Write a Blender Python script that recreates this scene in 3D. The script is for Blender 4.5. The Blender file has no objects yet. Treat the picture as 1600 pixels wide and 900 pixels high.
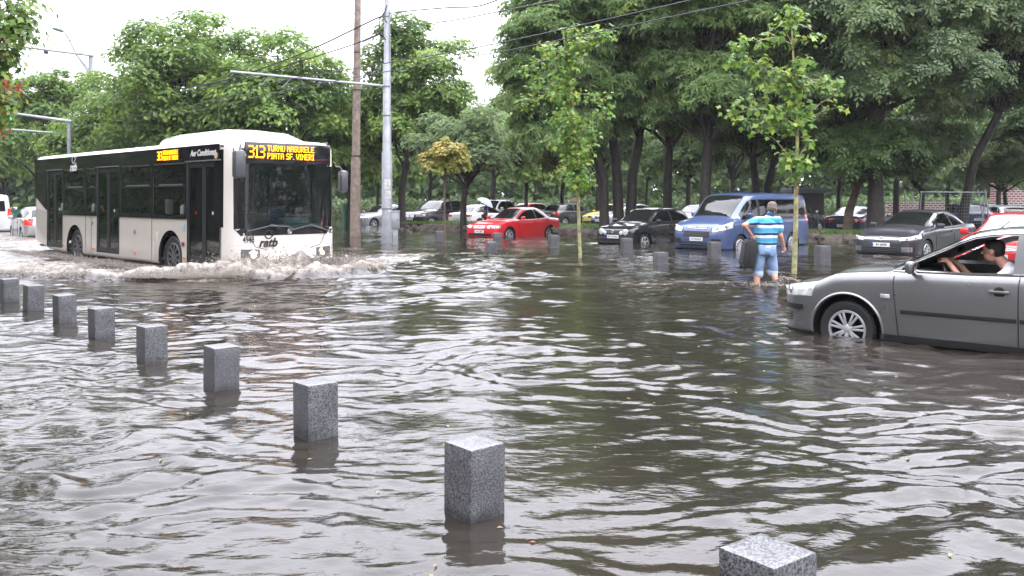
import bpy, bmesh, math, random
import numpy as np
from mathutils import Vector, Matrix
from mathutils.bvhtree import BVHTree

R = math.radians
SC = bpy.context.scene
COL = SC.collection
EYE = 1.55          # eye height over the water
FPX = 1400.0        # focal length in photo pixels
HOR = 309.0         # row of the horizon in the photo

# ------------------------------------------------------------- camera
cam = bpy.data.cameras.new('camera')
cam.sensor_width = 36.0
cam.lens = 36.0 * FPX / 1600.0
cam.shift_y = -(450.0 - HOR) / 1600.0
cam.clip_end = 3000.0
camo = bpy.data.objects.new('camera', cam)
COL.objects.link(camo)
camo.location = (0, 0, EYE)
camo.rotation_euler = (R(90), 0, 0)
SC.camera = camo

# ------------------------------------------------------------- world: overcast daylight
SUN_EL, SUN_AZ = R(58), R(72)          # azimuth clockwise from +Y: ahead of the camera and well to one side
wd = bpy.data.worlds.new('World')
SC.world = wd
wd.use_nodes = True
nt = wd.node_tree
nt.nodes.clear()
out = nt.nodes.new('ShaderNodeOutputWorld')
bg = nt.nodes.new('ShaderNodeBackground')
bg.inputs['Strength'].default_value = 0.12
sky = nt.nodes.new('ShaderNodeTexSky')
sky.sky_type = 'NISHITA'
sky.sun_disc = False
sky.sun_elevation = SUN_EL
sky.sun_rotation = SUN_AZ
sky.dust_density = 3.0
tcn = nt.nodes.new('ShaderNodeTexCoord')
sep = nt.nodes.new('ShaderNodeSeparateXYZ')
mr = nt.nodes.new('ShaderNodeMapRange')     # overcast cloud deck: brighter towards the zenith
mr.inputs['From Min'].default_value = 0.10
mr.inputs['From Max'].default_value = 0.80
mr.inputs['To Min'].default_value = 13.0
mr.inputs['To Max'].default_value = 48.0
cl = nt.nodes.new('ShaderNodeVectorMath'); cl.operation = 'SCALE'
cl.inputs[0].default_value = (0.965, 0.965, 1.07)
noi = nt.nodes.new('ShaderNodeTexNoise'); noi.inputs['Scale'].default_value = 2.2; noi.inputs['Detail'].default_value = 4
nm = nt.nodes.new('ShaderNodeMapRange'); nm.inputs['To Min'].default_value = 0.82; nm.inputs['To Max'].default_value = 1.15
mm = nt.nodes.new('ShaderNodeMath'); mm.operation = 'MULTIPLY'
mix = nt.nodes.new('ShaderNodeMix'); mix.data_type = 'RGBA'; mix.inputs[0].default_value = 0.9
L = nt.links.new
L(tcn.outputs['Generated'], sep.inputs[0]); L(sep.outputs['Z'], mr.inputs['Value'])
L(tcn.outputs['Generated'], noi.inputs['Vector']); L(noi.outputs['Fac'], nm.inputs['Value'])
# the cloud is thinner, and so brighter, on the side where the sun stands
dp_ = nt.nodes.new('ShaderNodeVectorMath'); dp_.operation = 'DOT_PRODUCT'; dp_.inputs[1].default_value = (0.24, 0.14, 0.0)
ad_ = nt.nodes.new('ShaderNodeMath'); ad_.operation = 'ADD'; ad_.inputs[1].default_value = 1.0
m3_ = nt.nodes.new('ShaderNodeMath'); m3_.operation = 'MULTIPLY'
L(tcn.outputs['Generated'], dp_.inputs[0]); L(dp_.outputs['Value'], ad_.inputs[0])
L(mr.outputs[0], m3_.inputs[0]); L(ad_.outputs[0], m3_.inputs[1])
L(m3_.outputs[0], mm.inputs[0]); L(nm.outputs[0], mm.inputs[1])
L(mm.outputs[0], cl.inputs['Scale'])
L(sky.outputs[0], mix.inputs[6]); L(cl.outputs[0], mix.inputs[7])
L(mix.outputs[2], bg.inputs['Color']); L(bg.outputs[0], out.inputs[0])

sl = bpy.data.lights.new('sun', 'SUN')
sl.energy = 0.6
sl.angle = R(35)
sl.color = (1.0, 0.97, 0.93)
so = bpy.data.objects.new('sun', sl)
COL.objects.link(so)
sd = Vector((math.sin(SUN_AZ) * math.cos(SUN_EL), math.cos(SUN_AZ) * math.cos(SUN_EL), math.sin(SUN_EL)))
so.rotation_euler = sd.to_track_quat('Z', 'Y').to_euler()

SC.view_settings.view_transform = 'Standard'
SC.view_settings.look = 'None'
SC.view_settings.gamma = 1
SC.view_settings.use_curve_mapping = False
SC.view_settings.exposure = 0.42
SC.render.engine = 'CYCLES'
SC.cycles.use_denoising = True
SC.cycles.max_bounces = 6
SC.cycles.diffuse_bounces = 3
SC.cycles.glossy_bounces = 3
SC.cycles.transmission_bounces = 4
SC.cycles.transparent_max_bounces = 12
SC.cycles.caustics_reflective = False
SC.cycles.caustics_refractive = False
SC.cycles.sample_clamp_indirect = 6

# ------------------------------------------------------------- helpers
def wx(px, Y): return (px - 800.0) / FPX * Y
def wz(py, Y): return EYE - (py - HOR) / FPX * Y
def wy(py, z=0.0): return FPX * (EYE - z) / (py - HOR)

def tag(o, label=None, cat=None, group=None, kind=None):
    if label: o['label'] = label
    if cat: o['category'] = cat
    if group: o['group'] = group
    if kind: o['kind'] = kind
    return o

def empty(name, loc=(0, 0, 0), rz=0.0, label=None, cat=None, group=None):
    o = bpy.data.objects.new(name, None)
    o.empty_display_size = 0.2
    COL.objects.link(o)
    o.location = loc
    o.rotation_euler = (0, 0, rz)
    return tag(o, label, cat, group)

def link(name, me, parent=None, mats=()):
    o = bpy.data.objects.new(name, me)
    for m in mats: me.materials.append(m)
    COL.objects.link(o)
    if parent is not None: o.parent = parent
    return o

def fast_mesh(name, V, F, smooth=False, attrs=None, uv=None):
    """V (n,3) floats; F (m,k) ints, or a list of such arrays"""
    if not isinstance(F, (list, tuple)): F = [F]
    F = [f for f in F if len(f)]
    me = bpy.data.meshes.new(name)
    V = np.asarray(V, np.float32)
    me.vertices.add(len(V)); me.vertices.foreach_set('co', V.ravel())
    nl = sum(f.size for f in F); npol = sum(len(f) for f in F)
    me.loops.add(nl); me.polygons.add(npol)
    me.loops.foreach_set('vertex_index', np.concatenate([f.ravel() for f in F]).astype(np.int32))
    tot = np.concatenate([np.full(len(f), f.shape[1]) for f in F]).astype(np.int32)
    st = np.concatenate([[0], np.cumsum(tot)[:-1]]).astype(np.int32)
    me.polygons.foreach_set('loop_start', st)
    me.polygons.foreach_set('loop_total', tot)
    me.polygons.foreach_set('use_smooth', np.full(npol, smooth))
    me.update(calc_edges=True)
    for k, a in (attrs or {}).items():
        at = me.attributes.new(k, 'FLOAT', 'POINT')
        at.data.foreach_set('value', np.asarray(a, np.float32))
    return me

# numpy value noise
def _h(ix, iy, iz, seed):
    n = (ix.astype(np.int64) * 374761393 + iy.astype(np.int64) * 668265263 + iz.astype(np.int64) * 2147483647 + seed * 974634777) & 0xFFFFFFFF
    n = ((n ^ (n >> 13)) * 1274126177) & 0xFFFFFFFF
    n = (n ^ (n >> 16)) & 0xFFFFFFFF
    return n / 4294967295.0 * 2 - 1
def vnoise(x, y, z=0.0, seed=0):
    x, y, z = np.broadcast_arrays(np.asarray(x, float), np.asarray(y, float), np.asarray(z, float))
    fx, fy, fz = np.floor(x), np.floor(y), np.floor(z)
    u, v, w = x - fx, y - fy, z - fz
    u = u * u * (3 - 2 * u); v = v * v * (3 - 2 * v); w = w * w * (3 - 2 * w)
    r = 0
    for a in (0, 1):
        for b in (0, 1):
            for c in (0, 1):
                if c and not np.any(w): continue
                r = r + _h(fx + a, fy + b, fz + c, seed) * (u if a else 1 - u) * (v if b else 1 - v) * (w if c else 1 - w)
    return r
def fbm(x, y, z=0.0, o=4, seed=0):
    s, a = 0, 1.0
    for i in range(o):
        s = s + a * vnoise(np.asarray(x) * 2 ** i + 17.3 * i, np.asarray(y) * 2 ** i + 5.1 * i, np.asarray(z) * 2 ** i, seed + i)
        a *= 0.5
    return s / 1.9

# ------------------------------------------------------------- materials
_M = {}
def mat(name, col=(0.5, 0.5, 0.5), rough=0.5, metal=0.0, coat=0.0, var=0.0, vscale=6.0, bump=0.0, bscale=40.0, emit=None, estr=0.0, ior=None, col2=None):
    if name in _M: return _M[name]
    m = bpy.data.materials.new(name); m.use_nodes = True
    n = m.node_tree.nodes; l = m.node_tree.links; b = n['Principled BSDF']
    b.inputs['Base Color'].default_value = (*col, 1)
    b.inputs['Roughness'].default_value = rough
    b.inputs['Metallic'].default_value = metal
    if coat:
        b.inputs['Coat Weight'].default_value = coat
        b.inputs['Coat Roughness'].default_value = 0.04
    if ior: b.inputs['IOR'].default_value = ior
    if emit:
        b.inputs['Emission Color'].default_value = (*emit, 1)
        b.inputs['Emission Strength'].default_value = estr
    tc = None
    if var or col2:
        tc = n.new('ShaderNodeTexCoord')
        t = n.new('ShaderNodeTexNoise'); t.inputs['Scale'].default_value = vscale; t.inputs['Detail'].default_value = 6
        t.inputs['Roughness'].default_value = 0.65
        l.new(tc.outputs['Object'], t.inputs['Vector'])
        rp = n.new('ShaderNodeValToRGB')
        c2 = col2 or tuple(c * (1 - var) for c in col)
        c1 = col if col2 else tuple(min(1, c * (1 + var)) for c in col)
        rp.color_ramp.elements[0].position = 0.35; rp.color_ramp.elements[0].color = (*c2, 1)
        rp.color_ramp.elements[1].position = 0.65; rp.color_ramp.elements[1].color = (*c1, 1)
        l.new(t.outputs['Fac'], rp.inputs[0]); l.new(rp.outputs[0], b.inputs['Base Color'])
    if bump:
        tc = tc or n.new('ShaderNodeTexCoord')
        t2 = n.new('ShaderNodeTexNoise'); t2.inputs['Scale'].default_value = bscale; t2.inputs['Detail'].default_value = 5
        l.new(tc.outputs['Object'], t2.inputs['Vector'])
        bp = n.new('ShaderNodeBump'); bp.inputs['Strength'].default_value = bump; bp.inputs['Distance'].default_value = 0.02
        l.new(t2.outputs['Fac'], bp.inputs['Height']); l.new(bp.outputs[0], b.inputs['Normal'])
    _M[name] = m
    return m

def paint(name, col, metal=0.0, rough=0.35):
    """wet car paint: base, clear coat, droplets"""
    if name in _M: return _M[name]
    m = mat(name, col, rough, metal, coat=1.0)
    n = m.node_tree.nodes; l = m.node_tree.links; b = n['Principled BSDF']
    tc = n.new('ShaderNodeTexCoord')
    v = n.new('ShaderNodeTexVoronoi'); v.inputs['Scale'].default_value = 55
    l.new(tc.outputs['Object'], v.inputs['Vector'])
    mr_ = n.new('ShaderNodeMapRange'); mr_.inputs['From Min'].default_value = 0.0; mr_.inputs['From Max'].default_value = 0.35
    mr_.inputs['To Min'].default_value = 1.0; mr_.inputs['To Max'].default_value = 0.0
    l.new(v.outputs['Distance'], mr_.inputs['Value'])
    bp = n.new('ShaderNodeBump'); bp.inputs['Strength'].default_value = 0.07; bp.inputs['Distance'].default_value = 0.004
    l.new(mr_.outputs[0], bp.inputs['Height']); l.new(bp.outputs[0], b.inputs['Coat Normal'])
    # road film: duller, browner towards the sills is dirt on the paint
    t = n.new('ShaderNodeTexNoise'); t.inputs['Scale'].default_value = 3.0; t.inputs['Detail'].default_value = 8
    l.new(tc.outputs['Object'], t.inputs['Vector'])
    mxr = n.new('ShaderNodeMapRange'); mxr.inputs['To Min'].default_value = rough * 0.8; mxr.inputs['To Max'].default_value = rough * 1.3
    l.new(t.outputs['Fac'], mxr.inputs['Value']); l.new(mxr.outputs[0], b.inputs['Roughness'])
    return m

def glass_mat(name, tint=(0.5, 0.55, 0.52), see=1.0, dark=(0.01, 0.012, 0.012), rough=0.02):
    """tinted window pane: transparent body, mirror-like surface; see = how much one looks through"""
    if name in _M: return _M[name]
    m = bpy.data.materials.new(name); m.use_nodes = True
    n = m.node_tree.nodes; l = m.node_tree.links
    n.clear()
    o = n.new('ShaderNodeOutputMaterial')
    tr = n.new('ShaderNodeBsdfTransparent'); tr.inputs[0].default_value = (*tint, 1)
    df = n.new('ShaderNodeBsdfDiffuse'); df.inputs[0].default_value = (*dark, 1)
    gl = n.new('ShaderNodeBsdfGlossy'); gl.inputs['Roughness'].default_value = rough
    gl.inputs[0].default_value = (1, 1, 1, 1)
    m1 = n.new('ShaderNodeMixShader'); m1.inputs[0].default_value = see
    l.new(df.outputs[0], m1.inputs[1]); l.new(tr.outputs[0], m1.inputs[2])
    fr = n.new('ShaderNodeFresnel'); fr.inputs['IOR'].default_value = 1.55
    tc = n.new('ShaderNodeTexCoord')
    v = n.new('ShaderNodeTexVoronoi'); v.inputs['Scale'].default_value = 45
    l.new(tc.outputs['Object'], v.inputs['Vector'])
    mr_ = n.new('ShaderNodeMapRange'); mr_.inputs['From Max'].default_value = 0.3
    mr_.inputs['To Min'].default_value = 1.0; mr_.inputs['To Max'].default_value = 0.0
    l.new(v.outputs['Distance'], mr_.inputs['Value'])
    bp = n.new('ShaderNodeBump'); bp.inputs['Strength'].default_value = 0.05; bp.inputs['Distance'].default_value = 0.004
    l.new(mr_.outputs[0], bp.inputs['Height']); l.new(bp.outputs[0], gl.inputs['Normal'])
    m2 = n.new('ShaderNodeMixShader')
    l.new(fr.outputs[0], m2.inputs[0]); l.new(m1.outputs[0], m2.inputs[1]); l.new(gl.outputs[0], m2.inputs[2])
    l.new(m2.outputs[0], o.inputs[0])
    _M[name] = m
    return m

def granite():
    if 'granite' in _M: return _M['granite']
    m = bpy.data.materials.new('granite'); m.use_nodes = True
    n = m.node_tree.nodes; l = m.node_tree.links; b = n['Principled BSDF']
    tc = n.new('ShaderNodeTexCoord')
    v = n.new('ShaderNodeTexNoise'); v.inputs['Scale'].default_value = 110; v.inputs['Detail'].default_value = 3; v.inputs['Roughness'].default_value = .8
    oi = n.new('ShaderNodeObjectInfo'); of = n.new('ShaderNodeVectorMath'); of.operation = 'SCALE'; of.inputs[0].default_value = (13, 7, 5); l.new(oi.outputs['Random'], of.inputs['Scale'])
    sh = n.new('ShaderNodeVectorMath'); sh.operation = 'ADD'; l.new(tc.outputs['Object'], sh.inputs[0]); l.new(of.outputs[0], sh.inputs[1])
    l.new(sh.outputs[0], v.inputs['Vector'])
    rp = n.new('ShaderNodeValToRGB')
    e = rp.color_ramp.elements
    e[0].position = 0.40; e[0].color = (0.028, 0.030, 0.034, 1)
    e[1].position = 0.60; e[1].color = (0.30, 0.30, 0.31, 1)
    x = e.new(0.47); x.color = (0.125, 0.128, 0.138, 1)
    x = e.new(0.53); x.color = (0.20, 0.20, 0.21, 1)
    l.new(v.outputs['Fac'], rp.inputs[0])
    t = n.new('ShaderNodeTexNoise'); t.inputs['Scale'].default_value = 7; t.inputs['Detail'].default_value = 5
    l.new(sh.outputs[0], t.inputs['Vector'])
    r2 = n.new('ShaderNodeMapRange'); r2.inputs['To Min'].default_value = 0.5; r2.inputs['To Max'].default_value = 1.25
    l.new(t.outputs['Fac'], r2.inputs['Value'])
    # splashed and mud-stained lower part of the stone
    sp = n.new('ShaderNodeSeparateXYZ'); l.new(tc.outputs['Object'], sp.inputs[0])
    ad = n.new('ShaderNodeMath'); ad.operation = 'MULTIPLY_ADD'; ad.inputs[1].default_value = 0.25
    l.new(t.outputs['Fac'], ad.inputs[0]); l.new(sp.outputs['Z'], ad.inputs[2])
    r3 = n.new('ShaderNodeMapRange'); r3.inputs['From Min'].default_value = 0.08 + 0.25; r3.inputs['From Max'].default_value = 0.2 + 0.25
    r3.inputs['To Min'].default_value = 0.38; r3.inputs['To Max'].default_value = 1.0
    l.new(ad.outputs[0], r3.inputs['Value'])
    mu = n.new('ShaderNodeMath'); mu.operation = 'MULTIPLY'; l.new(r2.outputs[0], mu.inputs[0]); l.new(r3.outputs[0], mu.inputs[1])
    sc = n.new('ShaderNodeVectorMath'); sc.operation = 'SCALE'
    dk = n.new('ShaderNodeMath'); dk.operation = 'MULTIPLY'; dk.inputs[1].default_value = 0.64; l.new(mu.outputs[0], dk.inputs[0])
    l.new(rp.outputs[0], sc.inputs[0]); l.new(dk.outputs[0], sc.inputs['Scale'])
    l.new(sc.outputs[0], b.inputs['Base Color'])
    b.inputs['Roughness'].default_value = 0.33
    bp = n.new('ShaderNodeBump'); bp.inputs['Strength'].default_value = 0.35; bp.inputs['Distance'].default_value = 0.003
    l.new(v.outputs['Fac'], bp.inputs['Height']); l.new(bp.outputs[0], b.inputs['Normal'])
    _M['granite'] = m
    return m

# ------------------------------------------------------------- mesh builder
class MB:
    def __init__(s): s.v = []; s.f = []; s.m = []
    def add(s, V, F, mi=0):
        o = len(s.v); s.v += [tuple(p) for p in V]
        for f in F: s.f.append([i + o for i in f]); s.m.append(mi)
        return s
    def box(s, c, d, mi=0, M=None, bev=0.0):
        hx, hy, hz = d[0] / 2, d[1] / 2, d[2] / 2
        if bev > 0:
            b = min(bev, hx * .9, hy * .9, hz * .9)
            V, F = [], []
            bm = bmesh.new(); bmesh.ops.create_cube(bm, size=1.0)
            for v in bm.verts: v.co = Vector((v.co.x * d[0], v.co.y * d[1], v.co.z * d[2]))
            bmesh.ops.bevel(bm, geom=bm.edges[:], offset=b, segments=2, affect='EDGES', profile=.5)
            bm.verts.ensure_lookup_table()
            V = [v.co.copy() for v in bm.verts]; F = [[v.index for v in f.verts] for f in bm.faces]
            bm.free()
        else:
            V = [Vector((x, y, z)) for x in (-hx, hx) for y in (-hy, hy) for z in (-hz, hz)]
            F = [(0, 1, 3, 2), (4, 6, 7, 5), (0, 4, 5, 1), (2, 3, 7, 6), (0, 2, 6, 4), (1, 5, 7, 3)]
        if M is not None: V = [M @ v for v in V]
        C = Vector(c)
        return s.add([v + C for v in V], F, mi)
    def tube(s, pts, rad, n=8, mi=0, cap=True):
        pts = [Vector(p) for p in pts]
        if not hasattr(rad, '__len__'): rad = [rad] * len(pts)
        V, F = [], []
        up = None
        for i, p in enumerate(pts):
            t = (pts[min(i + 1, len(pts) - 1)] - pts[max(i - 1, 0)])
            if t.length < 1e-9: t = Vector((0, 0, 1))
            t.normalize()
            if up is None:
                up = Vector((0, 0, 1)) if abs(t.z) < .9 else Vector((1, 0, 0))
            a = t.cross(up)
            if a.length < 1e-6: a = t.orthogonal()
            a.normalize(); b = a.cross(t).normalized(); up = b
            for k in range(n):
                an = 2 * math.pi * k / n
                V.append(p + (a * math.cos(an) + b * math.sin(an)) * rad[i])
        for i in range(len(pts) - 1):
            for k in range(n):
                k2 = (k + 1) % n
                F.append((i * n + k, (i + 1) * n + k, (i + 1) * n + k2, i * n + k2))
        if cap:
            F.append(tuple(range(n))); F.append(tuple(reversed(range((len(pts) - 1) * n, len(pts) * n))))
        return s.add(V, F, mi)
    def lathe(s, prof, n=24, axis='Z', c=(0, 0, 0), mi=0, closed=False):
        V, F = [], []
        for (r, h) in prof:
            for k in range(n):
                a = 2 * math.pi * k / n
                if axis == 'Z': V.append((r * math.cos(a), r * math.sin(a), h))
                else: V.append((r * math.cos(a), h, r * math.sin(a)))
        m = len(prof)
        for i in range(m - 1 + (1 if closed else 0)):
            j = (i + 1) % m
            for k in range(n):
                k2 = (k + 1) % n
                F.append((i * n + k, i * n + k2, j * n + k2, j * n + k))
        C = Vector(c)
        return s.add([Vector(v) + C for v in V], F, mi)
    def grid(s, P, mi=0, flip=False, thick=None):
        """P[i][j] of points"""
        a, b = len(P), len(P[0])
        V = [p for r in P for p in r]
        F = [(i * b + j, (i + 1) * b + j, (i + 1) * b + j + 1, i * b + j + 1) for i in range(a - 1) for j in range(b - 1)]
        if flip: F = [tuple(reversed(f)) for f in F]
        return s.add(V, F, mi)
    def build(s, name, mats, parent=None, angle=35, smooth=True):
        me = bpy.data.meshes.new(name)
        me.from_pydata([tuple(v) for v in s.v], [], s.f)
        if not isinstance(mats, (list, tuple)): mats = [mats]
        for m in mats: me.materials.append(m)
        me.polygons.foreach_set('material_index', s.m)
        bm = bmesh.new(); bm.from_mesh(me); bmesh.ops.recalc_face_normals(bm, faces=bm.faces); bm.to_mesh(me); bm.free()
        if smooth:
            me.shade_smooth(); me.set_sharp_from_angle(angle=R(angle))
        me.update()
        return link(name, me, parent)

def text_mesh(txt, size, depth=0.003, shear=0.0, bold=0.0, align='CENTER', spacing=1.0):
    cu = bpy.data.curves.new('lettering', 'FONT')
    cu.body = txt; cu.size = size; cu.extrude = depth; cu.shear = shear; cu.offset = bold
    cu.align_x = align; cu.align_y = 'CENTER'; cu.space_character = spacing; cu.resolution_u = 3
    o = bpy.data.objects.new('lettering', cu); COL.objects.link(o)
    bpy.context.view_layer.update()
    me = bpy.data.meshes.new_from_object(o.evaluated_get(bpy.context.evaluated_depsgraph_get()))
    V = [v.co.copy() for v in me.vertices]; F = [list(p.vertices) for p in me.polygons]
    bpy.data.objects.remove(o); bpy.data.meshes.remove(me)
    return V, F

def xform(V, origin, ux, uz, sx=1.0):
    """text plane (x right, y up) laid on the plane at origin spanned by ux, uz"""
    ux = Vector(ux).normalized(); uz = Vector(uz).normalized(); n = ux.cross(uz); o = Vector(origin)
    return [o + ux * v.x * sx + uz * v.y + n * v.z for v in V]

# ------------------------------------------------------------- ground and water
asph = mat('wet_asphalt', (0.05, 0.05, 0.052), 0.25, var=0.25, vscale=1.5, bump=0.3, bscale=30)
g = MB(); S = 400
g.add([(-S, -S, -0.25), (S, -S, -0.25), (S, S, -0.25), (-S, S, -0.25)], [(0, 1, 2, 3)])
tag(g.build('ground', asph), kind='structure')

# bus pose needed for the bow wave
BU = Vector((0.7071, -0.7071, 0)); BV = Vector((0.7071, 0.7071, 0))       # forward, and towards the far side
BC = Vector((-5.65, 17.9, 0))                                             # near front corner

def axis_coords(segs):
    out_ = []
    for a, b, d in segs:
        n = max(1, int(round((b - a) / d)))
        out_ += list(np.linspace(a, b, n, endpoint=False))
    out_.append(segs[-1][1])
    return np.array(out_)
gx = axis_coords([(-390, -60, 30), (-60, -24, 1.2), (-24, -15, .12), (-15, -6, .05), (-6, 5.5, .024), (5.5, 14, .05), (14, 30, .25), (30, 60, 1.2), (60, 390, 30)])
gy = axis_coords([(-390, -20, 20), (-20, 1.2, .6), (1.2, 8, .022), (8, 14, .032), (14, 24, .05), (24, 40, .12), (40, 80, .5), (80, 150, 2), (150, 390, 30)])
X, Y = np.meshgrid(gx, gy, indexing='ij')
rs = np.random.RandomState(4)
H = np.zeros_like(X)
wxp = X + 0.34 * vnoise(X * .9, Y * .9, seed=3) + .08 * vnoise(X * 3.1, Y * 3.1, seed=9)
wyp = Y + 0.34 * vnoise(X * .9 + 40, Y * .9, seed=5) + .08 * vnoise(X * 3.1, Y * 3.1 + 9, seed=19)
main = R(100)
dist = np.sqrt(X ** 2 + Y ** 2)
for i in range(110):
    lam = 0.11 * (1.5 / 0.11) ** (rs.rand() ** 1.35)
    th = main + rs.randn() * 0.5 - (R(42) if i % 3 == 0 else 0)
    k = 2 * math.pi / lam
    slope = 0.0198 * (1.3 if lam < .45 else .75)
    amp = slope / k
    fade = np.clip(1.6 - dist * 0.022 / max(lam - .1, .05) * .35, 0, 1)
    H += amp * fade * np.sin(k * (wxp * math.cos(th) + wyp * math.sin(th)) + rs.rand() * 6.28)
gust = 0.85 + 0.6 * vnoise(X * .35, Y * .35, seed=21) + .25 * vnoise(X * 1.1, Y * 1.1, seed=23)
H *= np.clip(gust, .25, 1.6)
near = (np.abs(X) < 40) & (Y > -2) & (Y < 70)
H = np.where(near, H, 0)
# rings round things that stand in the water
BOLL = [(735, 818), (483, 692), (334, 613), (228, 571), (149, 534), (91, 507), (41, 487), (4, 475)]
RINGS = [(wx(a, wy(b)), wy(b) + .12, .0022) for a, b in BOLL[:5]]
MAN = Vector((wx(1199, 15.9), 15.9, -0.25))
RINGS += [(MAN.x, MAN.y, .022), (MAN.x + .3, MAN.y - .1, .018), (3.8, 10.0, .01), (3.1, 10.4, .012)]
for (rx_, ry_, a_) in RINGS:
    rr = np.sqrt((X - rx_) ** 2 + (Y - ry_) ** 2)
    mk = rr < 2.2
    lam_ = .13 if a_ < .01 else .3
    H[mk] += a_ * np.exp(-rr[mk] / (.4 if a_ < .01 else .7)) * np.sin((rr[mk] - .1) / lam_ * 6.28)
# bus bow wave: a crest curling away from the front corner, churned water behind it
foam = np.zeros_like(X)
crest = np.array([(-2.75, 19.9), (-2.85, 19.3), (-3.15, 18.5), (-3.8, 17.6), (-4.8, 16.85), (-6.0, 16.75), (-7.4, 16.9), (-9.0, 17.4), (-11.0, 18.3), (-13.5, 19.8), (-17, 22.4)])
bm_ = (X > -20) & (X < 1) & (Y > 14) & (Y < 34)
xb, yb = X[bm_], Y[bm_]
best = np.full(xb.shape, 1e9); sgn = np.zeros_like(best); tt = np.zeros_like(best)
cl_ = 0
for i in range(len(crest) - 1):
    p, q = crest[i], crest[i + 1]
    d = q - p; Ls = np.linalg.norm(d)
    t_ = np.clip(((xb - p[0]) * d[0] + (yb - p[1]) * d[1]) / Ls ** 2, 0, 1)
    ex, ey = xb - (p[0] + t_ * d[0]), yb - (p[1] + t_ * d[1])
    dd = np.sqrt(ex ** 2 + ey ** 2)
    s_ = np.sign(d[0] * ey - d[1] * ex)
    up_ = dd < best
    best = np.where(up_, dd, best); sgn = np.where(up_, s_, sgn); tt = np.where(up_, (i + t_) / (len(crest) - 1), tt)
inside = -sgn * best          # >0 on the bus side of the crest
if np.median(inside[(np.abs(xb + 9) < 2) & (np.abs(yb - 21) < 1)]) < 0: inside = -inside
jag = .38 * fbm(xb * 1.3, yb * 1.3, o=4, seed=31)
ins = inside + jag
hcrest = np.clip(tt * 7, 0, 1) * (0.13 + .11 * np.exp(-((tt - .42) / .17) ** 2)) * np.exp(-(np.clip(-ins, 0, 9) / .16) ** 2) * np.exp(-(np.clip(ins, 0, 9) / .5) ** 2)
turb = np.clip((ins + .12) / .25, 0, 1) * np.exp(-np.clip(inside - 2.6, 0, 99) / 1.6)
rough_ = fbm(xb * 2.6, yb * 2.6, o=6, seed=41)
rg = 1 - np.abs(fbm(xb * 3.4, yb * 3.4, o=5, seed=47)) * 2
H[bm_] += hcrest * (1 + .7 * rough_) + turb * (.065 * rough_ + .035 * rg)
foam[bm_] = np.maximum(np.clip(tt * 9, 0, 1) * np.exp(-(np.clip(-ins, 0, 9) / .10) ** 2) * np.exp(-np.clip(ins, 0, 9) / .55),
                       turb * np.clip(.42 + .75 * fbm(xb * 2.2, yb * 2.2, o=5, seed=51), 0, 1))
wall = np.array([(-3.4, 20.1), (-3.6, 19.1), (-4.25, 18.2), (-5.1, 17.25), (-5.9, 17.0)])
bw = np.full(xb.shape, 1e9); tw = np.zeros_like(bw)
for i in range(len(wall) - 1):
    p, q = wall[i], wall[i + 1]; d = q - p
    t_ = np.clip(((xb - p[0]) * d[0] + (yb - p[1]) * d[1]) / (d @ d), 0, 1)
    dd = np.hypot(xb - (p[0] + t_ * d[0]), yb - (p[1] + t_ * d[1])); u_ = dd < bw
    bw = np.where(u_, dd, bw); tw = np.where(u_, (i + t_) / (len(wall) - 1), tw)
hw_ = .36 * (1 - .55 * tw) * np.sin(np.clip(tw, .04, .96) * math.pi) ** .6 * np.exp(-(bw / .24) ** 2) * (1 + .5 * fbm(xb * 4.5, yb * 4.5, o=5, seed=81))
H[bm_] += np.clip(hw_, 0, .75)
foam[bm_] = np.maximum(foam[bm_], np.clip(np.exp(-((bw - .30) / .2) ** 2) * .9 + np.exp(-(bw / .2) ** 2) * (.12 + .7 * fbm(xb * 5, yb * 5, o=3, seed=83)), 0, 1))
# wake of foam trailing behind the bus and far street
wk = (X < -9) & (X > -60) & (Y > 18) & (Y < 70)
xa, ya = X[wk], Y[wk]
a_, c_ = (xa - BC.x) * .7071 - (ya - BC.y) * .7071, (xa - BC.x) * .7071 + (ya - BC.y) * .7071
wm = np.clip((-a_ - 8.5) / 3, 0, 1) * np.exp(-((c_ - .0) / 5.0) ** 2)
rw = fbm(xa * 1.5, ya * 1.5, o=5, seed=61)
H[wk] += wm * .10 * rw
foam[wk] = np.maximum(foam[wk], wm * np.clip(.55 + .6 * fbm(xa * 1.1, ya * 1.6, o=5, seed=63), 0, 1))
# thin streaks of froth on the open water between the poles and by the walking man
st = (X > -10) & (X < 9) & (Y > 12) & (Y < 36)
xs, ys = X[st], Y[st]
sf = fbm(xs * .8, ys * 2.0, o=5, seed=71)
zone = np.exp(-((xs + 2.5) / 4) ** 2 - ((ys - 23) / 6) ** 2) + .9 * np.exp(-((xs - 2.9) / 2.0) ** 2 - ((ys - 16.0) / .7) ** 2)
foam[st] = np.maximum(foam[st], np.clip((sf - .22) * 3.0, 0, 1) * np.clip(zone, 0, 1) * .6)
H[st] += .035 * np.clip(zone, 0, 1) * fbm(xs * 2.5, ys * 2.5, o=4, seed=73)
# keep the water under the island's bank flat enough not to swamp it
V = np.stack([X, Y, H], -1).reshape(-1, 3)
nx_, ny_ = X.shape
ii = (np.arange(nx_ - 1)[:, None] * ny_ + np.arange(ny_ - 1)[None, :]).ravel()
F = np.stack([ii, ii + ny_, ii + ny_ + 1, ii + 1], -1)
me = fast_mesh('water', V, F, smooth=True, attrs={'foam': foam.ravel()})

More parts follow.
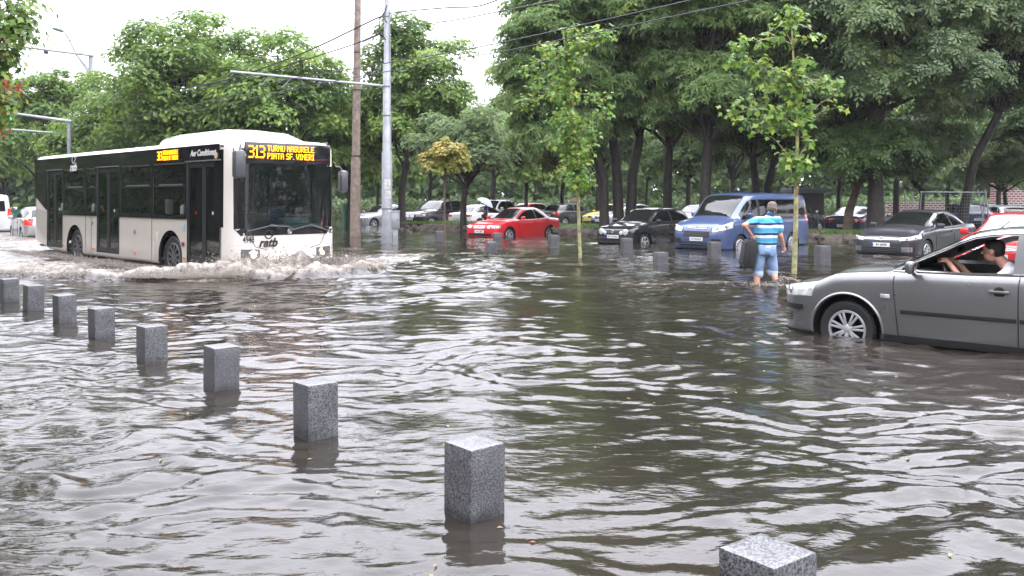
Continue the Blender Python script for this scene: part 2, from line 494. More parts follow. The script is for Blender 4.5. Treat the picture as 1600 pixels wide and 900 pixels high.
wm_ = bpy.data.materials.new('flood_water'); wm_.use_nodes = True
n = wm_.node_tree.nodes; l = wm_.node_tree.links; b = n['Principled BSDF']
b.inputs['IOR'].default_value = 1.42
at = n.new('ShaderNodeAttribute'); at.attribute_name = 'foam'
geo = n.new('ShaderNodeNewGeometry')
mud = n.new('ShaderNodeTexNoise'); mud.inputs['Scale'].default_value = 0.35; mud.inputs['Detail'].default_value = 4
l.new(geo.outputs['Position'], mud.inputs['Vector'])
mrp = n.new('ShaderNodeValToRGB')
mrp.color_ramp.elements[0].position = .35; mrp.color_ramp.elements[0].color = (0.014, 0.0125, 0.0095, 1)
mrp.color_ramp.elements[1].position = .65; mrp.color_ramp.elements[1].color = (0.026, 0.0215, 0.017, 1)
l.new(mud.outputs['Fac'], mrp.inputs[0])
fn = n.new('ShaderNodeTexNoise'); fn.inputs['Scale'].default_value = 9; fn.inputs['Detail'].default_value = 8; fn.inputs['Roughness'].default_value = .7
l.new(geo.outputs['Position'], fn.inputs['Vector'])
f2 = n.new('ShaderNodeMapRange'); f2.inputs['From Min'].default_value = .35; f2.inputs['From Max'].default_value = .6; f2.inputs['To Min'].default_value = .25; f2.inputs['To Max'].default_value = 1.3
l.new(fn.outputs['Fac'], f2.inputs['Value'])
fm = n.new('ShaderNodeMath'); fm.operation = 'MULTIPLY'; fm.use_clamp = True
l.new(at.outputs['Fac'], fm.inputs[0]); l.new(f2.outputs[0], fm.inputs[1])
mxc = n.new('ShaderNodeMix'); mxc.data_type = 'RGBA'
l.new(fm.outputs[0], mxc.inputs[0]); l.new(mrp.outputs[0], mxc.inputs[6])
fn2 = n.new('ShaderNodeTexNoise'); fn2.inputs['Scale'].default_value = 5.0; fn2.inputs['Detail'].default_value = 9; fn2.inputs['Roughness'].default_value = .72
l.new(geo.outputs['Position'], fn2.inputs['Vector'])
fr2 = n.new('ShaderNodeValToRGB'); fr2.color_ramp.elements[0].position = .38; fr2.color_ramp.elements[0].color = (.10, .08, .06, 1)
fr2.color_ramp.elements[1].position = .58; fr2.color_ramp.elements[1].color = (.44, .40, .355, 1); x2 = fr2.color_ramp.elements.new(.48); x2.color = (.30, .26, .22, 1)
l.new(fn2.outputs['Fac'], fr2.inputs[0]); l.new(fr2.outputs[0], mxc.inputs[7])
l.new(mxc.outputs[2], b.inputs['Base Color'])
rr_ = n.new('ShaderNodeMapRange'); rr_.inputs['To Min'].default_value = .035; rr_.inputs['To Max'].default_value = .55
l.new(fm.outputs[0], rr_.inputs['Value']); l.new(rr_.outputs[0], b.inputs['Roughness'])
b1 = n.new('ShaderNodeTexNoise'); b1.inputs['Scale'].default_value = 10; b1.inputs['Detail'].default_value = 4
mpg = n.new('ShaderNodeMapping'); mpg.inputs['Scale'].default_value = (.8, 1.5, 1)
l.new(geo.outputs['Position'], mpg.inputs['Vector']); l.new(mpg.outputs[0], b1.inputs['Vector'])
bp = n.new('ShaderNodeBump'); bp.inputs['Strength'].default_value = .5; bp.inputs['Distance'].default_value = .011
l.new(b1.outputs['Fac'], bp.inputs['Height'])
bp2 = n.new('ShaderNodeBump'); bp2.inputs['Distance'].default_value = .05
l.new(fm.outputs[0], bp2.inputs['Strength']); l.new(fn.outputs['Fac'], bp2.inputs['Height']); l.new(bp.outputs[0], bp2.inputs['Normal'])
l.new(bp2.outputs[0], b.inputs['Normal'])
wo = link('water', me, None, [wm_]); tag(wo, kind='structure')

# spray thrown up by the bus: thousands of drops and clots of froth
rs = np.random.RandomState(8)
ICO_V = np.array([(0, 0, 1), (.894, 0, .447), (.276, .851, .447), (-.724, .526, .447), (-.724, -.526, .447), (.276, -.851, .447), (.724, .526, -.447), (-.276, .851, -.447), (-.894, 0, -.447), (-.276, -.851, -.447), (.724, -.526, -.447), (0, 0, -1)])
ICO_F = np.array([(0, 1, 2), (0, 2, 3), (0, 3, 4), (0, 4, 5), (0, 5, 1), (1, 6, 2), (2, 7, 3), (3, 8, 4), (4, 9, 5), (5, 10, 1), (2, 6, 7), (3, 7, 8), (4, 8, 9), (5, 9, 10), (1, 10, 6), (6, 11, 7), (7, 11, 8), (8, 11, 9), (9, 11, 10), (10, 11, 6)])
OCT_V = np.array([(1, 0, 0), (-1, 0, 0), (0, 1, 0), (0, -1, 0), (0, 0, 1), (0, 0, -1)], float)
OCT_F = np.array([(0, 2, 4), (2, 1, 4), (1, 3, 4), (3, 0, 4), (2, 0, 5), (1, 2, 5), (3, 1, 5), (0, 3, 5)])
def drops(P, rad, seed, mud):
    r_ = np.random.RandomState(seed); n_ = len(P)
    V = OCT_V[None] * rad[:, None, None] * (1 + .3 * r_.randn(n_, 6, 1)) + P[:, None, :]
    return V.reshape(-1, 3), (OCT_F[None] + (np.arange(n_) * 6)[:, None, None]).reshape(-1, 3), np.repeat(mud, 6)
def blobs(P, rad, seed, stretch=None, muddy=None):
    r_ = np.random.RandomState(seed)
    nb = len(P)
    V = ICO_V[None] * rad[:, None, None] * (1 + .35 * r_.randn(nb, 12, 1))
    if stretch is not None: V = V * stretch[:, None, :]
    V = V + P[:, None, :]
    F = (ICO_F[None] + (np.arange(nb) * 12)[:, None, None]).reshape(-1, 3)
    return V.reshape(-1, 3), F, np.repeat(muddy if muddy is not None else r_.rand(nb), 12)
def along(c, t):
    i = np.clip((t * (len(c) - 1)).astype(int), 0, len(c) - 2); u = t * (len(c) - 1) - i
    return c[i] * (1 - u[:, None]) + c[i + 1] * u[:, None]
P, Rd, Mu = [], [], []
# plume along the bus front and round its near corner
plume = np.array([(-3.2, 20.0), (-3.4, 19.2), (-3.9, 18.2), (-5.0, 17.35), (-6.0, 17.2), (-6.8, 17.8)])
def emit_plume(cv, nn, w, h, rmin, rmax, mudc, seed, hp=1.0, off=(0, 0)):
    r_ = np.random.RandomState(seed)
    t = r_.rand(nn); c = along(cv, t)
    env = np.sin(np.clip(t, .02, .98) * math.pi) ** .45
    env = env * ((1 - .5 * t) if len(cv) < 7 and hp == 1.0 and cv is plume else 1) * (.65 + .5 * vnoise(t * 9, 3.3, seed=seed) + .25 * vnoise(t * 31, 3.3, seed=seed + 1))
    zz = np.abs(r_.randn(nn)) ** hp * h * .45 * env
    sp_ = w * (0.35 + zz / max(h, .01))
    x_ = c[:, 0] + r_.randn(nn) * sp_ + off[0]; y_ = c[:, 1] + r_.randn(nn) * sp_ + off[1]
    rad = rmin + (rmax - rmin) * r_.rand(nn) ** 3
    P.append(np.stack([x_, y_, zz], -1)); Rd.append(rad); Mu.append(np.clip(mudc + .25 * r_.randn(nn), 0, 1))
emit_plume(plume, 34000, .24, .60, .003, .012, .22, 1)
emit_plume(plume, 900, .16, .30, .015, .04, .55, 2)
emit_plume(plume[1:5], 14000, .13, .62, .004, .014, .75, 3, off=(.12, .15))
emit_plume(crest[1:7], 42000, .20, .34, .003, .011, .06, 4)
emit_plume(crest[2:6], 700, .10, .14, .012, .03, .15, 14)
emit_plume(crest[5:], 22000, .22, .18, .003, .012, .15, 5)
emit_plume(np.array([(-6.3, 18.0), (-9.5, 21.3), (-14.0, 25.8)]), 9000, .26, .14, .004, .013, .35, 6, off=(-.35, -.35))
P = np.concatenate(P); Rd = np.concatenate(Rd); Mu = np.concatenate(Mu)
P[:, 2] += .05
# nothing inside the bus body
lx = (P[:, 0] - BC.x) * BU.x + (P[:, 1] - BC.y) * BU.y; ly = (P[:, 0] - BC.x) * BV.x + (P[:, 1] - BC.y) * BV.y
keep = ~((lx < .03) & (ly > -.03) & (ly < 2.58) & (P[:, 2] > .05))
P, Rd, Mu = P[keep], Rd[keep], Mu[keep]
Vb, Fb, Mb = drops(P, Rd, 5, Mu)
me = fast_mesh('spray', Vb, Fb, smooth=True, attrs={'mud': Mb})
sm = bpy.data.materials.new('frothy_spray'); sm.use_nodes = True
n = sm.node_tree.nodes; l = sm.node_tree.links; b = n['Principled BSDF']
at = n.new('ShaderNodeAttribute'); at.attribute_name = 'mud'
rp = n.new('ShaderNodeValToRGB')
rp.color_ramp.elements[0].position = .2; rp.color_ramp.elements[0].color = (.52, .475, .42, 1)
rp.color_ramp.elements[1].position = 1.; rp.color_ramp.elements[1].color = (.16, .125, .09, 1)
l.new(at.outputs['Fac'], rp.inputs[0]); l.new(rp.outputs[0], b.inputs['Base Color'])
b.inputs['Roughness'].default_value = .25
b.inputs['Subsurface Weight'].default_value = 0.0
trs = n.new('ShaderNodeBsdfTranslucent'); l.new(rp.outputs[0], trs.inputs[0])
mxs = n.new('ShaderNodeMixShader'); mxs.inputs[0].default_value = .5
l.new(b.outputs[0], mxs.inputs[1]); l.new(trs.outputs[0], mxs.inputs[2]); l.new(mxs.outputs[0], n['Material Output'].inputs[0])
tag(link('spray', me, None, [sm]), 'white and brown spray thrown up by the bus ploughing through the flood', 'spray', kind='stuff')

# small splash at the walking man's rear heel
P = []; 
r_ = np.random.RandomState(77)
a = r_.rand(900) * 3.0 + .0; q = r_.rand(900)
P = np.stack([MAN.x + .25 + .17 * np.cos(a) + .02 * r_.randn(900) + .14 * q, MAN.y - .12 + .05 * r_.randn(900), .02 + .13 * np.sin(a) * (1 - .5 * q) + .015 * r_.randn(900)], -1)
P2 = np.stack([MAN.x + .1 + .32 * r_.randn(700), MAN.y - .15 + .12 * r_.randn(700), .01 + .02 * np.abs(r_.randn(700))], -1)
P = np.concatenate([P, P2])
Vb, Fb, Mb = blobs(P, .004 + .012 * r_.rand(len(P)) ** 2, 6, None, .2 + .4 * r_.rand(len(P)))
tag(link('splash', fast_mesh('splash', Vb, Fb, smooth=True, attrs={'mud': Mb}), None, [sm]), 'small splash kicked up at the heel of the wading man', 'splash', kind='stuff')

# ------------------------------------------------------------- vehicles
M_RUB = mat('tyre_rubber', (0.015, 0.015, 0.016), 0.55, bump=.3, bscale=60)
M_BLK = mat('black_plastic', (0.016, 0.016, 0.017), 0.4)
M_DRK = mat('dark_interior', (0.012, 0.012, 0.013), 0.8)
M_CAB = mat('cabin_grey', (0.24, 0.24, 0.235), 0.8, var=.2)
M_CHR = mat('chrome', (0.7, 0.71, 0.72), 0.15, metal=1.0)
M_ALU = mat('wheel_silver', (0.52, 0.53, 0.55), 0.32, metal=.6, coat=.3)
M_LAMP = mat('lamp_lens', (0.62, 0.63, 0.62), 0.08, metal=.35, coat=1.0, var=.3, vscale=14)
M_LAMPD = mat('lamp_dark_lens', (0.16, 0.17, 0.18), 0.08, metal=.4, coat=1.0, var=.6, vscale=20)
M_RED = mat('red_lens', (0.45, 0.01, 0.012), 0.12, coat=1.0)
M_REDON = mat('red_lens_lit', (0.5, 0.01, 0.01), 0.15, emit=(1, .03, .02), estr=1.6)
M_AMB = mat('amber_lens', (0.7, 0.25, 0.02), 0.15, coat=1.0)
M_WHT = mat('plate_white', (0.75, 0.75, 0.74), 0.35)
M_BLU = mat('plate_blue', (0.02, 0.06, 0.35), 0.4)
G_DARK = glass_mat('tinted_glass', (0.10, 0.115, 0.11), .55)
G_SCR = glass_mat('windscreen_glass', (0.20, 0.24, 0.22), .55, dark=(.02, .022, .022))
G_CLR = glass_mat('clear_glass', (0.72, 0.78, 0.75), 1.0)

def pchip(xs, ys, q):
    """smooth interpolation without overshoot (xs rising)"""
    xs = np.asarray(xs, float); ys = np.asarray(ys, float)
    h = np.diff(xs); d = np.diff(ys) / h
    m = np.zeros_like(ys)
    for i in range(1, len(xs) - 1):
        if d[i - 1] * d[i] > 0:
            w1, w2 = 2 * h[i] + h[i - 1], h[i] + 2 * h[i - 1]
            m[i] = (w1 + w2) / (w1 / d[i - 1] + w2 / d[i])
    m[0], m[-1] = d[0], d[-1]
    q = np.atleast_1d(q); i = np.clip(np.searchsorted(xs, q) - 1, 0, len(xs) - 2)
    t = (q - xs[i]) / h[i]
    return (ys[i] * (2 * t ** 3 - 3 * t ** 2 + 1) + m[i] * h[i] * (t ** 3 - 2 * t ** 2 + t) + ys[i + 1] * (-2 * t ** 3 + 3 * t ** 2) + m[i + 1] * h[i] * (t ** 3 - t ** 2))

def chaikin(P, it=2):
    P = np.asarray(P, float)
    for _ in range(it):
        Q = [P[0]]
        for a, b in zip(P[:-1], P[1:]):
            Q += [a * .75 + b * .25, a * .25 + b * .75]
        Q.append(P[-1]); P = np.array(Q)
    return P

class Loft:
    """car body from stations (x, zbottom, zbelt, ztop, wlow, wbelt, wtop), nose first"""
    def __init__(s, st, n=70):
        st = sorted(st); a = np.array(st, float)
        s.a = a; s.x0, s.x1 = a[0, 0], a[-1, 0]
        q = []
        for i in range(len(a) - 1):
            k = max(2, int(round((a[i + 1, 0] - a[i, 0]) / .09)))
            q += list(np.linspace(a[i, 0], a[i + 1, 0], k, endpoint=False))
        q.append(a[-1, 0]); s.q = np.array(q)
    def par(s, x): return [float(pchip(s.a[:, 0], s.a[:, k], x)[0]) for k in range(1, 7)]
    def zb(s, x): return s.par(x)[1]
    def zt(s, x): return s.par(x)[2]
    def section(s, x, shrink=0.0):
        zb, zl, zt, wl, wb, wt = s.par(x)
        zb += shrink; wl -= shrink; wb -= shrink; wt -= shrink; zt -= shrink; 
        if zt < zl + .004: zt = zl + .004
        wm = max(wl, wb) + .012
        e = min(.07, (zt - zl) * .5)
        pts = [(0, zb), (wl * .75, zb), (wl - .02, zb + .01), (wl, zb + .09), (wm, zb + .5 * (zl - zb)), (wm - .006, zl - .10), (wb, zl), (wb - .03, zl + min(.02, (zt - zl) * .3)),
               (wb * .45 + wt * .55 + .012, zl + (zt - e - zl) * .55), (wt, zt - e), (wt * .8, zt - e * .35), (wt * .45, zt - e * .06), (0, zt)]
        return chaikin(pts, 2)
    def mesh(s, shrink=0.0, xr=None):
        q = s.q if xr is None else s.q[(s.q > xr[0]) & (s.q < xr[1])]
        V, F = [], []
        for x in q:
            S = s.section(x, shrink); k = len(S)
            ring = [(x, y, z) for y, z in S] + [(x, -y, z) for y, z in S[-2:0:-1]]
            V += ring
        m = len(ring)
        for i in range(len(q) - 1):
            for j in range(m):
                j2 = (j + 1) % m
                F.append((i * m + j, i * m + j2, (i + 1) * m + j2, (i + 1) * m + j))
        F.append(tuple(range(m))[::-1]); F.append(tuple(range((len(q) - 1) * m, len(q) * m)))
        return V, F

def mk(name, V, F):
    me = bpy.data.meshes.new(name); me.from_pydata([tuple(v) for v in V], [], [tuple(f) for f in F])
    bm = bmesh.new(); bm.from_mesh(me); bmesh.ops.recalc_face_normals(bm, faces=bm.faces); bm.to_mesh(me); bm.free()
    return me

def boolean(me, cutters, keep_mats):
    """me minus each cutter mesh; returns a new mesh"""
    o = bpy.data.objects.new('work', me); COL.objects.link(o)
    tmp = []
    for c in cutters:
        co = bpy.data.objects.new('cut', c); COL.objects.link(co); tmp.append(co)
        md = o.modifiers.new('b', 'BOOLEAN'); md.operation = 'DIFFERENCE'; md.solver = 'EXACT'; md.object = co
        md.material_mode = 'TRANSFER'
    bpy.context.view_layer.update()
    r = bpy.data.meshes.new_from_object(o.evaluated_get(bpy.context.evaluated_depsgraph_get()))
    for x in tmp + [o]: bpy.data.objects.remove(x)
    return r

def bvh_of(V, F): return BVHTree.FromPolygons([tuple(v) for v in V], [tuple(f) for f in F])

class Skin:
    """lays panels, lines and lamps on a surface by ray casting"""
    def __init__(s, V, F): s.b = bvh_of(V, F)
    def hit(s, p, d, eps):
        d = Vector(d).normalized(); p = Vector(p)
        h = s.b.ray_cast(p - d * 4, d)
        if h[0] is None:
            h = s.b.find_nearest(p)
            nrm = h[1]
            if nrm.dot(d) > 0: nrm = -nrm
            return h[0] + nrm * eps
        nrm = h[1]
        if nrm.dot(d) > 0: nrm = -nrm
        return h[0] + nrm * eps
    def patch(s, mb, lo, hi, d, eps=.003, nu=10, nv=6, mi=0, inset=0.0):
        """lo, hi: polylines of 3-D guide points (same direction); d: ray direction"""
        lo = [Vector(p) for p in lo]; hi = [Vector(p) for p in hi]
        def samp(L, u):
            f = u * (len(L) - 1); i = min(int(f), len(L) - 2); return L[i].lerp(L[i + 1], f - i)
        P = []
        for i in range(nu + 1):
            u = inset + (1 - 2 * inset) * i / nu
            a, b = samp(lo, u), samp(hi, u)
            P.append([s.hit(a.lerp(b, inset + (1 - 2 * inset) * j / nv), d, eps) for j in range(nv + 1)])
        mb.grid(P, mi)
        return P
    def line(s, mb, pts, d, w=.005, eps=.0015, mi=0, n=None):
        pts = [Vector(p) for p in pts]; out_ = []
        for a, b in zip(pts[:-1], pts[1:]):
            k = max(2, int((b - a).length / .08))
            out_ += [a.lerp(b, i / k) for i in range(k)]
        out_.append(pts[-1])
        mb.tube([s.hit(p, d, eps) for p in out_], w, 5, mi)

def wheel(parent, c, r, w=.20, style='hub', spokes=7, side=1):
    """tyre with a rim and a brake disc behind; side = +1 faces +y"""
    mb = MB()
    prof = [(r * .66, -w * .42), (r * .80, -w * .5), (r * .93, -w * .5), (r * .985, -w * .38), (r, -w * .15), (r, w * .15), (r * .985, w * .38), (r * .93, w * .5), (r * .80, w * .5), (r * .66, w * .42)]
    mb.lathe(prof, 32, 'Y')
    for k in range(40):       # tread blocks
        a = 2 * math.pi * k / 40
        mb.box((r * math.cos(a), 0, r * math.sin(a)), (.008, w * .8, .02), 0, Matrix.Rotation(-a, 3, 'Y'))
    t = mb.build('wheel', M_RUB, parent, 40)
    t.location = c
    rb = MB(); f = side * w * .40
    rb.lathe([(r * .67, side * w * .44), (r * .62, side * w * .45), (r * .60, f * .8), (r * .60, -f), (r * .01, -f)], 32, 'Y', mi=1)
    rb.lathe([(r * .68, side * w * .43), (r * .66, side * w * .47), (r * .60, side * w * .46), (r * .58, side * w * .36)], 32, 'Y', mi=0)
    if style == 'double':
        for k in range(spokes):
            for dlt in (-.13, .13):
                a = 2 * math.pi * k / spokes + .3 + dlt
                p0 = Vector((math.cos(a) * r * .14, f * 1.0, math.sin(a) * r * .14)); a2 = a + dlt * .12
                p1 = Vector((math.cos(a2) * r * .61, f * 1.02, math.sin(a2) * r * .61))
                rb.box((p0 + p1) / 2, ((p1 - p0).length, .02, r * .085), 0, Matrix.Rotation(-(a + a2) / 2, 3, 'Y'), bev=.006)
    else:
        for k in range(spokes):
            a = 2 * math.pi * k / spokes + .3
            p0 = Vector((math.cos(a) * r * .1, f, math.sin(a) * r * .1)); p1 = Vector((math.cos(a) * r * .62, f * 1.02, math.sin(a) * r * .62))
            wd_ = r * (.20 if spokes < 8 else .13)
            rb.box((p0 + p1) / 2, ((p1 - p0).length, .02, wd_), 0, Matrix.Rotation(-a, 3, 'Y'), bev=.006)
    rb.lathe([(r * .001, f + side * .012), (r * .13, f + side * .012), (r * .19, f), (r * .2, f - side * .02)], 20, 'Y')
    rr = rb.build('rim', [M_ALU, M_DRK], t, 40)
    return t

def plate(parent, origin, ux, txt, w=.50):
    """EU number plate: white, blue band, black characters"""
    ux = Vector(ux).normalized(); nrm = ux.cross(Vector((0, 0, 1)))
    mb = MB(); o = Vector(origin); B = Matrix((ux, Vector((0, 0, 1)), nrm)).transposed()
    mb.box(o, (w, .11, .014), 0, B, bev=.004)
    mb.box(o - ux * (w / 2 - .022) + nrm * .0085, (.038, .10, .002), 1, B)
    V, F = text_mesh(txt, .088, .001, bold=.0015, spacing=.95)
    V = xform(V, o + nrm * .0085 + ux * .02, ux, (0, 0, 1), .95)
    mb.add(V, F, 2)
    return mb.build('number_plate', [M_WHT, M_BLU, M_BLK], parent, smooth=False)

def car(spec, pm, loc, rz, label, cat='car', group=None, name='parked_car', hollow=False, plate_txt='B 12 KRT', detail=2):
    root = empty(name, loc, rz, label, cat, group)
    S = Loft(spec['st']); r = spec['r']; xf, xr = spec['xf'], spec['xr']; W = spec['w'] / 2
    V, F = S.mesh()
    sk = Skin(V, F)
    body = mk('body', V, F); body.materials.append(pm)
    cut = []
    def cyl(x, rad, y0, y1, mt):
        mb = MB(); mb.lathe([(rad, y0), (rad, y1)], 40, 'Y', (x, 0, r))
        n_ = 40; mb.f.append(list(range(n_))); mb.m.append(0); mb.f.append(list(range(n_, 2 * n_))[::-1]); mb.m.append(0)
        m_ = mk('c', mb.v, mb.f); m_.materials.append(mt); return m_
    for x in (xf, xr):
        for s_ in (1, -1): cut.append(cyl(x, r + spec.get('gap', .055), s_ * (W - .34), s_ * (W + .3), M_DRK))
    def prism_y(poly, y0=-2, y1=2):
        k = len(poly); V_ = [(x, y0, z) for x, z in poly] + [(x, y1, z) for x, z in poly]
        F_ = [tuple(range(k)), tuple(range(k, 2 * k))[::-1]] + [(i, i + k, (i + 1) % k + k, (i + 1) % k) for i in range(k)]
        m_ = mk('c', V_, F_); m_.materials.append(M_BLK); return m_
    dlo = spec['dlo']     # side windows: (x rear, x front) pairs along the greenhouse
    top_in = spec.get('top_in', .10); bot_in = spec.get('bot_in', .035)
    def win_poly(x0, x1, m=0.0, n_=9):
        xs = np.linspace(x0 + m, x1 - m, n_)
        lo = [(x, S.zb(x) + bot_in + m) for x in xs]
        hi = [(x, max(S.zb(x) + bot_in + m + .004, min(S.zt(x) - top_in, spec.get('zmax', 9)) - m)) for x in xs]
        return lo, hi
    if hollow:
        Vi, Fi = S.mesh(.055, spec['cabin']); inner = mk('c', [(x, y, max(z, .36)) for x, y, z in Vi], Fi); inner.materials.append(M_CAB)
        cut.append(inner)
        for (a, b) in dlo:
            lo, hi = win_poly(a, b); poly = lo + hi[::-1]
            cut.append(prism_y(poly))
    me = boolean(body, cut, None)
    if hollow:      # windscreen opening: drop the faces between cowl and header
        bm = bmesh.new(); bm.from_mesh(me)
        x0, x1 = spec['scr']
        dl = []
        for f_ in bm.faces:
            c = f_.calc_center_median()
            if x0 < c.x < x1 and abs(c.y) < spec['scr_w'](c.x) and c.z > S.zb(c.x) + .02 and abs(f_.normal.z) + abs(f_.normal.x) > .8: dl.append(f_)
        bmesh.ops.delete(bm, geom=dl, context='FACES'); bm.to_mesh(me); bm.free()
    me.shade_smooth(); me.set_sharp_from_angle(angle=R(38))
    link('body', me, root)
    # wheels
    for (x, nm) in ((xf, 'f'), (xr, 'r')):
        for s_ in (1, -1):
            wheel(root, (x, s_ * (W - .115), r), r, .21, spec.get('wheel', 'hub'), spec.get('spokes', 7), s_)
    # side glass
    for s_ in (1, -1):
        d = (0, -s_, 0)
        if not hollow:
            xa, xb = dlo[0][0] - .03, dlo[-1][1] + .03
            fr = MB(); lo, hi = win_poly(xa, xb, 0)
            sk.patch(fr, [(x, s_ * 2, z - .02) for x, z in lo], [(x, s_ * 2, z + .015) for x, z in hi], d, .002, 24, 6)
            fr.build('window_seal', M_BLK, root)
        for i, (a, b) in enumerate(dlo):
            if hollow and s_ == 1 and i == spec.get('open', -1): continue
            lo, hi = win_poly(a, b)
            wmb = MB()
            sk.patch(wmb, [(x, s_ * 2, z) for x, z in lo], [(x, s_ * 2, z) for x, z in hi], d, .004 if not hollow else -.02, 12, 6)
            wmb.build('side_window', (G_CLR if (hollow and i == spec.get('open', -1)) else G_DARK), root)
        # door gaps, handles
        ln = MB()
        for xd in spec['gaps']:
            sk.line(ln, [(xd[0], s_ * 2, spec['sill'] + .02), (xd[1], s_ * 2, S.zb(xd[1]) - .09), (xd[1] - .01, s_ * 2, S.zb(xd[1]) + .03)], d, .006)
        sk.line(ln, [(spec['gaps'][0][0], s_ * 2, spec['sill'] + .02), (spec['gaps'][-1][0], s_ * 2, spec['sill'] + .02)], d, .005)
        ln.build('door_gap', M_BLK, root)
        if spec.get('strip'):
            mb = MB(); z0 = spec['strip']
            for (xa, xb) in spec['strip_x']:
                sk.patch(mb, [(xa, s_ * 2, z0), (xb, s_ * 2, z0)], [(xa, s_ * 2, z0 + .03), (xb, s_ * 2, z0 + .03)], d, .014, 14, 1)
                sk.patch(mb, [(xa, s_ * 2, z0 - .012), (xb, s_ * 2, z0 - .012)], [(xa, s_ * 2, z0), (xb, s_ * 2, z0)], d, .002, 14, 1)
            mb.build('side_strip', M_BLK, root)
        for (hx, hz) in spec['handles']:
            p = sk.hit((hx, s_ * 2, hz), d, .018)
            mb = MB(); mb.box(p, (.19, .022, .028), 0, bev=.008)
            mb.box(p + Vector((-.07, -s_ * .012, 0)), (.03, .03, .03), 0, bev=.006); mb.box(p + Vector((.07, -s_ * .012, 0)), (.03, .03, .03), 0, bev=.006)
            h_ = mb.build('door_handle', pm if spec.get('paint_handle', 1) else M_BLK, root)
            rc = MB(); rc.lathe([(.001, 0), (.045, 0), (.055, 0)], 16, 'Y', p - Vector((0, s_ * .0155, .004)))
            rc.build('handle_recess', M_DRK, h_)
        # mirror
        mx = spec['mirror'][0]; mz = spec['mirror'][1]
        yb = abs(sk.hit((mx, s_ * 2, mz - .02), d, 0).y)
        mb = MB()
        mb.box((0, 0, 0), (.10, .19, .135), 0, bev=.04)
        mb.box((-.052, 0, 0), (.004, .15, .10), 1, bev=.001)
        mb.tube([(0.02, -s_ * .08, -.05), (.03, -s_ * .17, -.07)], .022, 8, 2)
        mm_ = mb.build('wing_mirror', [pm, M_CHR, M_BLK], root); mm_.location = (mx, s_ * (yb + .13), mz + .05)
    # windscreen and rear window, seen from above
    def screen(x0, x1, nm, mt, eps=.004, k=.93):
        for inset, m_, e_, n2 in ((0, M_BLK, .002 if eps > 0 else -.03, nm + '_seal'), (.05, mt, eps, nm)):
            if hollow and m_ is M_BLK: continue
            mb = MB(); P = []
            for i in range(11):
                x = x0 + (x1 - x0) * (inset * .5 + (1 - inset) * i / 10)
                S_ = S.section(x); j = np.argmax(S_[:, 1] > S.zt(x) - .078 if S.zt(x) - S.zb(x) > .1 else S_[:, 1] > S.zb(x) + .3 * (S.zt(x) - S.zb(x)))
                w_ = S_[j, 0] * k * (1 - inset * .5)
                P.append([sk.hit((x, y, 2), (0, 0, -1), e_) for y in np.linspace(-w_, w_, 13)])
            mb.grid(P); mb.build(n2, m_, root)
    screen(*spec['scr'], 'windscreen', spec.get('scrglass', G_SCR) if not hollow else G_CLR)
    if spec.get('rear'): screen(*spec['rear'], 'rear_window', spec.get('rglass', G_SCR))
    # wipers
    x0, x1 = max(spec['scr']), min(spec['scr'])
    for y0, y1 in ((-.05, .5), (-.6, -.1)):
        wp = MB()
        q = [sk.hit((x0 - .10, y1, 2), (0, 0, -1), .015), sk.hit((x0 - .04, y0, 2), (0, 0, -1), .012)]
        wp.tube(q, .008, 5)
        wp.build('wiper', M_BLK, root)
    # bonnet gap
    xb0, xb1 = spec['bonnet']
    for s_ in (1, -1):
        ln = MB(); sk.line(ln, [(x, s_ * (S.par(x)[4] * .93), 2) for x in np.linspace(xb0, xb1, 8)], (0, 0, -1), .005)
        ln.build('bonnet_gap', M_BLK, root)
    # front
    f = spec['front']; nose = S.x1 + .3
    D = (-1, 0, 0)
    def fpatch(nm, ya, yb_, z0, z1, m_, eps=.004, zz0=None, zz1=None, lines=0, lm=None, both=False):
        for s_ in ((1, -1) if both else (1,)):
            mb = MB()
            sk.patch(mb, [(nose, s_ * ya, z0), (nose, s_ * yb_, zz0 if zz0 is not None else z0)], [(nose, s_ * ya, z1), (nose, s_ * yb_, zz1 if zz1 is not None else z1)], D, eps, 12, 5)
            for k in range(lines):
                z = z0 + (z1 - z0) * (k + .5) / lines
                sk.line(mb, [(nose, s_ * ya * .97, z), (nose, s_ * yb_ * .97, z)], D, .009, .008, 1)
            mb.build(nm, [m_, lm or M_CHR], root)
    for g_ in f.get('grille', []): fpatch('grille', *g_[:4], M_BLK, .004, lines=g_[4], lm=g_[5] if len(g_) > 5 else M_CHR)
    for g_ in f.get('intake', []): fpatch('bumper_intake', *g_[:4], M_DRK if len(g_) < 6 else g_[5], .005, lines=g_[4], lm=M_BLK, both=g_[0] > 0)
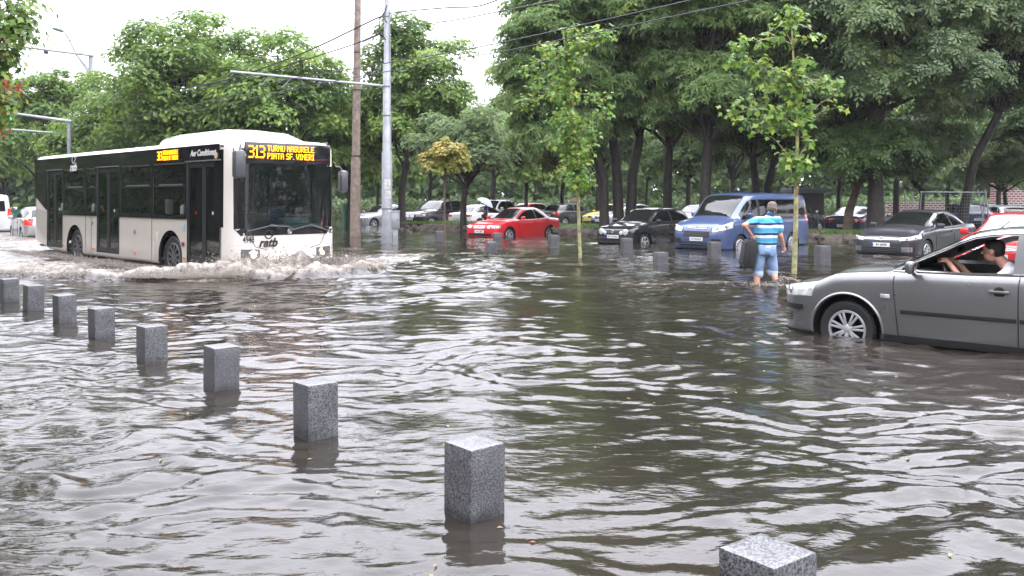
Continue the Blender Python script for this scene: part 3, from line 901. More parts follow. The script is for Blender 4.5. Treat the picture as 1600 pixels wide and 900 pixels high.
    for s_ in (1, -1):
        if f.get('round'):
            for (y, z, rad) in f['round']:
                p = sk.hit((nose, s_ * y, z), (-1, -s_ * .25, 0), .0)
                mb = MB(); mb.lathe([(rad, -.04), (rad, .01), (rad * .92, .022), (rad * .5, .035), (.001, .04)], 24, 'Y')
                h_ = mb.build('headlight', M_LAMP, root); h_.location = p; h_.rotation_euler = (0, 0, R(-90 + s_ * 16))
        else:
            y0, xb_, z0, z1, z2, z3 = f['lamp']    # inner y, how far back along the side, z range inner, z range outer
            yo = W + .05
            mb = MB(); dg = Vector((-1, -s_ * .75, 0))
            lo = [(S.x1, s_ * y0, z0), (S.x1 - xb_, s_ * yo, z2)]; hi = [(S.x1 - .04, s_ * y0, z1), (S.x1 - xb_, s_ * yo, z3)]
            sk.patch(mb, lo, hi, dg, .003, 14, 5, 0); 
            sk.patch(mb, lo, hi, dg, .008, 14, 5, 1, inset=.06)
            for q in (.3, .62):
                a = Vector(lo[0]).lerp(Vector(lo[1]), q); b2 = Vector(hi[0]).lerp(Vector(hi[1]), q); c_ = sk.hit((a + b2) / 2, dg, .006)
                rad = (b2 - a).length * .36
                t_ = MB(); t_.lathe([(rad, 0), (rad * .9, .012), (rad * .5, .016), (.001, .018)], 16, 'Y')
                an = R(-90 + s_ * 36); M_ = Matrix.Rotation(an, 3, 'Z')
                mb.add([M_ @ Vector(v) + c_ for v in t_.v], t_.f, 2)
            mb.build('headlight', [f.get('rim', M_BLK), f.get('lens', M_LAMP), M_CHR], root)
    if f.get('badge'):
        z, rad = f['badge']; p = sk.hit((nose, 0, z), D, .008)
        mb = MB(); mb.lathe([(rad, 0), (rad, .01), (rad * .8, .014), (rad * .78, .008), (.001, .006)], 20, 'Y')
        h_ = mb.build('badge', M_CHR, root); h_.location = p; h_.rotation_euler = (0, 0, R(-90))
    p = sk.hit((nose, 0, f['plate']), D, .018); p.x = max(p.x, sk.hit((nose, .2, f['plate']), D, .018).x)
    plate(root, p, (0, 1, 0), plate_txt)
    # rear
    q = spec['tail']; D = (1, 0, 0); tl = S.x0 - .3
    for s_ in (1, -1):
        mb = MB(); y0, xb_, z0, z1 = q['lamp']
        dg = Vector((1, -s_ * .75, 0)); yo = W + .05
        lo = [(S.x0, s_ * y0, z0), (S.x0 + xb_, s_ * yo, z0 + .03)]; hi = [(S.x0, s_ * y0, z1), (S.x0 + xb_, s_ * yo, z1)]
        sk.patch(mb, lo, hi, dg, .004, 10, 5, 0)
        if q.get('rounds'):
            for u in (.3, .7):
                c_ = sk.hit(((Vector(lo[0]).lerp(Vector(lo[1]), u)) + (Vector(hi[0]).lerp(Vector(hi[1]), u))) / 2, dg, .008)
                t_ = MB(); t_.lathe([(.055, 0), (.05, .01), (.03, .012), (.001, .012)], 16, 'Y'); M_ = Matrix.Rotation(R(90 - s_ * 36), 3, 'Z')
                mb.add([M_ @ Vector(v) + c_ for v in t_.v], t_.f, 1)
        mb.build('tail_light', [M_REDON if q.get('lit') else M_RED, M_CHR], root)
    p = sk.hit((tl, 0, q['plate']), D, .016)
    plate(root, p, (0, -1, 0), plate_txt)
    # roof aerial
    if spec.get('aerial', 1):
        xa = spec['aerial_x'] if 'aerial_x' in spec else min(spec['scr']) - .1
        z = S.zt(xa); mb = MB(); mb.tube([(xa, 0, z - .005), (xa - .02, 0, z + .02), (xa - .22, 0, z + .19)], [.012, .005, .003], 6); mb.build('aerial', M_BLK, root)
    return root, S, sk

def saloon(L_nose, L_tail, W, Hh, hood=.74, cowl=.98, cowl_x=.92, head_x=.12, rear_x=-1.25, boot_x=-1.85, boot_z=1.05, belt=.93, sillz=.20, taper=.13):
    w = W / 2
    return [
        (L_nose, .36, hood - .16, hood - .13, w * .62, w * .60, w * .5),
        (L_nose - .03, .27, hood - .06, hood - .04, w * .74, w * .72, w * .6),
        (L_nose - .10, .22, hood - .01, hood + .02, w * .86, w * .83, w * .68),
        (L_nose - .25, sillz, hood + .02, hood + .065, w * .955, w * .92, w * .74),
        (L_nose - .50, sillz, hood + .06, hood + .115, w * .985, w * .95, w * .74),
        ((L_nose + cowl_x) / 2 - .08, sillz, belt - .07, cowl - .06, w * .99, w * .955, w * .72),
        (cowl_x, sillz, belt - .02, cowl, w * .99, w * .955, w * .72),
        (cowl_x - .07, sillz, belt - .015, cowl + .035, w * .99, w * .955, w * .72),
        (head_x + .12, sillz, belt, Hh - .13, w * .99, w * .96, w * .67),
        (head_x, sillz, belt, Hh - .065, w * .99, w * .96, w * .665),
        (head_x - .35, sillz, belt + .01, Hh - .01, w * .99, w * .96, w * .665),
        (head_x - .75, sillz, belt + .02, Hh, w * .99, w * .96, w * .66),
        (rear_x + .2, sillz, belt + .045, Hh - .05, w * .99, w * .955, w * .64),
        (rear_x, sillz, belt + .05, Hh - .12, w * .99, w * .95, w * .63),
        (boot_x + .08, sillz, boot_z - .08, boot_z + .045, w * .98, w * .93, w * .66),
        (boot_x, sillz, boot_z - .07, boot_z, w * .975, w * .92, w * .70),
        (L_tail + .22, .24, boot_z - .09, boot_z - .02, w * .95, w * .88, w * .68),
        (L_tail + .06, .28, boot_z - .13, boot_z - .05, w * .84, w * .80, w * .60),
        (L_tail + .02, .32, boot_z - .18, boot_z - .12, w * .78, w * .74, w * .5),
        (L_tail, .40, boot_z - .30, boot_z - .27, w * .66, w * .62, w * .4)]

def hatchback(L_nose, L_tail, W, Hh, hood=.78, cowl=1.02, cowl_x=.85, head_x=.15, belt=.95, tail_belt=.98, sillz=.2, rake=.42):
    w = W / 2
    return [
        (L_nose, .36, hood - .18, hood - .15, w * .62, w * .58, w * .5),
        (L_nose - .03, .27, hood - .08, hood - .06, w * .76, w * .72, w * .6),
        (L_nose - .10, .22, hood - .02, hood + .01, w * .88, w * .85, w * .68),
        (L_nose - .25, sillz, hood + .03, hood + .08, w * .96, w * .93, w * .74),
        (L_nose - .45, sillz, hood + .07, hood + .13, w * .985, w * .955, w * .74),
        (cowl_x, sillz, belt - .02, cowl, w * .99, w * .96, w * .74),
        (cowl_x - .06, sillz, belt - .015, cowl + .035, w * .99, w * .96, w * .74),
        (head_x + .12, sillz, belt, Hh - .13, w * .99, w * .965, w * .71),
        (head_x, sillz, belt, Hh - .065, w * .99, w * .965, w * .705),
        (head_x - .35, sillz, belt + .01, Hh - .01, w * .99, w * .965, w * .70),
        (head_x - .9, sillz, belt + .02, Hh, w * .99, w * .96, w * .70),
        (L_tail + rake + .12, sillz, tail_belt, Hh - .06, w * .98, w * .94, w * .68),
        (L_tail + rake, .22, tail_belt, Hh - .12, w * .975, w * .93, w * .67),
        (L_tail + .14, .25, tail_belt - .01, tail_belt + .1, w * .93, w * .88, w * .68),
        (L_tail + .06, .28, tail_belt - .06, tail_belt - .01, w * .88, w * .84, w * .66),
        (L_tail, .36, tail_belt - .22, tail_belt - .18, w * .76, w * .72, w * .55)]

def place(wpx, Yw, heading, lp):
    """world location so that local ground point lp lies at photo column wpx and depth Yw"""
    a = heading; c, s_ = math.cos(a), math.sin(a)
    return (wx(wpx, Yw) - (lp[0] * c - lp[1] * s_), Yw - (lp[0] * s_ + lp[1] * c), -0.25)

HD1 = math.atan2(-.77, -.64)        # nose towards the street
HDV = HD1 - R(8)
HD2 = math.atan2(.77, .64)          # nose away

SP_SAL = dict(st=saloon(2.18, -2.25, 1.73, 1.42, hood=.70, cowl=.96, cowl_x=.80, head_x=.05, rear_x=-1.2, boot_x=-1.68, boot_z=1.0, belt=.90), w=1.73, r=.31, xf=1.31, xr=-1.31,
    dlo=[(-1.42, -.50), (-.42, .68)], scr=(.80, .03), rear=(-1.20, -1.70), gaps=[(-1.0, -1.22), (-.46, -.46), (.66, .74)], sill=.22, strip=None,
    handles=[(-.32, .80), (-1.1, .83)], mirror=(.55, .93), bonnet=(2.05, .85), spokes=6,
    front=dict(grille=[(-.30, .30, .58, .70, 4)], intake=[(-.60, .60, .30, .38, 0)], lamp=(.38, .30, .58, .70, .60, .70), plate=.46, badge=(.64, .05)),
    tail=dict(lamp=(.45, .22, .72, .88), plate=.62))
SP_COR = dict(st=saloon(2.24, -2.36, 1.78, 1.46, hood=.72, cowl=1.03, cowl_x=.98, head_x=.10, rear_x=-1.35, boot_x=-1.95, boot_z=1.09, belt=.95), w=1.78, r=.32, xf=1.33, xr=-1.37,
    dlo=[(-1.62, -.50), (-.42, .82)], scr=(.98, .08), rear=(-1.35, -1.97), gaps=[(-1.05, -1.3), (-.46, -.46), (.72, .82)], sill=.22,
    handles=[(-.32, .84), (-1.2, .87)], mirror=(.68, .97), bonnet=(2.08, 1.02), spokes=9,
    front=dict(grille=[(-.52, .52, .64, .70, 2)], intake=[(-.44, .44, .28, .46, 4), (.56, .80, .33, .46, 4, M_ALU)], lamp=(.46, .52, .62, .70, .68, .80), plate=.51, badge=(.67, .055), lens=M_LAMP),
    tail=dict(lamp=(.42, .28, .78, .95), plate=.62))
SP_HAT = dict(st=hatchback(1.95, -1.95, 1.65, 1.46, hood=.76, cowl=1.0, cowl_x=.85, head_x=.18), w=1.65, r=.30, xf=1.23, xr=-1.23,
    dlo=[(-1.62, -.46), (-.38, .72)], scr=(.85, .16), rear=(-1.52, -1.84), gaps=[(-.9, -1.1), (-.42, -.42), (.62, .72)], sill=.22,
    handles=[(-.28, .82)], mirror=(.60, .95), bonnet=(1.85, .88), spokes=5,
    front=dict(grille=[(-.34, .34, .60, .72, 3, M_BLK)], intake=[(-.62, .62, .25, .52, 2)], round=[(.58, .66, .105), (.41, .62, .068)], plate=.50, badge=(.66, .055)),
    tail=dict(lamp=(.52, .16, .70, .98), plate=.72))
SP_SUV = dict(st=hatchback(2.25, -2.25, 1.80, 1.68, hood=.92, cowl=1.14, cowl_x=1.02, head_x=.32, belt=1.06, tail_belt=1.14, sillz=.28), w=1.80, r=.35, xf=1.36, xr=-1.30,
    dlo=[(-1.95, -1.32), (-1.24, -.40), (-.32, .85)], scr=(1.02, .30), rear=(-1.82, -2.12), gaps=[(-.95, -1.15), (-.36, -.36), (.75, .86)], sill=.32,
    handles=[(-.22, .95), (-1.05, .97)], mirror=(.72, 1.10), bonnet=(2.12, 1.05), spokes=7, top_in=.11,
    front=dict(grille=[(-.36, .36, .68, .84, 4)], intake=[(-.62, .62, .32, .50, 2)], lamp=(.44, .36, .70, .84, .74, .90), plate=.58, badge=(.77, .06), lens=M_LAMP),
    tail=dict(lamp=(.58, .14, .86, 1.14), plate=.78))
def van_st():
    w = .97
    return [(2.42, .38, .62, .66, w * .70, w * .66, w * .5), (2.38, .28, .78, .82, w * .82, w * .78, w * .6), (2.27, .24, .94, .98, w * .92, w * .87, w * .66), (2.1, .23, 1.02, 1.08, w * .97, w * .93, w * .72),
            (1.75, .23, 1.10, 1.21, w * .99, w * .96, w * .74), (1.62, .23, 1.11, 1.27, w * .99, w * .96, w * .74), (1.0, .23, 1.13, 1.80, w * .99, w * .965, w * .78), (.80, .23, 1.13, 1.91, w * .99, w * .965, w * .80),
            (.4, .23, 1.13, 1.965, w * .99, w * .97, w * .81), (-.5, .23, 1.13, 1.975, w * .99, w * .97, w * .82), (-2.1, .25, 1.13, 1.96, w * .985, w * .965, w * .82), (-2.42, .27, 1.13, 1.93, w * .96, w * .94, w * .80),
            (-2.52, .32, 1.11, 1.84, w * .92, w * .90, w * .76), (-2.55, .40, 1.05, 1.70, w * .88, w * .85, w * .7)]
SP_VAN = dict(st=van_st(), w=1.94, r=.335, xf=1.50, xr=-1.43, dlo=[(-2.28, -.62), (-.54, .36), (.50, 1.36)], scr=(1.66, .86), rear=None, gaps=[(.40, .40), (1.30, 1.42)], sill=.30, top_in=.17, bot_in=.02, zmax=1.74,
    handles=[(.52, 1.0)], mirror=(1.12, 1.22), bonnet=(2.3, 1.70), spokes=12, aerial_x=.5, strip=None,
    front=dict(grille=[(-.36, .36, .86, .94, 2), (-.46, .46, .62, .80, 5, M_BLK)], intake=[(-.62, .62, .36, .46, 1), (.55, .84, .42, .58, 0, M_BLK)], lamp=(.52, .50, .76, .88, .90, 1.10), plate=.56, badge=(.90, .05)),
    tail=dict(lamp=(.72, .08, .90, 1.35), plate=.80))
SP_PAS = dict(st=saloon(2.19, -2.46, 1.75, 1.49, hood=.76, cowl=1.035, cowl_x=.95, head_x=.16, rear_x=-1.35, boot_x=-1.95, boot_z=1.10, belt=.975), w=1.75, r=.315, xf=1.35, xr=-1.35, gap=.075,
    dlo=[(-1.50, -.42), (-.32, .80)], scr=(.95, .10), rear=(-1.35, -1.95), gaps=[(-1.0, -1.25), (-.37, -.37), (.78, .84)], sill=.24,
    strip=.555, strip_x=[(-1.0, -.385), (-.355, .76)], handles=[(-.20, .84), (-1.10, .87)], mirror=(.62, 1.0), bonnet=(2.1, 1.0), spokes=7, wheel='double', open=1,
    cabin=(-1.55, .98), scr_w=lambda x: .60, top_in=.085,
    front=dict(grille=[(-.30, .30, .60, .71, 4)], intake=[(-.60, .60, .28, .40, 4)], lamp=(.38, .36, .61, .745, .66, .79), plate=.48, badge=(.66, .06), rim=M_LAMP),
    tail=dict(lamp=(.45, .25, .75, .93), plate=.62))
P_GREY = paint('graphite_grey_paint', (0.20, 0.201, 0.205), .7, .28)
P_RED = paint('red_paint', (0.62, 0.012, 0.02), 0, .3)
P_BLACK = paint('black_paint', (0.010, 0.010, 0.012), 0, .25)
P_BLUE = paint('blue_metallic_paint', (0.065, 0.10, 0.22), .35, .32)
P_DGREY = paint('dark_grey_paint', (0.042, 0.044, 0.052), .3, .32)
P_SILV = paint('silver_paint', (0.42, 0.43, 0.44), .55, .35)
P_WHITE = paint('white_paint', (0.72, 0.73, 0.73), 0, .3)
P_NAVY = paint('navy_paint', (0.012, 0.018, 0.055), .1, .3)
P_YEL = paint('yellow_paint', (0.75, 0.68, 0.10), 0, .35)

# the parked row standing in the flood, noses to the street
car(SP_SAL, P_RED, place(797, 35.6, HD1, (1.31, .87)), HD1, 'bright red saloon parked nose out beside the grassy bank, wheels in the water', plate_txt='B 42 UMA')
car(SP_HAT, P_BLACK, place(1009, 29.9, HD1 - R(4), (1.23, .83)), HD1 - R(4), 'small black hatchback with round twin headlights parked next to the blue van', plate_txt='NT 07 PAO')
car(SP_VAN, P_BLUE, place(1158, 26.8, HDV, (1.50, .97)), HDV, 'blue passenger van parked between the black hatchback and the young plane tree', 'van', name='parked_van', plate_txt='PH 55UKZ')
car(SP_COR, P_DGREY, place(1450, 24.6, HDV, (1.33, .89)), HDV, 'dark grey saloon with chrome grille bar parked at the end of the stone bank', plate_txt='BV 69PSP')
G_BRT = glass_mat('pale_windscreen', (0.6, 0.68, 0.66), .12, dark=(.42, .47, .46))  # pane with a pale body colour, hardly see-through
sp = dict(SP_COR); sp['scrglass'] = G_BRT
car(sp, P_RED, place(1640, 19.6, HD1, (1.33, .89)), HD1, 'red car with pale windscreen showing above the grey car roof', name='red_car')

# second row, in the shallower water of the car park
car(SP_SAL, P_SILV, place(585, 51.0, HD1, (1.31, .87)), HD1, 'silver saloon parked behind the two street poles', plate_txt='B 81 DOR')
car(SP_SUV, P_BLACK, place(675, 51.2, HD1, (1.36, .9)), HD1, 'black off-road car parked between the silver saloon and a dark tree trunk', plate_txt='B 20 HRV')
car(SP_SAL, P_WHITE, place(750, 50.4, HD2, (-1.31, -.87)), HD2, 'white saloon with its tail to the bank behind the woman with umbrella', plate_txt='B 99 AUD')
car(SP_SUV, P_WHITE, (wx(771, 57), 57, -.25), HD1 + .25, 'white estate car showing over the roof of the white saloon', plate_txt='IF 10 ZAP')
car(SP_HAT, P_DGREY, place(884, 54.5, HD2 - .2, (-1.23, -.83)), HD2 - .2, 'dark grey hatchback parked behind the tail of the red saloon', plate_txt='B 34 SKO')
car(SP_HAT, P_RED, (wx(838, 62), 62, -.25), HD2, 'small red hatchback half hidden between the white saloon and dark hatchback')
car(SP_SAL, P_YEL, (wx(955, 56), 56, -.25), HD1, 'yellow taxi parked behind the dark tree trunk', 'taxi', name='yellow_taxi')
car(SP_HAT, P_SILV, place(962, 51, HD1, (1.4, .4)), HD1 - .25, 'pale silver hatchback parked behind the black hatchback', plate_txt='B 66 TOY')
car(SP_SAL, P_WHITE, (wx(1085, 50), 50, -.25), HD1, 'white saloon showing between the black hatchback and the blue van')
car(SP_SUV, P_BLACK, place(1282, 41.0, HD2, (1.36, -.9)), HD2, 'black off-road car parked just behind the blue van')
sp = dict(SP_COR); sp['tail'] = dict(lamp=(.36, .30, .76, .92), plate=.62, rounds=1)
car(sp, P_NAVY, place(1362, 38.0, HD2, (-1.37, -.89)), HD2, 'navy saloon with round tail lights parked behind the leaning trunk', plate_txt='B 70 VWP')
sp = dict(SP_SUV); sp['st'] = hatchback(2.0, -1.95, 1.72, 1.60, hood=.86, cowl=1.1, cowl_x=.9, head_x=.25, belt=1.02, tail_belt=1.08); sp['dlo'] = [(-1.6, -1.1), (-1.02, -.30), (-.22, .72)]; sp['rear'] = (-1.50, -1.82); sp['scr'] = (.9, .24); sp['xf'] = 1.2; sp['xr'] = -1.2
sp['front'] = SP_HAT['front']; sp['bonnet'] = (1.9, .95)
car(sp, P_NAVY, (wx(1506, 44), 44, -.25), R(82), 'dark blue tall hatchback behind the wire fence, tail to the street')
car(SP_HAT, P_SILV, (wx(1566, 43), 43, -.25), R(80), 'silver hatchback beside the dark blue one, rear window to the street')
car(SP_SAL, P_SILV, (wx(1540, 52), 52, -.25), R(85), 'grey saloon further back between the two hatchbacks by the fence')
car(SP_HAT, P_WHITE, (wx(1612, 50), 50, -.25), R(120), 'white hatchback cut by the photo edge near the brick wall')
# up the street beyond the bus
sp = dict(SP_VAN); sp['rear'] = None; sp['tail'] = dict(lamp=(.78, .06, .95, 1.30), plate=.8, lit=1)
vn, S_, sk_ = car(sp, P_WHITE, (wx(-27, 42), 42.6, -.25), R(118), 'white van driving away through the wash up the street', 'van', name='white_van')
mb = MB(); sk_.patch(mb, [(-4, -.70, 1.18), (-4, .70, 1.18)], [(-4, -.66, 1.66), (-4, .66, 1.66)], (1, 0, 0), .004, 8, 5); mb.build('rear_window', G_DARK, vn)
sp = dict(SP_HAT); sp['tail'] = dict(lamp=(.52, .16, .70, .98), plate=.72, lit=1)
car(sp, P_SILV, (wx(60, 37), 37, -.25), R(127), 'silver hatchback with lit tail light ahead of the bus tail', name='silver_car')

# ------------------------------------------------------------- the city bus
P_CREAM = paint('cream_bus_paint', (0.66, 0.62, 0.56), 0, .32)
P_BEIGE = paint('beige_bus_paint', (0.47, 0.43, 0.385), 0, .4)
M_BBLK = mat('black_bus_panel', (0.008, 0.008, 0.010), 0.12, coat=.6)
M_LED = mat('amber_led', (0.9, 0.4, 0.0), 0.5, emit=(1.0, 0.36, 0.0), estr=3.2)
M_LETW = mat('white_lettering', (0.62, 0.62, 0.62), 0.5)
M_LETB = mat('black_lettering', (0.01, 0.01, 0.01), 0.5)
M_GRM = mat('grey_mirror_shell', (0.06, 0.062, 0.07), 0.4, coat=.4)
G_BUS = glass_mat('bus_side_glass', (0.035, 0.04, 0.038), .5)
G_DOOR = glass_mat('bus_door_glass', (0.06, 0.11, 0.095), .62, dark=(.004, .010, .009))
G_BSCR = glass_mat('bus_windscreen', (0.50, 0.60, 0.58), .8, dark=(.012, .02, .02))

bus = empty('city_bus', (BC.x, BC.y, -0.25), R(-45), 'black and cream city bus on line 313 ploughing through the flood', 'bus')
def bsec(hw, zb, zt, rb=.10, rt=.20):
    pts = []
    for (cy, cz, a0, a1, r_) in ((hw - rb, zb + rb, -90, 0, rb), (hw - rt - .02, zt - rt, 0, 90, rt)):
        for k in range(7):
            a = R(a0 + (a1 - a0) * k / 6); pts.append((cy + r_ * math.cos(a), cz + r_ * math.sin(a)))
    # densify the side wall
    o_ = [(0, zb)] + pts[:7] + [(hw - .02 * t, pts[6][1] + (pts[7][1] - pts[6][1]) * t) for t in (.2, .4, .6, .8)] + pts[7:] + [(hw * .5, zt + .012), (0, zt + .02)]
    return o_
BS = [(.13, .50, .42, 2.66), (.115, .80, .38, 2.76), (.08, 1.0, .35, 2.85), (.02, 1.13, .33, 2.92), (-.07, 1.21, .31, 2.96), (-.18, 1.255, .30, 2.99), (-.32, 1.275, .30, 3.01), (-.6, 1.275, .30, 3.01)]
BS += [(-x, 1.275, .30, 3.01) for x in np.arange(1.2, 9.4, .6)] + [(-9.6, 1.275, .30, 3.01), (-10.7, 1.275, .36, 3.01), (-11.6, 1.275, .52, 3.01), (-11.72, 1.265, .55, 3.0), (-11.79, 1.23, .60, 2.96), (-11.82, 1.16, .66, 2.90)]
V, F = [], []
for (x, hw, zb, zt) in BS:
    S_ = bsec(hw, zb, zt); V += [(x, 1.275 + y, z) for y, z in S_] + [(x, 1.275 - y, z) for y, z in S_[-2:0:-1]]
m_ = len(V) // len(BS)
for i in range(len(BS) - 1):
    for j in range(m_):
        j2 = (j + 1) % m_; F.append((i * m_ + j, i * m_ + j2, (i + 1) * m_ + j2, (i + 1) * m_ + j))
F.append(tuple(range(m_))[::-1]); F.append(tuple(range((len(BS) - 1) * m_, len(BS) * m_)))
bsk = Skin(V, F)
body = mk('body', V, F); body.materials.append(P_CREAM); body.materials.append(P_BEIGE)
def cbox(x0, x1, y0, y1, z0, z1, mt):
    mb = MB(); mb.box(((x0 + x1) / 2, (y0 + y1) / 2, (z0 + z1) / 2), (x1 - x0, y1 - y0, z1 - z0)); q = mk('c', mb.v, mb.f); q.materials.append(mt); return q
cuts = [cbox(-11.6, -.30, .06, 2.49, .40, 2.88, mat('bus_lining', (.07, .07, .072), .8))]
def arch(x, y0, y1):
    mb = MB(); n_ = 36; V_ = []
    pr = [(.60 * math.cos(a), .50 + .58 * math.sin(a)) for a in np.linspace(0, math.pi, 22)] + [(-.60, .0), (.60, .0)]
    k = len(pr); V_ = [(x + a, y0, b) for a, b in pr] + [(x + a, y1, b) for a, b in pr]
    F_ = [tuple(range(k)), tuple(range(k, 2 * k))[::-1]] + [(i, i + k, (i + 1) % k + k, (i + 1) % k) for i in range(k)]
    q = mk('c', V_, F_); q.materials.append(M_DRK); return q
for x in (-2.70, -8.54): cuts += [arch(x, -.3, .58), arch(x, 1.97, 2.9)]
DOORS = [(-1.89, -.36), (-6.99, -5.53), (-10.72, -9.44)]
WINS = [(-3.60, -1.97), (-5.45, -3.70), (-7.75, -7.07), (-9.36, -7.85)]
for a, b in DOORS: cuts.append(cbox(a, b, -.3, .3, .42, 2.56, M_BLK))
for a, b in WINS: cuts.append(cbox(a, b, -.3, .3, 1.42, 2.54, M_BLK))
FARW = [(-2.6, -.9), (-4.5, -2.75), (-6.4, -4.65), (-8.3, -6.55), (-10.2, -8.45)]
for a, b in FARW: cuts.append(cbox(a, b, 2.3, 2.9, 1.42, 2.50, M_BLK))
cuts.append(cbox(-.9, .6, .17, 2.38, 1.17, 2.48, M_BLK))
me = boolean(body, cuts, None)
# the lower side panels are beige, the frame and roof cream
bi = [i for i, m in enumerate(me.materials) if m == P_BEIGE][0]; ci = [i for i, m in enumerate(me.materials) if m == P_CREAM][0]
for p in me.polygons:
    if p.material_index == ci and p.center.z < 1.36 and p.center.x < -.34 and abs(p.normal.y) > .7: p.material_index = bi
me.shade_smooth(); me.set_sharp_from_angle(angle=R(30))
link('body', me, bus)
# black upper side band, as panels round the openings
mb = MB(); zb0, zb1 = 1.34, 2.90
edges = [-11.70] + sorted([v for p in DOORS + WINS for v in p]) + [-.16]
def sidebox(mb, x0, x1, z0, z1, y=-.006, t=.02, mi=0): mb.box(((x0 + x1) / 2, y, (z0 + z1) / 2), (x1 - x0, t, z1 - z0), mi)
sidebox(mb, -11.70, -.40, 2.56, 2.90)
op = sorted(DOORS + WINS)
prev = -11.70
for (a, b) in op:
    if a > prev + .004 and prev > -11.6: sidebox(mb, prev, a, 1.34, 2.558)
    prev = b
for (a, b) in WINS: sidebox(mb, a, b, 1.34, 1.42)
# tail part with its slanting lower edge
mb.add([(-11.70, -.016, 1.86), (-10.72, -.016, 1.45), (-10.72, -.016, 2.558), (-11.70, -.016, 2.558), (-11.70, .004, 1.86), (-10.72, .004, 1.45), (-10.72, .004, 2.558), (-11.70, .004, 2.558)],
       [(0, 1, 2, 3), (4, 7, 6, 5), (0, 4, 5, 1), (1, 5, 6, 2), (2, 6, 7, 3), (3, 7, 4, 0)])
mb.build('black_side_band', M_BBLK, bus, smooth=False)
mb = MB()
bsk.patch(mb, [(-.42, -1, 1.20), (-.02, -1, 1.20)], [(-.42, -1, 2.89), (-.02, -1, 2.86)], (-.25, 1, 0), .004, 10, 10)
mb.build('corner_glass', M_BBLK, bus)
for (a, b) in WINS:
    mb = MB(); sidebox(mb, a + .01, b - .01, 1.43, 2.53, .012, .008)
    w_ = mb.build('side_window', G_BUS, bus, smooth=False)
    fr = MB(); sidebox(fr, a + .35, b - .12, 2.075, 2.10, -.004, .02)  # short grey bar gives the vent rail's highlight as metal
    fr.build('vent_rail_highlight', mat('grey_metal', (.28, .29, .3), .35, metal=.6), w_, smooth=False)
    f2_ = MB(); sidebox(f2_, a + .01, b - .01, 2.045, 2.07, -.002, .02); f2_.build('window_bar', M_BLK, w_, smooth=False)
for (a, b) in DOORS:
    mid = (a + b) / 2
    for (p, q) in ((a + .02, mid - .008), (mid + .008, b - .02)):
        mb = MB()
        for (x0, x1, z0, z1) in ((p, p + .07, .44, 2.54), (q - .07, q, .44, 2.54), (p + .07, q - .07, .44, .56), (p + .07, q - .07, 2.44, 2.54)):
            sidebox(mb, x0, x1, z0, z1, .03, .03)
        d_ = mb.build('door', M_BLK, bus, smooth=False)
        gm = MB(); sidebox(gm, p + .07, q - .07, .56, 2.44, .035, .008); gm.build('door_glass', G_DOOR, d_, smooth=False)
        hm = MB(); hm.tube([(p + .14, .07, 1.5), (p + .18, .12, 1.2), (q - .16, .12, .95)], .014, 6); hm.build('door_rail', mat('orange_rail', (.65, .16, .02), .4), d_)
        st_ = MB(); st_.lathe([(.001, -.004), (.035, -.003), (.036, 0)], 12, 'Y', ((p + q) / 2, .028, 1.48)); st_.build('sticker', M_RED if q < mid else M_LETW, d_)
    rl = MB(); sidebox(rl, a - .02, b + .02, 2.56, 2.585, -.02, .03); rl.build('door_gutter', mat('grey_metal', (.28, .29, .3), .35, metal=.6), bus, smooth=False)
for (a, b) in FARW:
    mb = MB(); mb.box(((a + b) / 2, 2.53, 1.96), (b - a - .01, .008, 1.07)); mb.build('side_window', glass_mat('bus_far_glass', (.35, .42, .38), .9), bus, smooth=False)
# panel joints, hatches, markers, push buttons on the near side
def vline(x, z0, z1): 
    g_ = MB(); g_.box((x, -.0015, (z0 + z1) / 2), (.008, .005, z1 - z0)); g_.build('panel_joint', M_BLK, bus, smooth=False)
for x in (-3.66, -7.75, -7.35): vline(x, .36, 1.34)
for (x, z) in ((-4.62, 1.0), (-7.30, 1.15)):
    g_ = MB(); g_.lathe([(.055, 0), (.055, -.008), (.03, -.014), (.001, -.014)], 16, 'Y', (x, 0, z)); g_.build('filler_cap', mat('blue_grey_cap', (.12, .2, .25), .4), bus)
g_ = MB(); g_.box((-3.42, -.003, .72), (.26, .008, .62), bev=.01); g_.build('service_hatch', P_BEIGE, bus)
for x in (-1.98, -4.6, -7.15, -9.34):
    g_ = MB(); g_.box((x, -.012, .50), (.09, .02, .05), bev=.008); g_.build('side_marker', M_AMB, bus)
g_ = MB(); g_.box((-2.05, -.014, .80), (.12, .02, .09), bev=.008); g_.build('side_reflector', mat('brown_lens', (.18, .03, .01), .3), bus)
for x in (-2.02, -7.12, -9.38):
    g_ = MB(); g_.box((x, -.03, 1.55), (.07, .03, .20), bev=.01); g_.box((x - .11, -.02, 1.53), (.05, .01, .18), bev=.004); g_.build('door_button', mat('grey_metal', (.28, .29, .3), .35, metal=.6), bus)
g_ = MB(); g_.box((-2.75, .004, 1.60), (.40, .012, .32), bev=.005); g_.build('hatch_window', M_BLK, bus)
g_ = MB(); g_.box((-2.03, -.003, 1.18), (.09, .004, .16), bev=.02); g_.build('blue_sticker', mat('pale_blue_sticker', (.25, .42, .5), .4), bus)
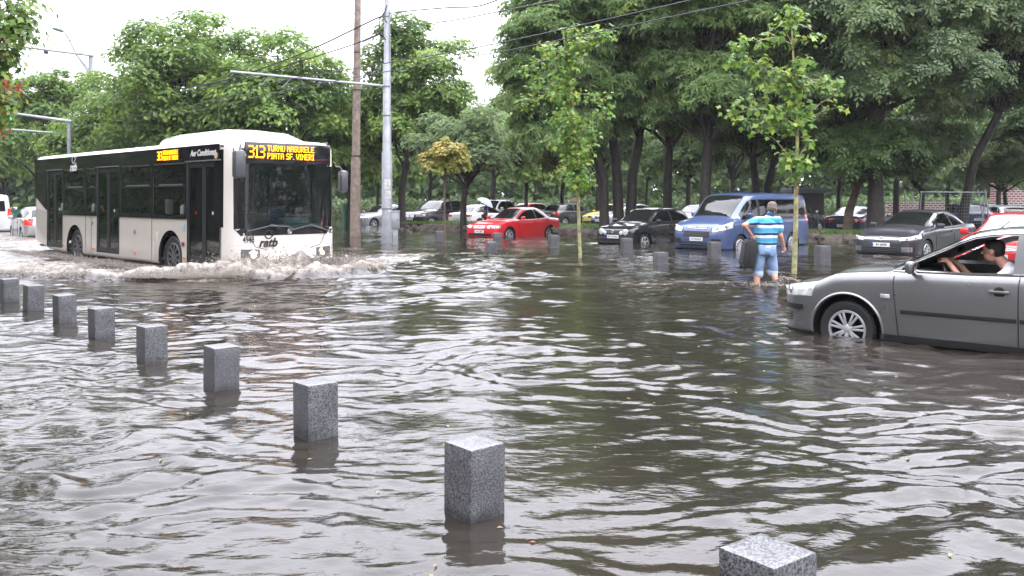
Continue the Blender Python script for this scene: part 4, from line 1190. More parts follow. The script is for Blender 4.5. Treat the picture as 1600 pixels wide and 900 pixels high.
# writing
def write(nm, txt, size, pos, ux, m_, sx=1.0, shear=0, bold=.002, parent=bus, sp_=1.0):
    V_, F_ = text_mesh(txt, size, .002, shear, bold, spacing=sp_)
    mb = MB(); mb.add(xform(V_, pos, ux, (0, 0, 1), sx), F_); return mb.build(nm, m_, parent, smooth=False)
write('lettering', 'Aer Conditionat', .185, (-1.10, -.02, 2.735), (1, 0, 0), M_LETW, .92, .25, .004)
g_ = MB(); g_.lathe([(.07, 0), (.07, -.006), (.05, -.009), (.001, -.009)], 18, 'Y', (-.52, -.018, 2.66)); g_.build('round_sticker', mat('tan_sticker', (.45, .36, .22), .5), bus)
def logo(nm, c, ux, m_, k):
    mb = MB(); V_, F_ = text_mesh('ratb', .30 * k, .002, .35, .010 * k)
    mb.add(xform(V_, Vector(c) - Vector((0, 0, .09 * k)), ux, (0, 0, 1)), F_)
    ux_ = Vector(ux); n_ = ux_.cross(Vector((0, 0, 1)))
    P = []; cc = Vector(c) + Vector((0, 0, .12 * k)) + ux_ * .02 * k      # ring with an arrow-like tongue over the word
    for i in range(19):
        a = R(20 + 320 * i / 18); ro = .115 * k; ri = (.06 + .035 * math.sin(a * .5)) * k
        P.append([cc + (ux_ * math.cos(a) + Vector((0, 0, 1)) * math.sin(a)) * ro, cc + (ux_ * math.cos(a + .12) + Vector((0, 0, 1)) * math.sin(a + .12)) * ri + ux_ * .012 * k])
    mb.grid([[q + n_ * .003 for q in r_] for r_ in P])
    a, b2 = cc + ux_ * .12 * k + Vector((0, 0, .02 * k)), cc + ux_ * .23 * k - Vector((0, 0, -.06 * k))
    mb.add([a + n_ * .003, b2 + n_ * .003, b2 - ux_ * .05 * k + n_ * .003, a - ux_ * .04 * k - Vector((0, 0, .1 * k)) + n_ * .003], [(0, 1, 2, 3)])
    return mb.build(nm, m_, bus, smooth=False)
logo('emblem', (-8.58, -.02, 2.70), (1, 0, 0), M_LETW, 1.0)

# LED destination displays, dot by dot
FONT = {'A': "01110 10001 10001 11111 10001 10001 10001", 'T': "11111 00100 00100 00100 00100 00100 00100", 'U': "10001 10001 10001 10001 10001 10001 01110", 'R': "11110 10001 10001 11110 10100 10010 10001",
        'N': "10001 11001 10101 10011 10001 10001 10001", 'M': "10001 11011 10101 10101 10001 10001 10001", 'G': "01110 10001 10000 10111 10001 10001 01110", 'E': "11111 10000 10000 11110 10000 10000 11111",
        'L': "10000 10000 10000 10000 10000 10000 11111", 'P': "11110 10001 10001 11110 10000 10000 10000", 'I': "111 010 010 010 010 010 111", 'S': "01111 10000 10000 01110 00001 00001 11110",
        'F': "11111 10000 10000 11110 10000 10000 10000", 'V': "10001 10001 10001 10001 01010 01010 00100", '.': "0 0 0 0 0 0 1", ' ': "00 00 00 00 00 00 00",
        '3': "11110 00001 00001 01110 00001 00001 11110", '1': "010 110 010 010 010 010 111"}
def dots(txt):
    x = 0; out_ = []
    for ch in txt:
        rows = FONT[ch].split()
        for j, r_ in enumerate(rows):
            for i, c in enumerate(r_):
                if c == '1': out_.append((x + i, 6 - j))
        x += len(rows[0]) + 1
    return out_, x - 1
def led(nm, o, ux, wd, ht, parent):
    """o: centre of the field; two lines of text beside the line number"""
    ux = Vector(ux); o = Vector(o); nrm = ux.cross(Vector((0, 0, 1))); B = Matrix((ux, Vector((0, 0, 1)), nrm)).transposed()
    mb = MB()
    nd, nw = dots('313'); a1, w1 = dots('TURNU MAGURELE'); a2, w2 = dots('PIATA SF. VINERI')
    pt = ht / 16.0; ptx = wd / (nw * 1.75 + 4 + max(w1, w2)) 
    x0 = -wd / 2
    def dot(x, z, sx_, sz_): mb.box(o + ux * x + Vector((0, 0, z)) + nrm * .004, (sx_ * 1.01, sz_ * .80, .006), 0, B)
    for (i, j) in nd:
        dot(x0 + (i + .5) * 1.75 * ptx, (j - 3) * ht / 7.6, 1.75 * ptx, ht / 7.6)
    xs = x0 + (nw * 1.75 + 4) * ptx; av = wd / 2 - xs
    for (dd, w_, zz) in ((a1, w1, ht * .28), (a2, w2, -ht * .28)):
        q = av / w_
        for (i, j) in dd: dot(xs + (i + .5) * q, zz + (j - 3) * pt, q, pt)
    return mb.build(nm, M_LED, parent, smooth=False)
dp = MB(); sidebox(dp, -3.42, -2.15, 2.60, 2.88, -.016, .012); dsp = dp.build('side_display', M_BBLK, bus, smooth=False)
led('led_text', (-2.78, -.024, 2.74), (1, 0, 0), 1.05, .215, dsp)
# front: display panel, windscreen surround, windscreen, bumper joints, lamps, wipers
D = (-1, 0, 0)
def fp(mb, y0, y1, z0, z1, eps, nu=16, nv=6, mi=0): bsk.patch(mb, [(1, y0, z0), (1, y1, z0)], [(1, y0, z1), (1, y1, z1)], D, eps, nu, nv, mi)
mb = MB()
fp(mb, .11, 2.44, 2.48, 2.80, .006); 
fp(mb, .11, .17, 1.17, 2.48, .006, 3, 12); fp(mb, 2.38, 2.44, 1.17, 2.48, .006, 3, 12)
bsk.patch(mb, [(1, .22, 1.03), (1, 2.33, 1.03)], [(1, .11, 1.17), (1, 2.44, 1.17)], D, .006, 16, 3)
mb.build('windscreen_surround', M_BBLK, bus)
mb = MB(); mb.box((.13, 1.275, 2.715), (.05, 2.02, .44), bev=.03); fd = mb.build('front_display', M_BBLK, bus)
led('led_text', (.158, 1.10, 2.735), (0, 1, 0), 1.52, .28, fd)
mb = MB(); fp(mb, .16, 2.39, 1.16, 2.49, -.012, 18, 12); mb.build('windscreen', G_BSCR, bus)
mb = MB(); fp(mb, .35, 2.30, 2.14, 2.48, -.03, 14, 3); mb.build('sun_strip', glass_mat('sun_strip_glass', (.25, .25, .3), .6, dark=(.05, .05, .06)), bus)
for (ya, yb_) in ((.30, 1.25), (1.30, 2.20)):
    wpb = MB(); wpb.tube([(.17, ya, 1.12), (.20, (ya + yb_) / 2, 1.22), (.185, yb_, 1.20 if ya < 1 else 1.09)], .016, 6)
    wpb.tube([(.19, yb_ - .45, 1.25), (.175, yb_ + .10, 1.15 if ya < 1 else 1.05)], .012, 5); wpb.build('wiper', M_BLK, bus)
g_ = MB(); g_.lathe([(.055, 0), (.05, .012), (.04, .012), (.038, .004), (.001, .004)], 20, 'Y'); g_ = g_.build('badge', M_CHR, bus); g_.location = (.155, 1.275, 1.10); g_.rotation_euler = (0, 0, R(-90))
for s_, yc in ((1, .46), (-1, 2.09)):
    g_ = MB(); bsk.line(g_, [(1, yc - .1 * s_, 1.06), (1, yc + .06 * s_, .80), (1, yc + .30 * s_, .74)], D, .006); g_.build('bumper_joint', M_BLK, bus)
def onfront(y, z, hw):
    a, b2 = bsk.hit((1, y - hw, z), D, 0), bsk.hit((1, y + hw, z), D, 0); u = (b2 - a); u.z = 0; u.normalize()
    nn = u.cross(Vector((0, 0, 1))); m_ = max((bsk.hit((1, y + hw * k, z), D, 0) - a).dot(nn) for k in (-.6, -.3, 0, .3, .6, 1)); return (a + b2) / 2 + nn * (max(m_, 0) + .010), u
p, u = onfront(.37, .95, .13); write('fleet_number', '4948', .19, p, u, M_LETB, .62, 0, .002)
p, u = onfront(.78, .95, .22); logo('emblem', p, u, M_LETB, .82)
for s_, y0, y1 in ((1, .10, .52), (-1, 2.45, 2.03)):
    dg = (-1, s_ * .5, 0)
    g_ = MB(); bsk.patch(g_, [(.3, y0, .56), (.3, y1, .46)], [(.3, y0 + .0, .76), (.3, y1, .74)], dg, .004, 10, 5); hl = g_.build('headlight', M_LAMPD, bus)
    c_ = bsk.hit((.3, y0 * .35 + y1 * .65, .62), dg, .01)
    for rad, mt_, nm_ in ((.11, M_CHR, 'reflector'), (.055, mat('headlamp_bulb', (1, .8, .5), .3, emit=(1.0, .68, .38), estr=22), 'bulb')):
        g_ = MB(); g_.lathe([(rad, 0), (rad * .8, .012), (.001, .018)], 18, 'Y'); h_ = g_.build(nm_, mt_, hl); h_.location = c_ + Vector((.008 if rad < .1 else 0, 0, 0)); h_.rotation_euler = (0, 0, R(-90 - s_ * 15))
for (x, y, z, nm_) in ((.36, .02, 2.46, 'wing_mirror'), (.05, 2.68, 2.16, 'wing_mirror')):
    g_ = MB(); g_.box((0, 0, 0), (.20, .27, .60), 0, bev=.07); g_.box((-.102, 0, 0), (.006, .21, .5), 1)
    s_ = -1 if y < 1 else 1
    g_.tube([(0, 0, .26), (-.02, -s_ * .05, .40), (-.25, -s_ * .20, .46)] if y < 1 else [(0, 0, .26), (-.05, -.08, .38), (-.15, -.2, .42)], .022, 8, 0)
    h_ = g_.build(nm_, [M_GRM, M_CHR], bus); h_.location = (x, y, z); h_.scale = (.9, .9, .95) if y < 1 else (.8, .7, .8)
    a_ = MB(); a_.box((.06, s_ * .12 * -1, .19), (.03, .03, .05), bev=.01); a_.build('indicator', M_AMB, h_)
# roof unit
g_ = MB()
prof = [(-4.55, 0.0), (-4.45, .18), (-4.30, .26), (-3.6, .30), (-1.4, .30), (-.95, .24), (-.55, .10), (-.40, 0.0)]
P = []
for x, h in prof:
    P.append([(x, .52 - .0, 2.98), (x, .55, 2.98 + h * .75), (x, .66, 2.98 + h * .97), (x, 1.275, 3.0 + h), (x, 1.89, 2.98 + h * .97), (x, 2.0, 2.98 + h * .75), (x, 2.03, 2.98)])
g_.grid(P); g_.build('roof_unit', P_CREAM, bus, 50)
for k in range(6):
    g_ = MB(); g_.lathe([(.018, 0), (.018, .012), (.001, .016)], 8, 'Z', (-4.1 + k * .5, .62, 3.23)); g_.build('roof_bolt', M_BLK, bus)
for yy in (.25, 2.3):
    g_ = MB(); g_.box((-.05, yy, 2.985), (.06, .07, .03), bev=.01); g_.build('marker_lamp', M_LAMPD, bus)
for (x) in (-2.70, -8.54):
    for (y, s_) in ((.20, -1), (2.35, 1)):
        t_ = wheel(bus, (x, y, .48), .48, .28, 'hub', 10, s_)
        for c in t_.children: c.data.materials[0] = mat('grey_truck_rim', (.10, .10, .105), .5, metal=.4)
# cabin: floor, dashboard, steering wheel, seats, rails
g_ = MB(); g_.box((-5.9, 1.275, .43), (11.3, 2.4, .05)); g_.build('cabin_floor', mat('cabin_floor', (.06, .06, .065), .7), bus, smooth=False)
g_ = MB(); g_.box((-.42, 1.75, 1.10), (.55, 1.05, .30), bev=.08); g_.box((-.50, 1.75, 1.29), (.34, .62, .16), bev=.06); g_.box((-.36, .8, 1.06), (.42, .95, .16), bev=.06)
g_.build('dashboard', mat('teal_dashboard', (.16, .27, .27), .6, var=.2), bus)
g_ = MB(); n_ = 24
g_.tube([(-.72 + .10 * math.cos(2 * math.pi * k / n_), 1.82 + .23 * math.sin(2 * math.pi * k / n_), 1.36 + .08 * math.cos(2 * math.pi * k / n_)) for k in range(n_ + 1)], .016, 6, cap=False); g_.build('steering_wheel', M_BLK, bus)
seat_m = mat('blue_seat_cloth', (.03, .05, .12), .9, var=.3)
for x in (-1.55, -3.6, -4.5, -5.4, -7.6, -8.6, -9.6):
    for y in (2.1,) if x > -7 and x < -5 or x == -1.55 else (.5, 2.1):
        g_ = MB(); g_.box((x, y, .92), (.42, .42, .10), bev=.03); g_.box((x - .22, y, 1.28), (.08, .42, .66), bev=.03); g_.box((x, y, .66), (.1, .1, .45)); g_.build('passenger_seat', seat_m, bus)
for (x, y) in ((-2.1, .5), (-3.2, .9), (-5.4, .6), (-7.1, .6), (-9.2, .7), (-10.9, .6)):
    g_ = MB(); g_.tube([(x, y, .45), (x, y, 2.85)], .018, 8); g_.build('hand_rail', mat('orange_rail', (.65, .16, .02), .4), bus)

# ------------------------------------------------------------- people: one continuous surface from limbs, then remeshed
M_SKIN = mat('skin', (0.52, 0.27, 0.19), 0.45, var=.12, vscale=12)
def figure(name, caps, ells, voxel, mats, parent, iters=3, fac=.5):
    mb = MB()
    for (p0, p1, r0, r1) in caps:
        p0, p1 = Vector(p0), Vector(p1); d = p1 - p0; L_ = max(d.length, 1e-4); q = d.to_track_quat('Z', 'Y').to_matrix()
        prof = [(r0 * math.sin(a), -r0 * math.cos(a)) for a in np.linspace(.05, math.pi / 2, 5)] + [(r1 * math.cos(a), L_ + r1 * math.sin(a)) for a in np.linspace(0, math.pi / 2 - .05, 5)]
        t_ = MB(); t_.lathe(prof, 14, 'Z'); t_.f.append(list(range(14))); t_.f.append(list(range(len(t_.v) - 14, len(t_.v)))[::-1])
        mb.add([q @ Vector(v) + p0 for v in t_.v], t_.f)
    for e in ells:
        c, r_ = e[0], e[1]; M_ = Matrix.Rotation(e[2], 3, e[3]) if len(e) > 2 else Matrix.Identity(3)
        t_ = MB(); t_.lathe([(math.sin(a), -math.cos(a)) for a in np.linspace(.08, math.pi - .08, 12)], 18, 'Z'); t_.f.append(list(range(18))); t_.f.append(list(range(len(t_.v) - 18, len(t_.v)))[::-1])
        mb.add([M_ @ Vector((v[0] * r_[0], v[1] * r_[1], v[2] * r_[2])) + Vector(c) for v in t_.v], t_.f)
    me = mk(name, mb.v, mb.f)
    o = bpy.data.objects.new('work', me); COL.objects.link(o)
    md = o.modifiers.new('r', 'REMESH'); md.mode = 'VOXEL'; md.voxel_size = voxel
    ms = o.modifiers.new('s', 'SMOOTH'); ms.iterations = iters; ms.factor = fac
    bpy.context.view_layer.update()
    r_ = bpy.data.meshes.new_from_object(o.evaluated_get(bpy.context.evaluated_depsgraph_get()))
    bpy.data.objects.remove(o)
    r_.shade_smooth()
    return link(name, r_, parent, mats)

def head_parts(c, fwd, tilt=0):
    """ellipsoids and capsules of a head facing fwd (unit, horizontal): skull, jaw, nose, ears, brow"""
    c = Vector(c); f = Vector(fwd).normalized(); s = Vector((0, 0, 1)).cross(f)
    a = math.atan2(f.y, f.x)
    E = [(c + f * -.012 + Vector((0, 0, .025)), (.098, .077, .098), a, 'Z'), (c + f * .022 - Vector((0, 0, .05)), (.062, .055, .068), a, 'Z'),
         (c + f * .05 - Vector((0, 0, .088)), (.028, .026, .022), a, 'Z')]
    E += [(c + s * .079 * k - f * .006 - Vector((0, 0, .01)), (.018, .010, .032), a, 'Z') for k in (1, -1)]
    E += [(c + f * .082 + Vector((0, 0, .022)), (.014, .045, .010), a, 'Z')]
    E += [(c + f * .078 - Vector((0, 0, .058)), (.012, .026, .007), a, 'Z'), (c + f * .077 - Vector((0, 0, .069)), (.011, .022, .006), a, 'Z')]
    C = [(c + f * .082 + Vector((0, 0, .012)), c + f * .102 - Vector((0, 0, .025)), .009, .015)]
    return C, E
def hand_parts(w, d, n, curl=1.0, k=1.0):
    """hand from wrist w, pointing along d with palm normal n: palm, four fingers, thumb"""
    w, d, n = Vector(w), Vector(d).normalized(), Vector(n).normalized(); s = d.cross(n)
    C = [(w, w + d * .05 * k, .026, .030), (w + d * .03 * k + s * .022, w + d * .085 * k + s * .028, .018, .016), (w + d * .03 * k - s * .020, w + d * .085 * k - s * .026, .018, .015)]
    for i, (o_, ln_) in enumerate(((.031, .066), (.011, .076), (-.010, .070), (-.030, .056))):
        p = w + d * .088 * k + s * o_
        q = p + (d * (1 - .35 * curl) + n * .55 * curl).normalized() * ln_ * .5
        r_ = q + (d * (.6 - .75 * curl) + n * .9).normalized() * ln_ * .5
        C += [(p, q, .0098, .0092), (q, r_, .0092, .0078)]
    p = w + d * .03 * k + s * .030; q = p + (d * .6 + s * .65 + n * .4).normalized() * .04; r_ = q + (d * .8 + n * .55).normalized() * .032
    C += [(p, q, .013, .011), (q, r_, .011, .009)]
    return C

# the wading man, seen from behind
man = empty('person', (MAN.x, MAN.y, -0.25), 0, 'man in blue and white striped polo shirt and denim shorts wading with a suitcase', 'person')
hc, he = head_parts((.095, .035, 1.615), (.35, 1, 0))
hip = Vector((-.04, 0, .92))
caps = [((-.04, .01, .95), (-.02, .01, 1.2), .105, .105), ((-.02, .01, 1.2), (.0, .0, 1.34), .11, .085), ((-.17, 0, 1.39), (.17, .0, 1.40), .065, .065), ((.02, .0, 1.38), (.085, .02, 1.56), .062, .056),
        ((-.13, 0, .90), (-.155, .05, .50), .092, .062), ((-.155, .05, .50), (-.20, -.03, .10), .058, .038), ((-.175, .03, .42), (-.185, .0, .28), .058, .05),
        ((.05, 0, .90), (.115, .08, .51), .092, .062), ((.115, .08, .51), (.165, -.10, .16), .058, .038), ((.13, .03, .42), (.15, -.04, .30), .058, .048),
        ((-.20, -.03, .05), (-.20, .14, .035), .035, .03), ((.165, -.10, .12), (.175, .05, .06), .035, .03),
        ((-.19, 0, 1.40), (-.445, -.13, 1.315), .052, .042), ((-.445, -.13, 1.315), (-.285, -.03, 1.13), .043, .028),
        ((.19, 0, 1.40), (.225, -.03, 1.13), .052, .043), ((.225, -.03, 1.13), (.305, .05, .925), .044, .029)]
caps += hand_parts((-.285, -.03, 1.13), (.35, .15, -1), (.4, .9, .3), 1.3, .9) + hand_parts((.305, .05, .925), (.35, .25, -1), (-.8, .5, .2), .9, .9)
figure('body', caps + hc, he + [], .0075, [M_SKIN], man, 2)
figure('hair', [], [((.092, .022, 1.655), (.098, .086, .083), math.atan2(1, .35), 'Z'), ((.075, -.015, 1.615), (.070, .080, .072), math.atan2(1, .35), 'Z'), ((.07, -.03, 1.575), (.04, .055, .04), math.atan2(1, .35), 'Z')], .0075, [mat('grey_brown_hair', (.13, .105, .09), .8, var=.5, vscale=60, bump=.5, bscale=90)], man, 1)
# striped polo: stripes follow the height of the cloth
shm = bpy.data.materials.new('striped_polo'); shm.use_nodes = True
n = shm.node_tree.nodes; l = shm.node_tree.links; b = n['Principled BSDF']; b.inputs['Roughness'].default_value = .85
tc = n.new('ShaderNodeTexCoord'); sp_ = n.new('ShaderNodeSeparateXYZ'); l.new(tc.outputs['Object'], sp_.inputs[0])
nz = n.new('ShaderNodeTexNoise'); nz.inputs['Scale'].default_value = 5; l.new(tc.outputs['Object'], nz.inputs['Vector'])
ma = n.new('ShaderNodeMath'); ma.operation = 'MULTIPLY_ADD'; ma.inputs[1].default_value = .03; l.new(nz.outputs['Fac'], ma.inputs[0]); l.new(sp_.outputs['Z'], ma.inputs[2])
md_ = n.new('ShaderNodeMath'); md_.operation = 'MULTIPLY'; md_.inputs[1].default_value = 1 / .175; l.new(ma.outputs[0], md_.inputs[0])
fr_ = n.new('ShaderNodeMath'); fr_.operation = 'FRACT'; l.new(md_.outputs[0], fr_.inputs[0])
rp = n.new('ShaderNodeValToRGB'); rp.color_ramp.interpolation = 'CONSTANT'
e = rp.color_ramp.elements; e[0].position = 0; e[0].color = (.055, .30, .44, 1); e[1].position = .33; e[1].color = (.60, .60, .66, 1)
for ps, c in ((.62, (.012, .02, .075, 1)), (.82, (.10, .36, .50, 1))):
    x = e.new(ps); x.color = c
l.new(fr_.outputs[0], rp.inputs[0]); l.new(rp.outputs[0], b.inputs['Base Color'])
bmp = n.new('ShaderNodeBump'); bmp.inputs['Strength'].default_value = .6; bmp.inputs['Distance'].default_value = .02; n2 = n.new('ShaderNodeTexNoise'); n2.inputs['Scale'].default_value = 9
l.new(tc.outputs['Object'], n2.inputs['Vector']); l.new(n2.outputs['Fac'], bmp.inputs['Height']); l.new(bmp.outputs[0], b.inputs['Normal'])
figure('polo_shirt', [((-.105, 0, .90), (-.10, .0, 1.28), .112, .120), ((.035, 0, .90), (.09, .0, 1.28), .112, .120), ((-.03, -.01, .90), (0, .0, 1.33), .135, .14), ((-.18, 0, 1.385), (.18, .0, 1.395), .082, .082), ((0, 0, 1.36), (.03, 0, 1.42), .115, .095), ((.02, 0, 1.40), (.06, .012, 1.50), .09, .072),
        ((-.19, 0, 1.39), (-.33, -.07, 1.345), .075, .072), ((.19, 0, 1.39), (.215, -.02, 1.235), .076, .072)], [((-.02, .0, 1.2), (.215, .14, .2))], .010, [shm], man, 3)
figure('collar', [((.045, -.0, 1.475), (.07, .01, 1.500), .078, .070)], [], .009, [mat('navy_collar', (.015, .04, .10), .8)], man, 1)
den = mat('washed_denim', (.23, .33, .50), .9, var=.3, vscale=9, bump=.4, bscale=60)
figure('denim_shorts', [((-.115, -.005, .90), (-.155, .045, .50), .110, .090), ((.04, -.005, .90), (.122, .07, .52), .110, .090), ((-.11, -.02, .90), (.03, -.02, .90), .120, .120)],
       [((-.04, -.01, .87), (.182, .142, .13))], .010, [den], man, 2)
for (p0, p1) in (((-.153, .042, .475), (-.150, .04, .445)), ((.117, .072, .495), (.119, .074, .465))):
    figure('rolled_hem', [(p0, p1, .092, .090)], [], .010, [mat('pale_denim', (.42, .50, .62), .9)], man, 1)
for (p, sx) in (((-.13, -.135, .86), .10), ((.06, -.135, .84), .10)):
    g_ = MB(); g_.box(p, (sx, .012, .12), bev=.004); g_.build('back_pocket', mat('washed_denim_dark', (.19, .28, .44), .9), man)

case = empty('suitcase', (MAN.x - .325, MAN.y + .02, 0.555), 0, 'black soft-sided suitcase held in the hand of the wading man', 'suitcase')
case.rotation_euler = (0, R(9), 0); case.scale = (.92, .92, .95)
mcase = mat('black_canvas', (.014, .014, .016), .75, bump=.3, bscale=120)
g_ = MB(); g_.box((0, 0, 0), (.23, .36, .52), bev=.045); g_.box((-.118, 0, .0), (.02, .30, .40), bev=.01); g_.build('shell', mcase, case)
for y in (-.12, .12):
    for z in (-.17, .19):
        g_ = MB(); g_.lathe([(.018, 0), (.016, -.01), (.001, -.012)], 10, 'Z', (0, 0, 0)); h_ = g_.build('stud', M_BLK, case); h_.location = (-.128, y, z); h_.rotation_euler = (0, R(90), 0)
for y in (-.13, .13):
    g_ = MB(); g_.lathe([(.001, -.012), (.03, -.012), (.03, .012), (.001, .012)], 14, 'Y', (-.07, y, -.275)); g_.box((-.07, y, -.25), (.05, .035, .04), bev=.008); g_.build('wheel', M_BLK, case)
g_ = MB(); g_.tube([(.0, -.09, .25), (.0, -.085, .30), (0, .085, .30), (0, .09, .25)], .012, 8); g_.build('handle', M_BLK, case)
g_ = MB(); g_.box((0, -.185, 0), (.10, .015, .36), bev=.006); g_.build('zip_panel', M_DRK, case)

# ------------------------------------------------------------- the silver-grey car with its driver
HP = math.atan2(.68, -.73)
cP, sP = math.cos(HP), math.sin(HP)
wxp_, wyp_ = 3.73, 10.0
PL = (wxp_ - (1.35 * cP - .87 * sP), wyp_ - (1.35 * sP + .87 * cP), -0.235)
pas, pS, psk = car(SP_PAS, P_GREY, PL, HP, 'graphite grey saloon driven through the flood with its window down', 'car', name='moving_car', hollow=True, plate_txt='B 05 VIL')
D = (0, -1, 0)
g_ = MB(); bl = [(x, 2, pS.zb(x) + .022) for x in np.linspace(-1.6, .86, 14)]
psk.line(g_, bl, D, .011, .004); g_.build('chrome_belt_strip', M_CHR, pas)
g_ = MB(); psk.line(g_, [(x, 2, min(pS.zt(x) - .072, 9)) for x in np.linspace(-1.5, .78, 18)], D, .009, .003); g_.build('chrome_window_trim', M_CHR, pas)
g_ = MB(); psk.patch(g_, [(-.43, 2, pS.zb(-.4) + .03), (-.31, 2, pS.zb(-.4) + .03)], [(-.43, 2, pS.zt(-.4) - .08), (-.31, 2, pS.zt(-.4) - .08)], D, .006, 3, 8); g_.build('door_pillar', M_BBLK, pas)
g_ = MB(); g_.box(psk.hit((.92, 2, .72), D, .006), (.10, .014, .045), bev=.012); g_.build('side_indicator', M_LAMP, pas)
g_ = MB(); psk.patch(g_, [(-1.02, 2, .24), (.98, 2, .24)], [(-1.02, 2, .31), (.98, 2, .31)], D, .012, 20, 2); g_.build('sill_shade', M_BLK, pas)  # black strip paints the shade low on the sill
for s_ in (1, -1):
    g_ = MB(); psk.patch(g_, [(2.3, s_ * .35, .50), (1.90, s_ * .9, .50)], [(2.3, s_ * .35, .555), (1.90, s_ * .9, .555)], (-1, -s_ * .9, 0), .014, 10, 2); g_.build('bumper_strip', M_BLK, pas)
    g_ = MB(); psk.patch(g_, [(2.3, s_ * .3, .20), (1.80, s_ * .9, .22)], [(2.3, s_ * .3, .28), (1.80, s_ * .9, .26)], (-1, -s_ * .9, 0), .012, 10, 2); g_.build('bumper_lip', M_BLK, pas)
    g_ = MB(); psk.patch(g_, [(2.2, s_ * .5, .36), (2.05, s_ * .85, .36)], [(2.2, s_ * .5, .46), (2.05, s_ * .85, .46)], (-1, -s_ * .9, 0), .004, 6, 2); 
    for k in range(3): psk.line(g_, [(2.2, s_ * .5, .38 + .03 * k), (2.05, s_ * .85, .38 + .03 * k)], (-1, -s_ * .9, 0), .006, .008)
    g_.build('bumper_vent', M_BLK, pas)
    for x in (1.35, -1.35):
        if s_ == 1:
            g_ = MB(); psk.line(g_, [(x + .405 * math.cos(a), 2, .315 + .405 * math.sin(a)) for a in np.linspace(R(-8), R(188), 24)], D, .016, .0); g_.build('arch_lip', P_GREY, pas)
g_ = MB(); g_.box((.78, 0, .90), (.50, 1.42, .22), bev=.08); g_.box((.62, .37, .93), (.28, .42, .12), bev=.04); g_.build('dashboard', mat('dark_dashboard', (.035, .035, .038), .7), pas)
for s_ in (1, -1):
    g_ = MB(); g_.box((-.28, s_ * .37, .52), (.52, .50, .16), bev=.05)
    mt_ = Matrix.Rotation(R(-14), 3, 'Y'); g_.box((-.56, s_ * .37, .84), (.14, .48, .62), 0, mt_, .05); g_.box((-.64, s_ * .37, 1.20), (.09, .26, .16), 0, mt_, .04)
    g_.build('seat', mat('grey_seat_cloth', (.09, .095, .10), .9), pas)
n_ = 28
g_ = MB(); cS = Vector((.38, .37, .935)); ax = Vector((-.9, 0, .44)).normalized(); e1 = Vector((0, 1, 0)); e2 = ax.cross(e1)
g_.tube([cS + (e1 * math.cos(2 * math.pi * k / n_) + e2 * math.sin(2 * math.pi * k / n_)) * .185 for k in range(n_ + 1)], .015, 8, cap=False)
g_.tube([cS - e1 * .18, cS, cS + e1 * .18], .014, 6); g_.tube([cS, cS - e2 * .18 * (1 if e2.z > 0 else -1)], .014, 6); g_.tube([cS, cS - ax * .3], .03, 8)
g_.build('steering_wheel', M_BLK, pas)
g_ = MB(); g_.box((.42, 0, 1.22), (.04, .24, .07), bev=.015); g_.build('inner_mirror', M_BLK, pas)

drv = empty('person', PL, HP, 'dark haired driver in white shirt gripping the steering wheel', 'person')
hx, hy, hz = -.01, .37, 1.225
hc, he = head_parts((hx, hy, hz), (1, .05, 0))
top = cS + e2 * .185 * (1 if e2.z > 0 else -1)
wl_, wr_ = top + Vector((-.06, .10, -.01)), top + Vector((-.07, -.12, -.02))
caps = [((-.24, hy, .62), (-.22, hy, .98), .13, .12), ((-.20, hy + .17, 1.0), (-.20, hy - .17, 1.0), .065, .065), ((-.19, hy, 1.0), (-.08, hy, 1.14), .06, .055),
        ((-.24, hy + .1, .60), (.22, hy + .14, .66), .085, .065), ((-.24, hy - .1, .60), (.22, hy - .14, .66), .085, .065), ((.22, hy + .14, .66), (.52, hy + .14, .45), .06, .05), ((.22, hy - .14, .66), (.52, hy - .14, .45), .06, .05),
        ((-.19, hy + .20, .99), (.10, hy + .22, .76), .052, .042), ((.10, hy + .22, .76), wl_, .040, .027),
        ((-.19, hy - .20, .99), (.10, hy - .22, .76), .052, .042), ((.10, hy - .22, .76), wr_, .040, .027)]
caps += hand_parts(wl_, (.75, -.25, .5), (.3, -.2, -.9), 1.0, .8) + hand_parts(wr_, (.75, .25, .5), (.3, .2, -.9), 1.0, .8)
figure('body', caps + hc, he, .0065, [M_SKIN], drv, 1)
figure('hair', [], [((hx - .022, hy, hz + .042), (.102, .084, .085)), ((hx - .055, hy, hz - .0), (.062, .078, .075)), ((hx + .045, hy, hz + .085), (.045, .06, .03))], .0065, [mat('black_hair', (.012, .010, .009), .6, bump=.5, bscale=90)], drv, 1)
figure('shirt', [((-.24, hy, .62), (-.22, hy, .95), .15, .145), ((-.20, hy + .15, .99), (-.20, hy - .15, .99), .085, .085), ((-.195, hy, .99), (-.155, hy, 1.06), .08, .066), ((-.19, hy + .20, .99), (-.06, hy + .225, .885), .072, .068), ((-.19, hy - .20, .99), (-.06, hy - .225, .885), .072, .068)], [], .009,
       [mat('white_cotton', (.68, .66, .70), .9, bump=.4, bscale=14)], drv, 3)
for k in (1, -1):
    g_ = MB(); g_.lathe([(math.sin(a) * .011, -math.cos(a) * .011) for a in np.linspace(.1, 3.0, 7)], 10, 'Z', (hx + .082, hy + k * .03, hz + .006)); g_.build('eye', mat('eye', (.25, .2, .18), .2), drv)

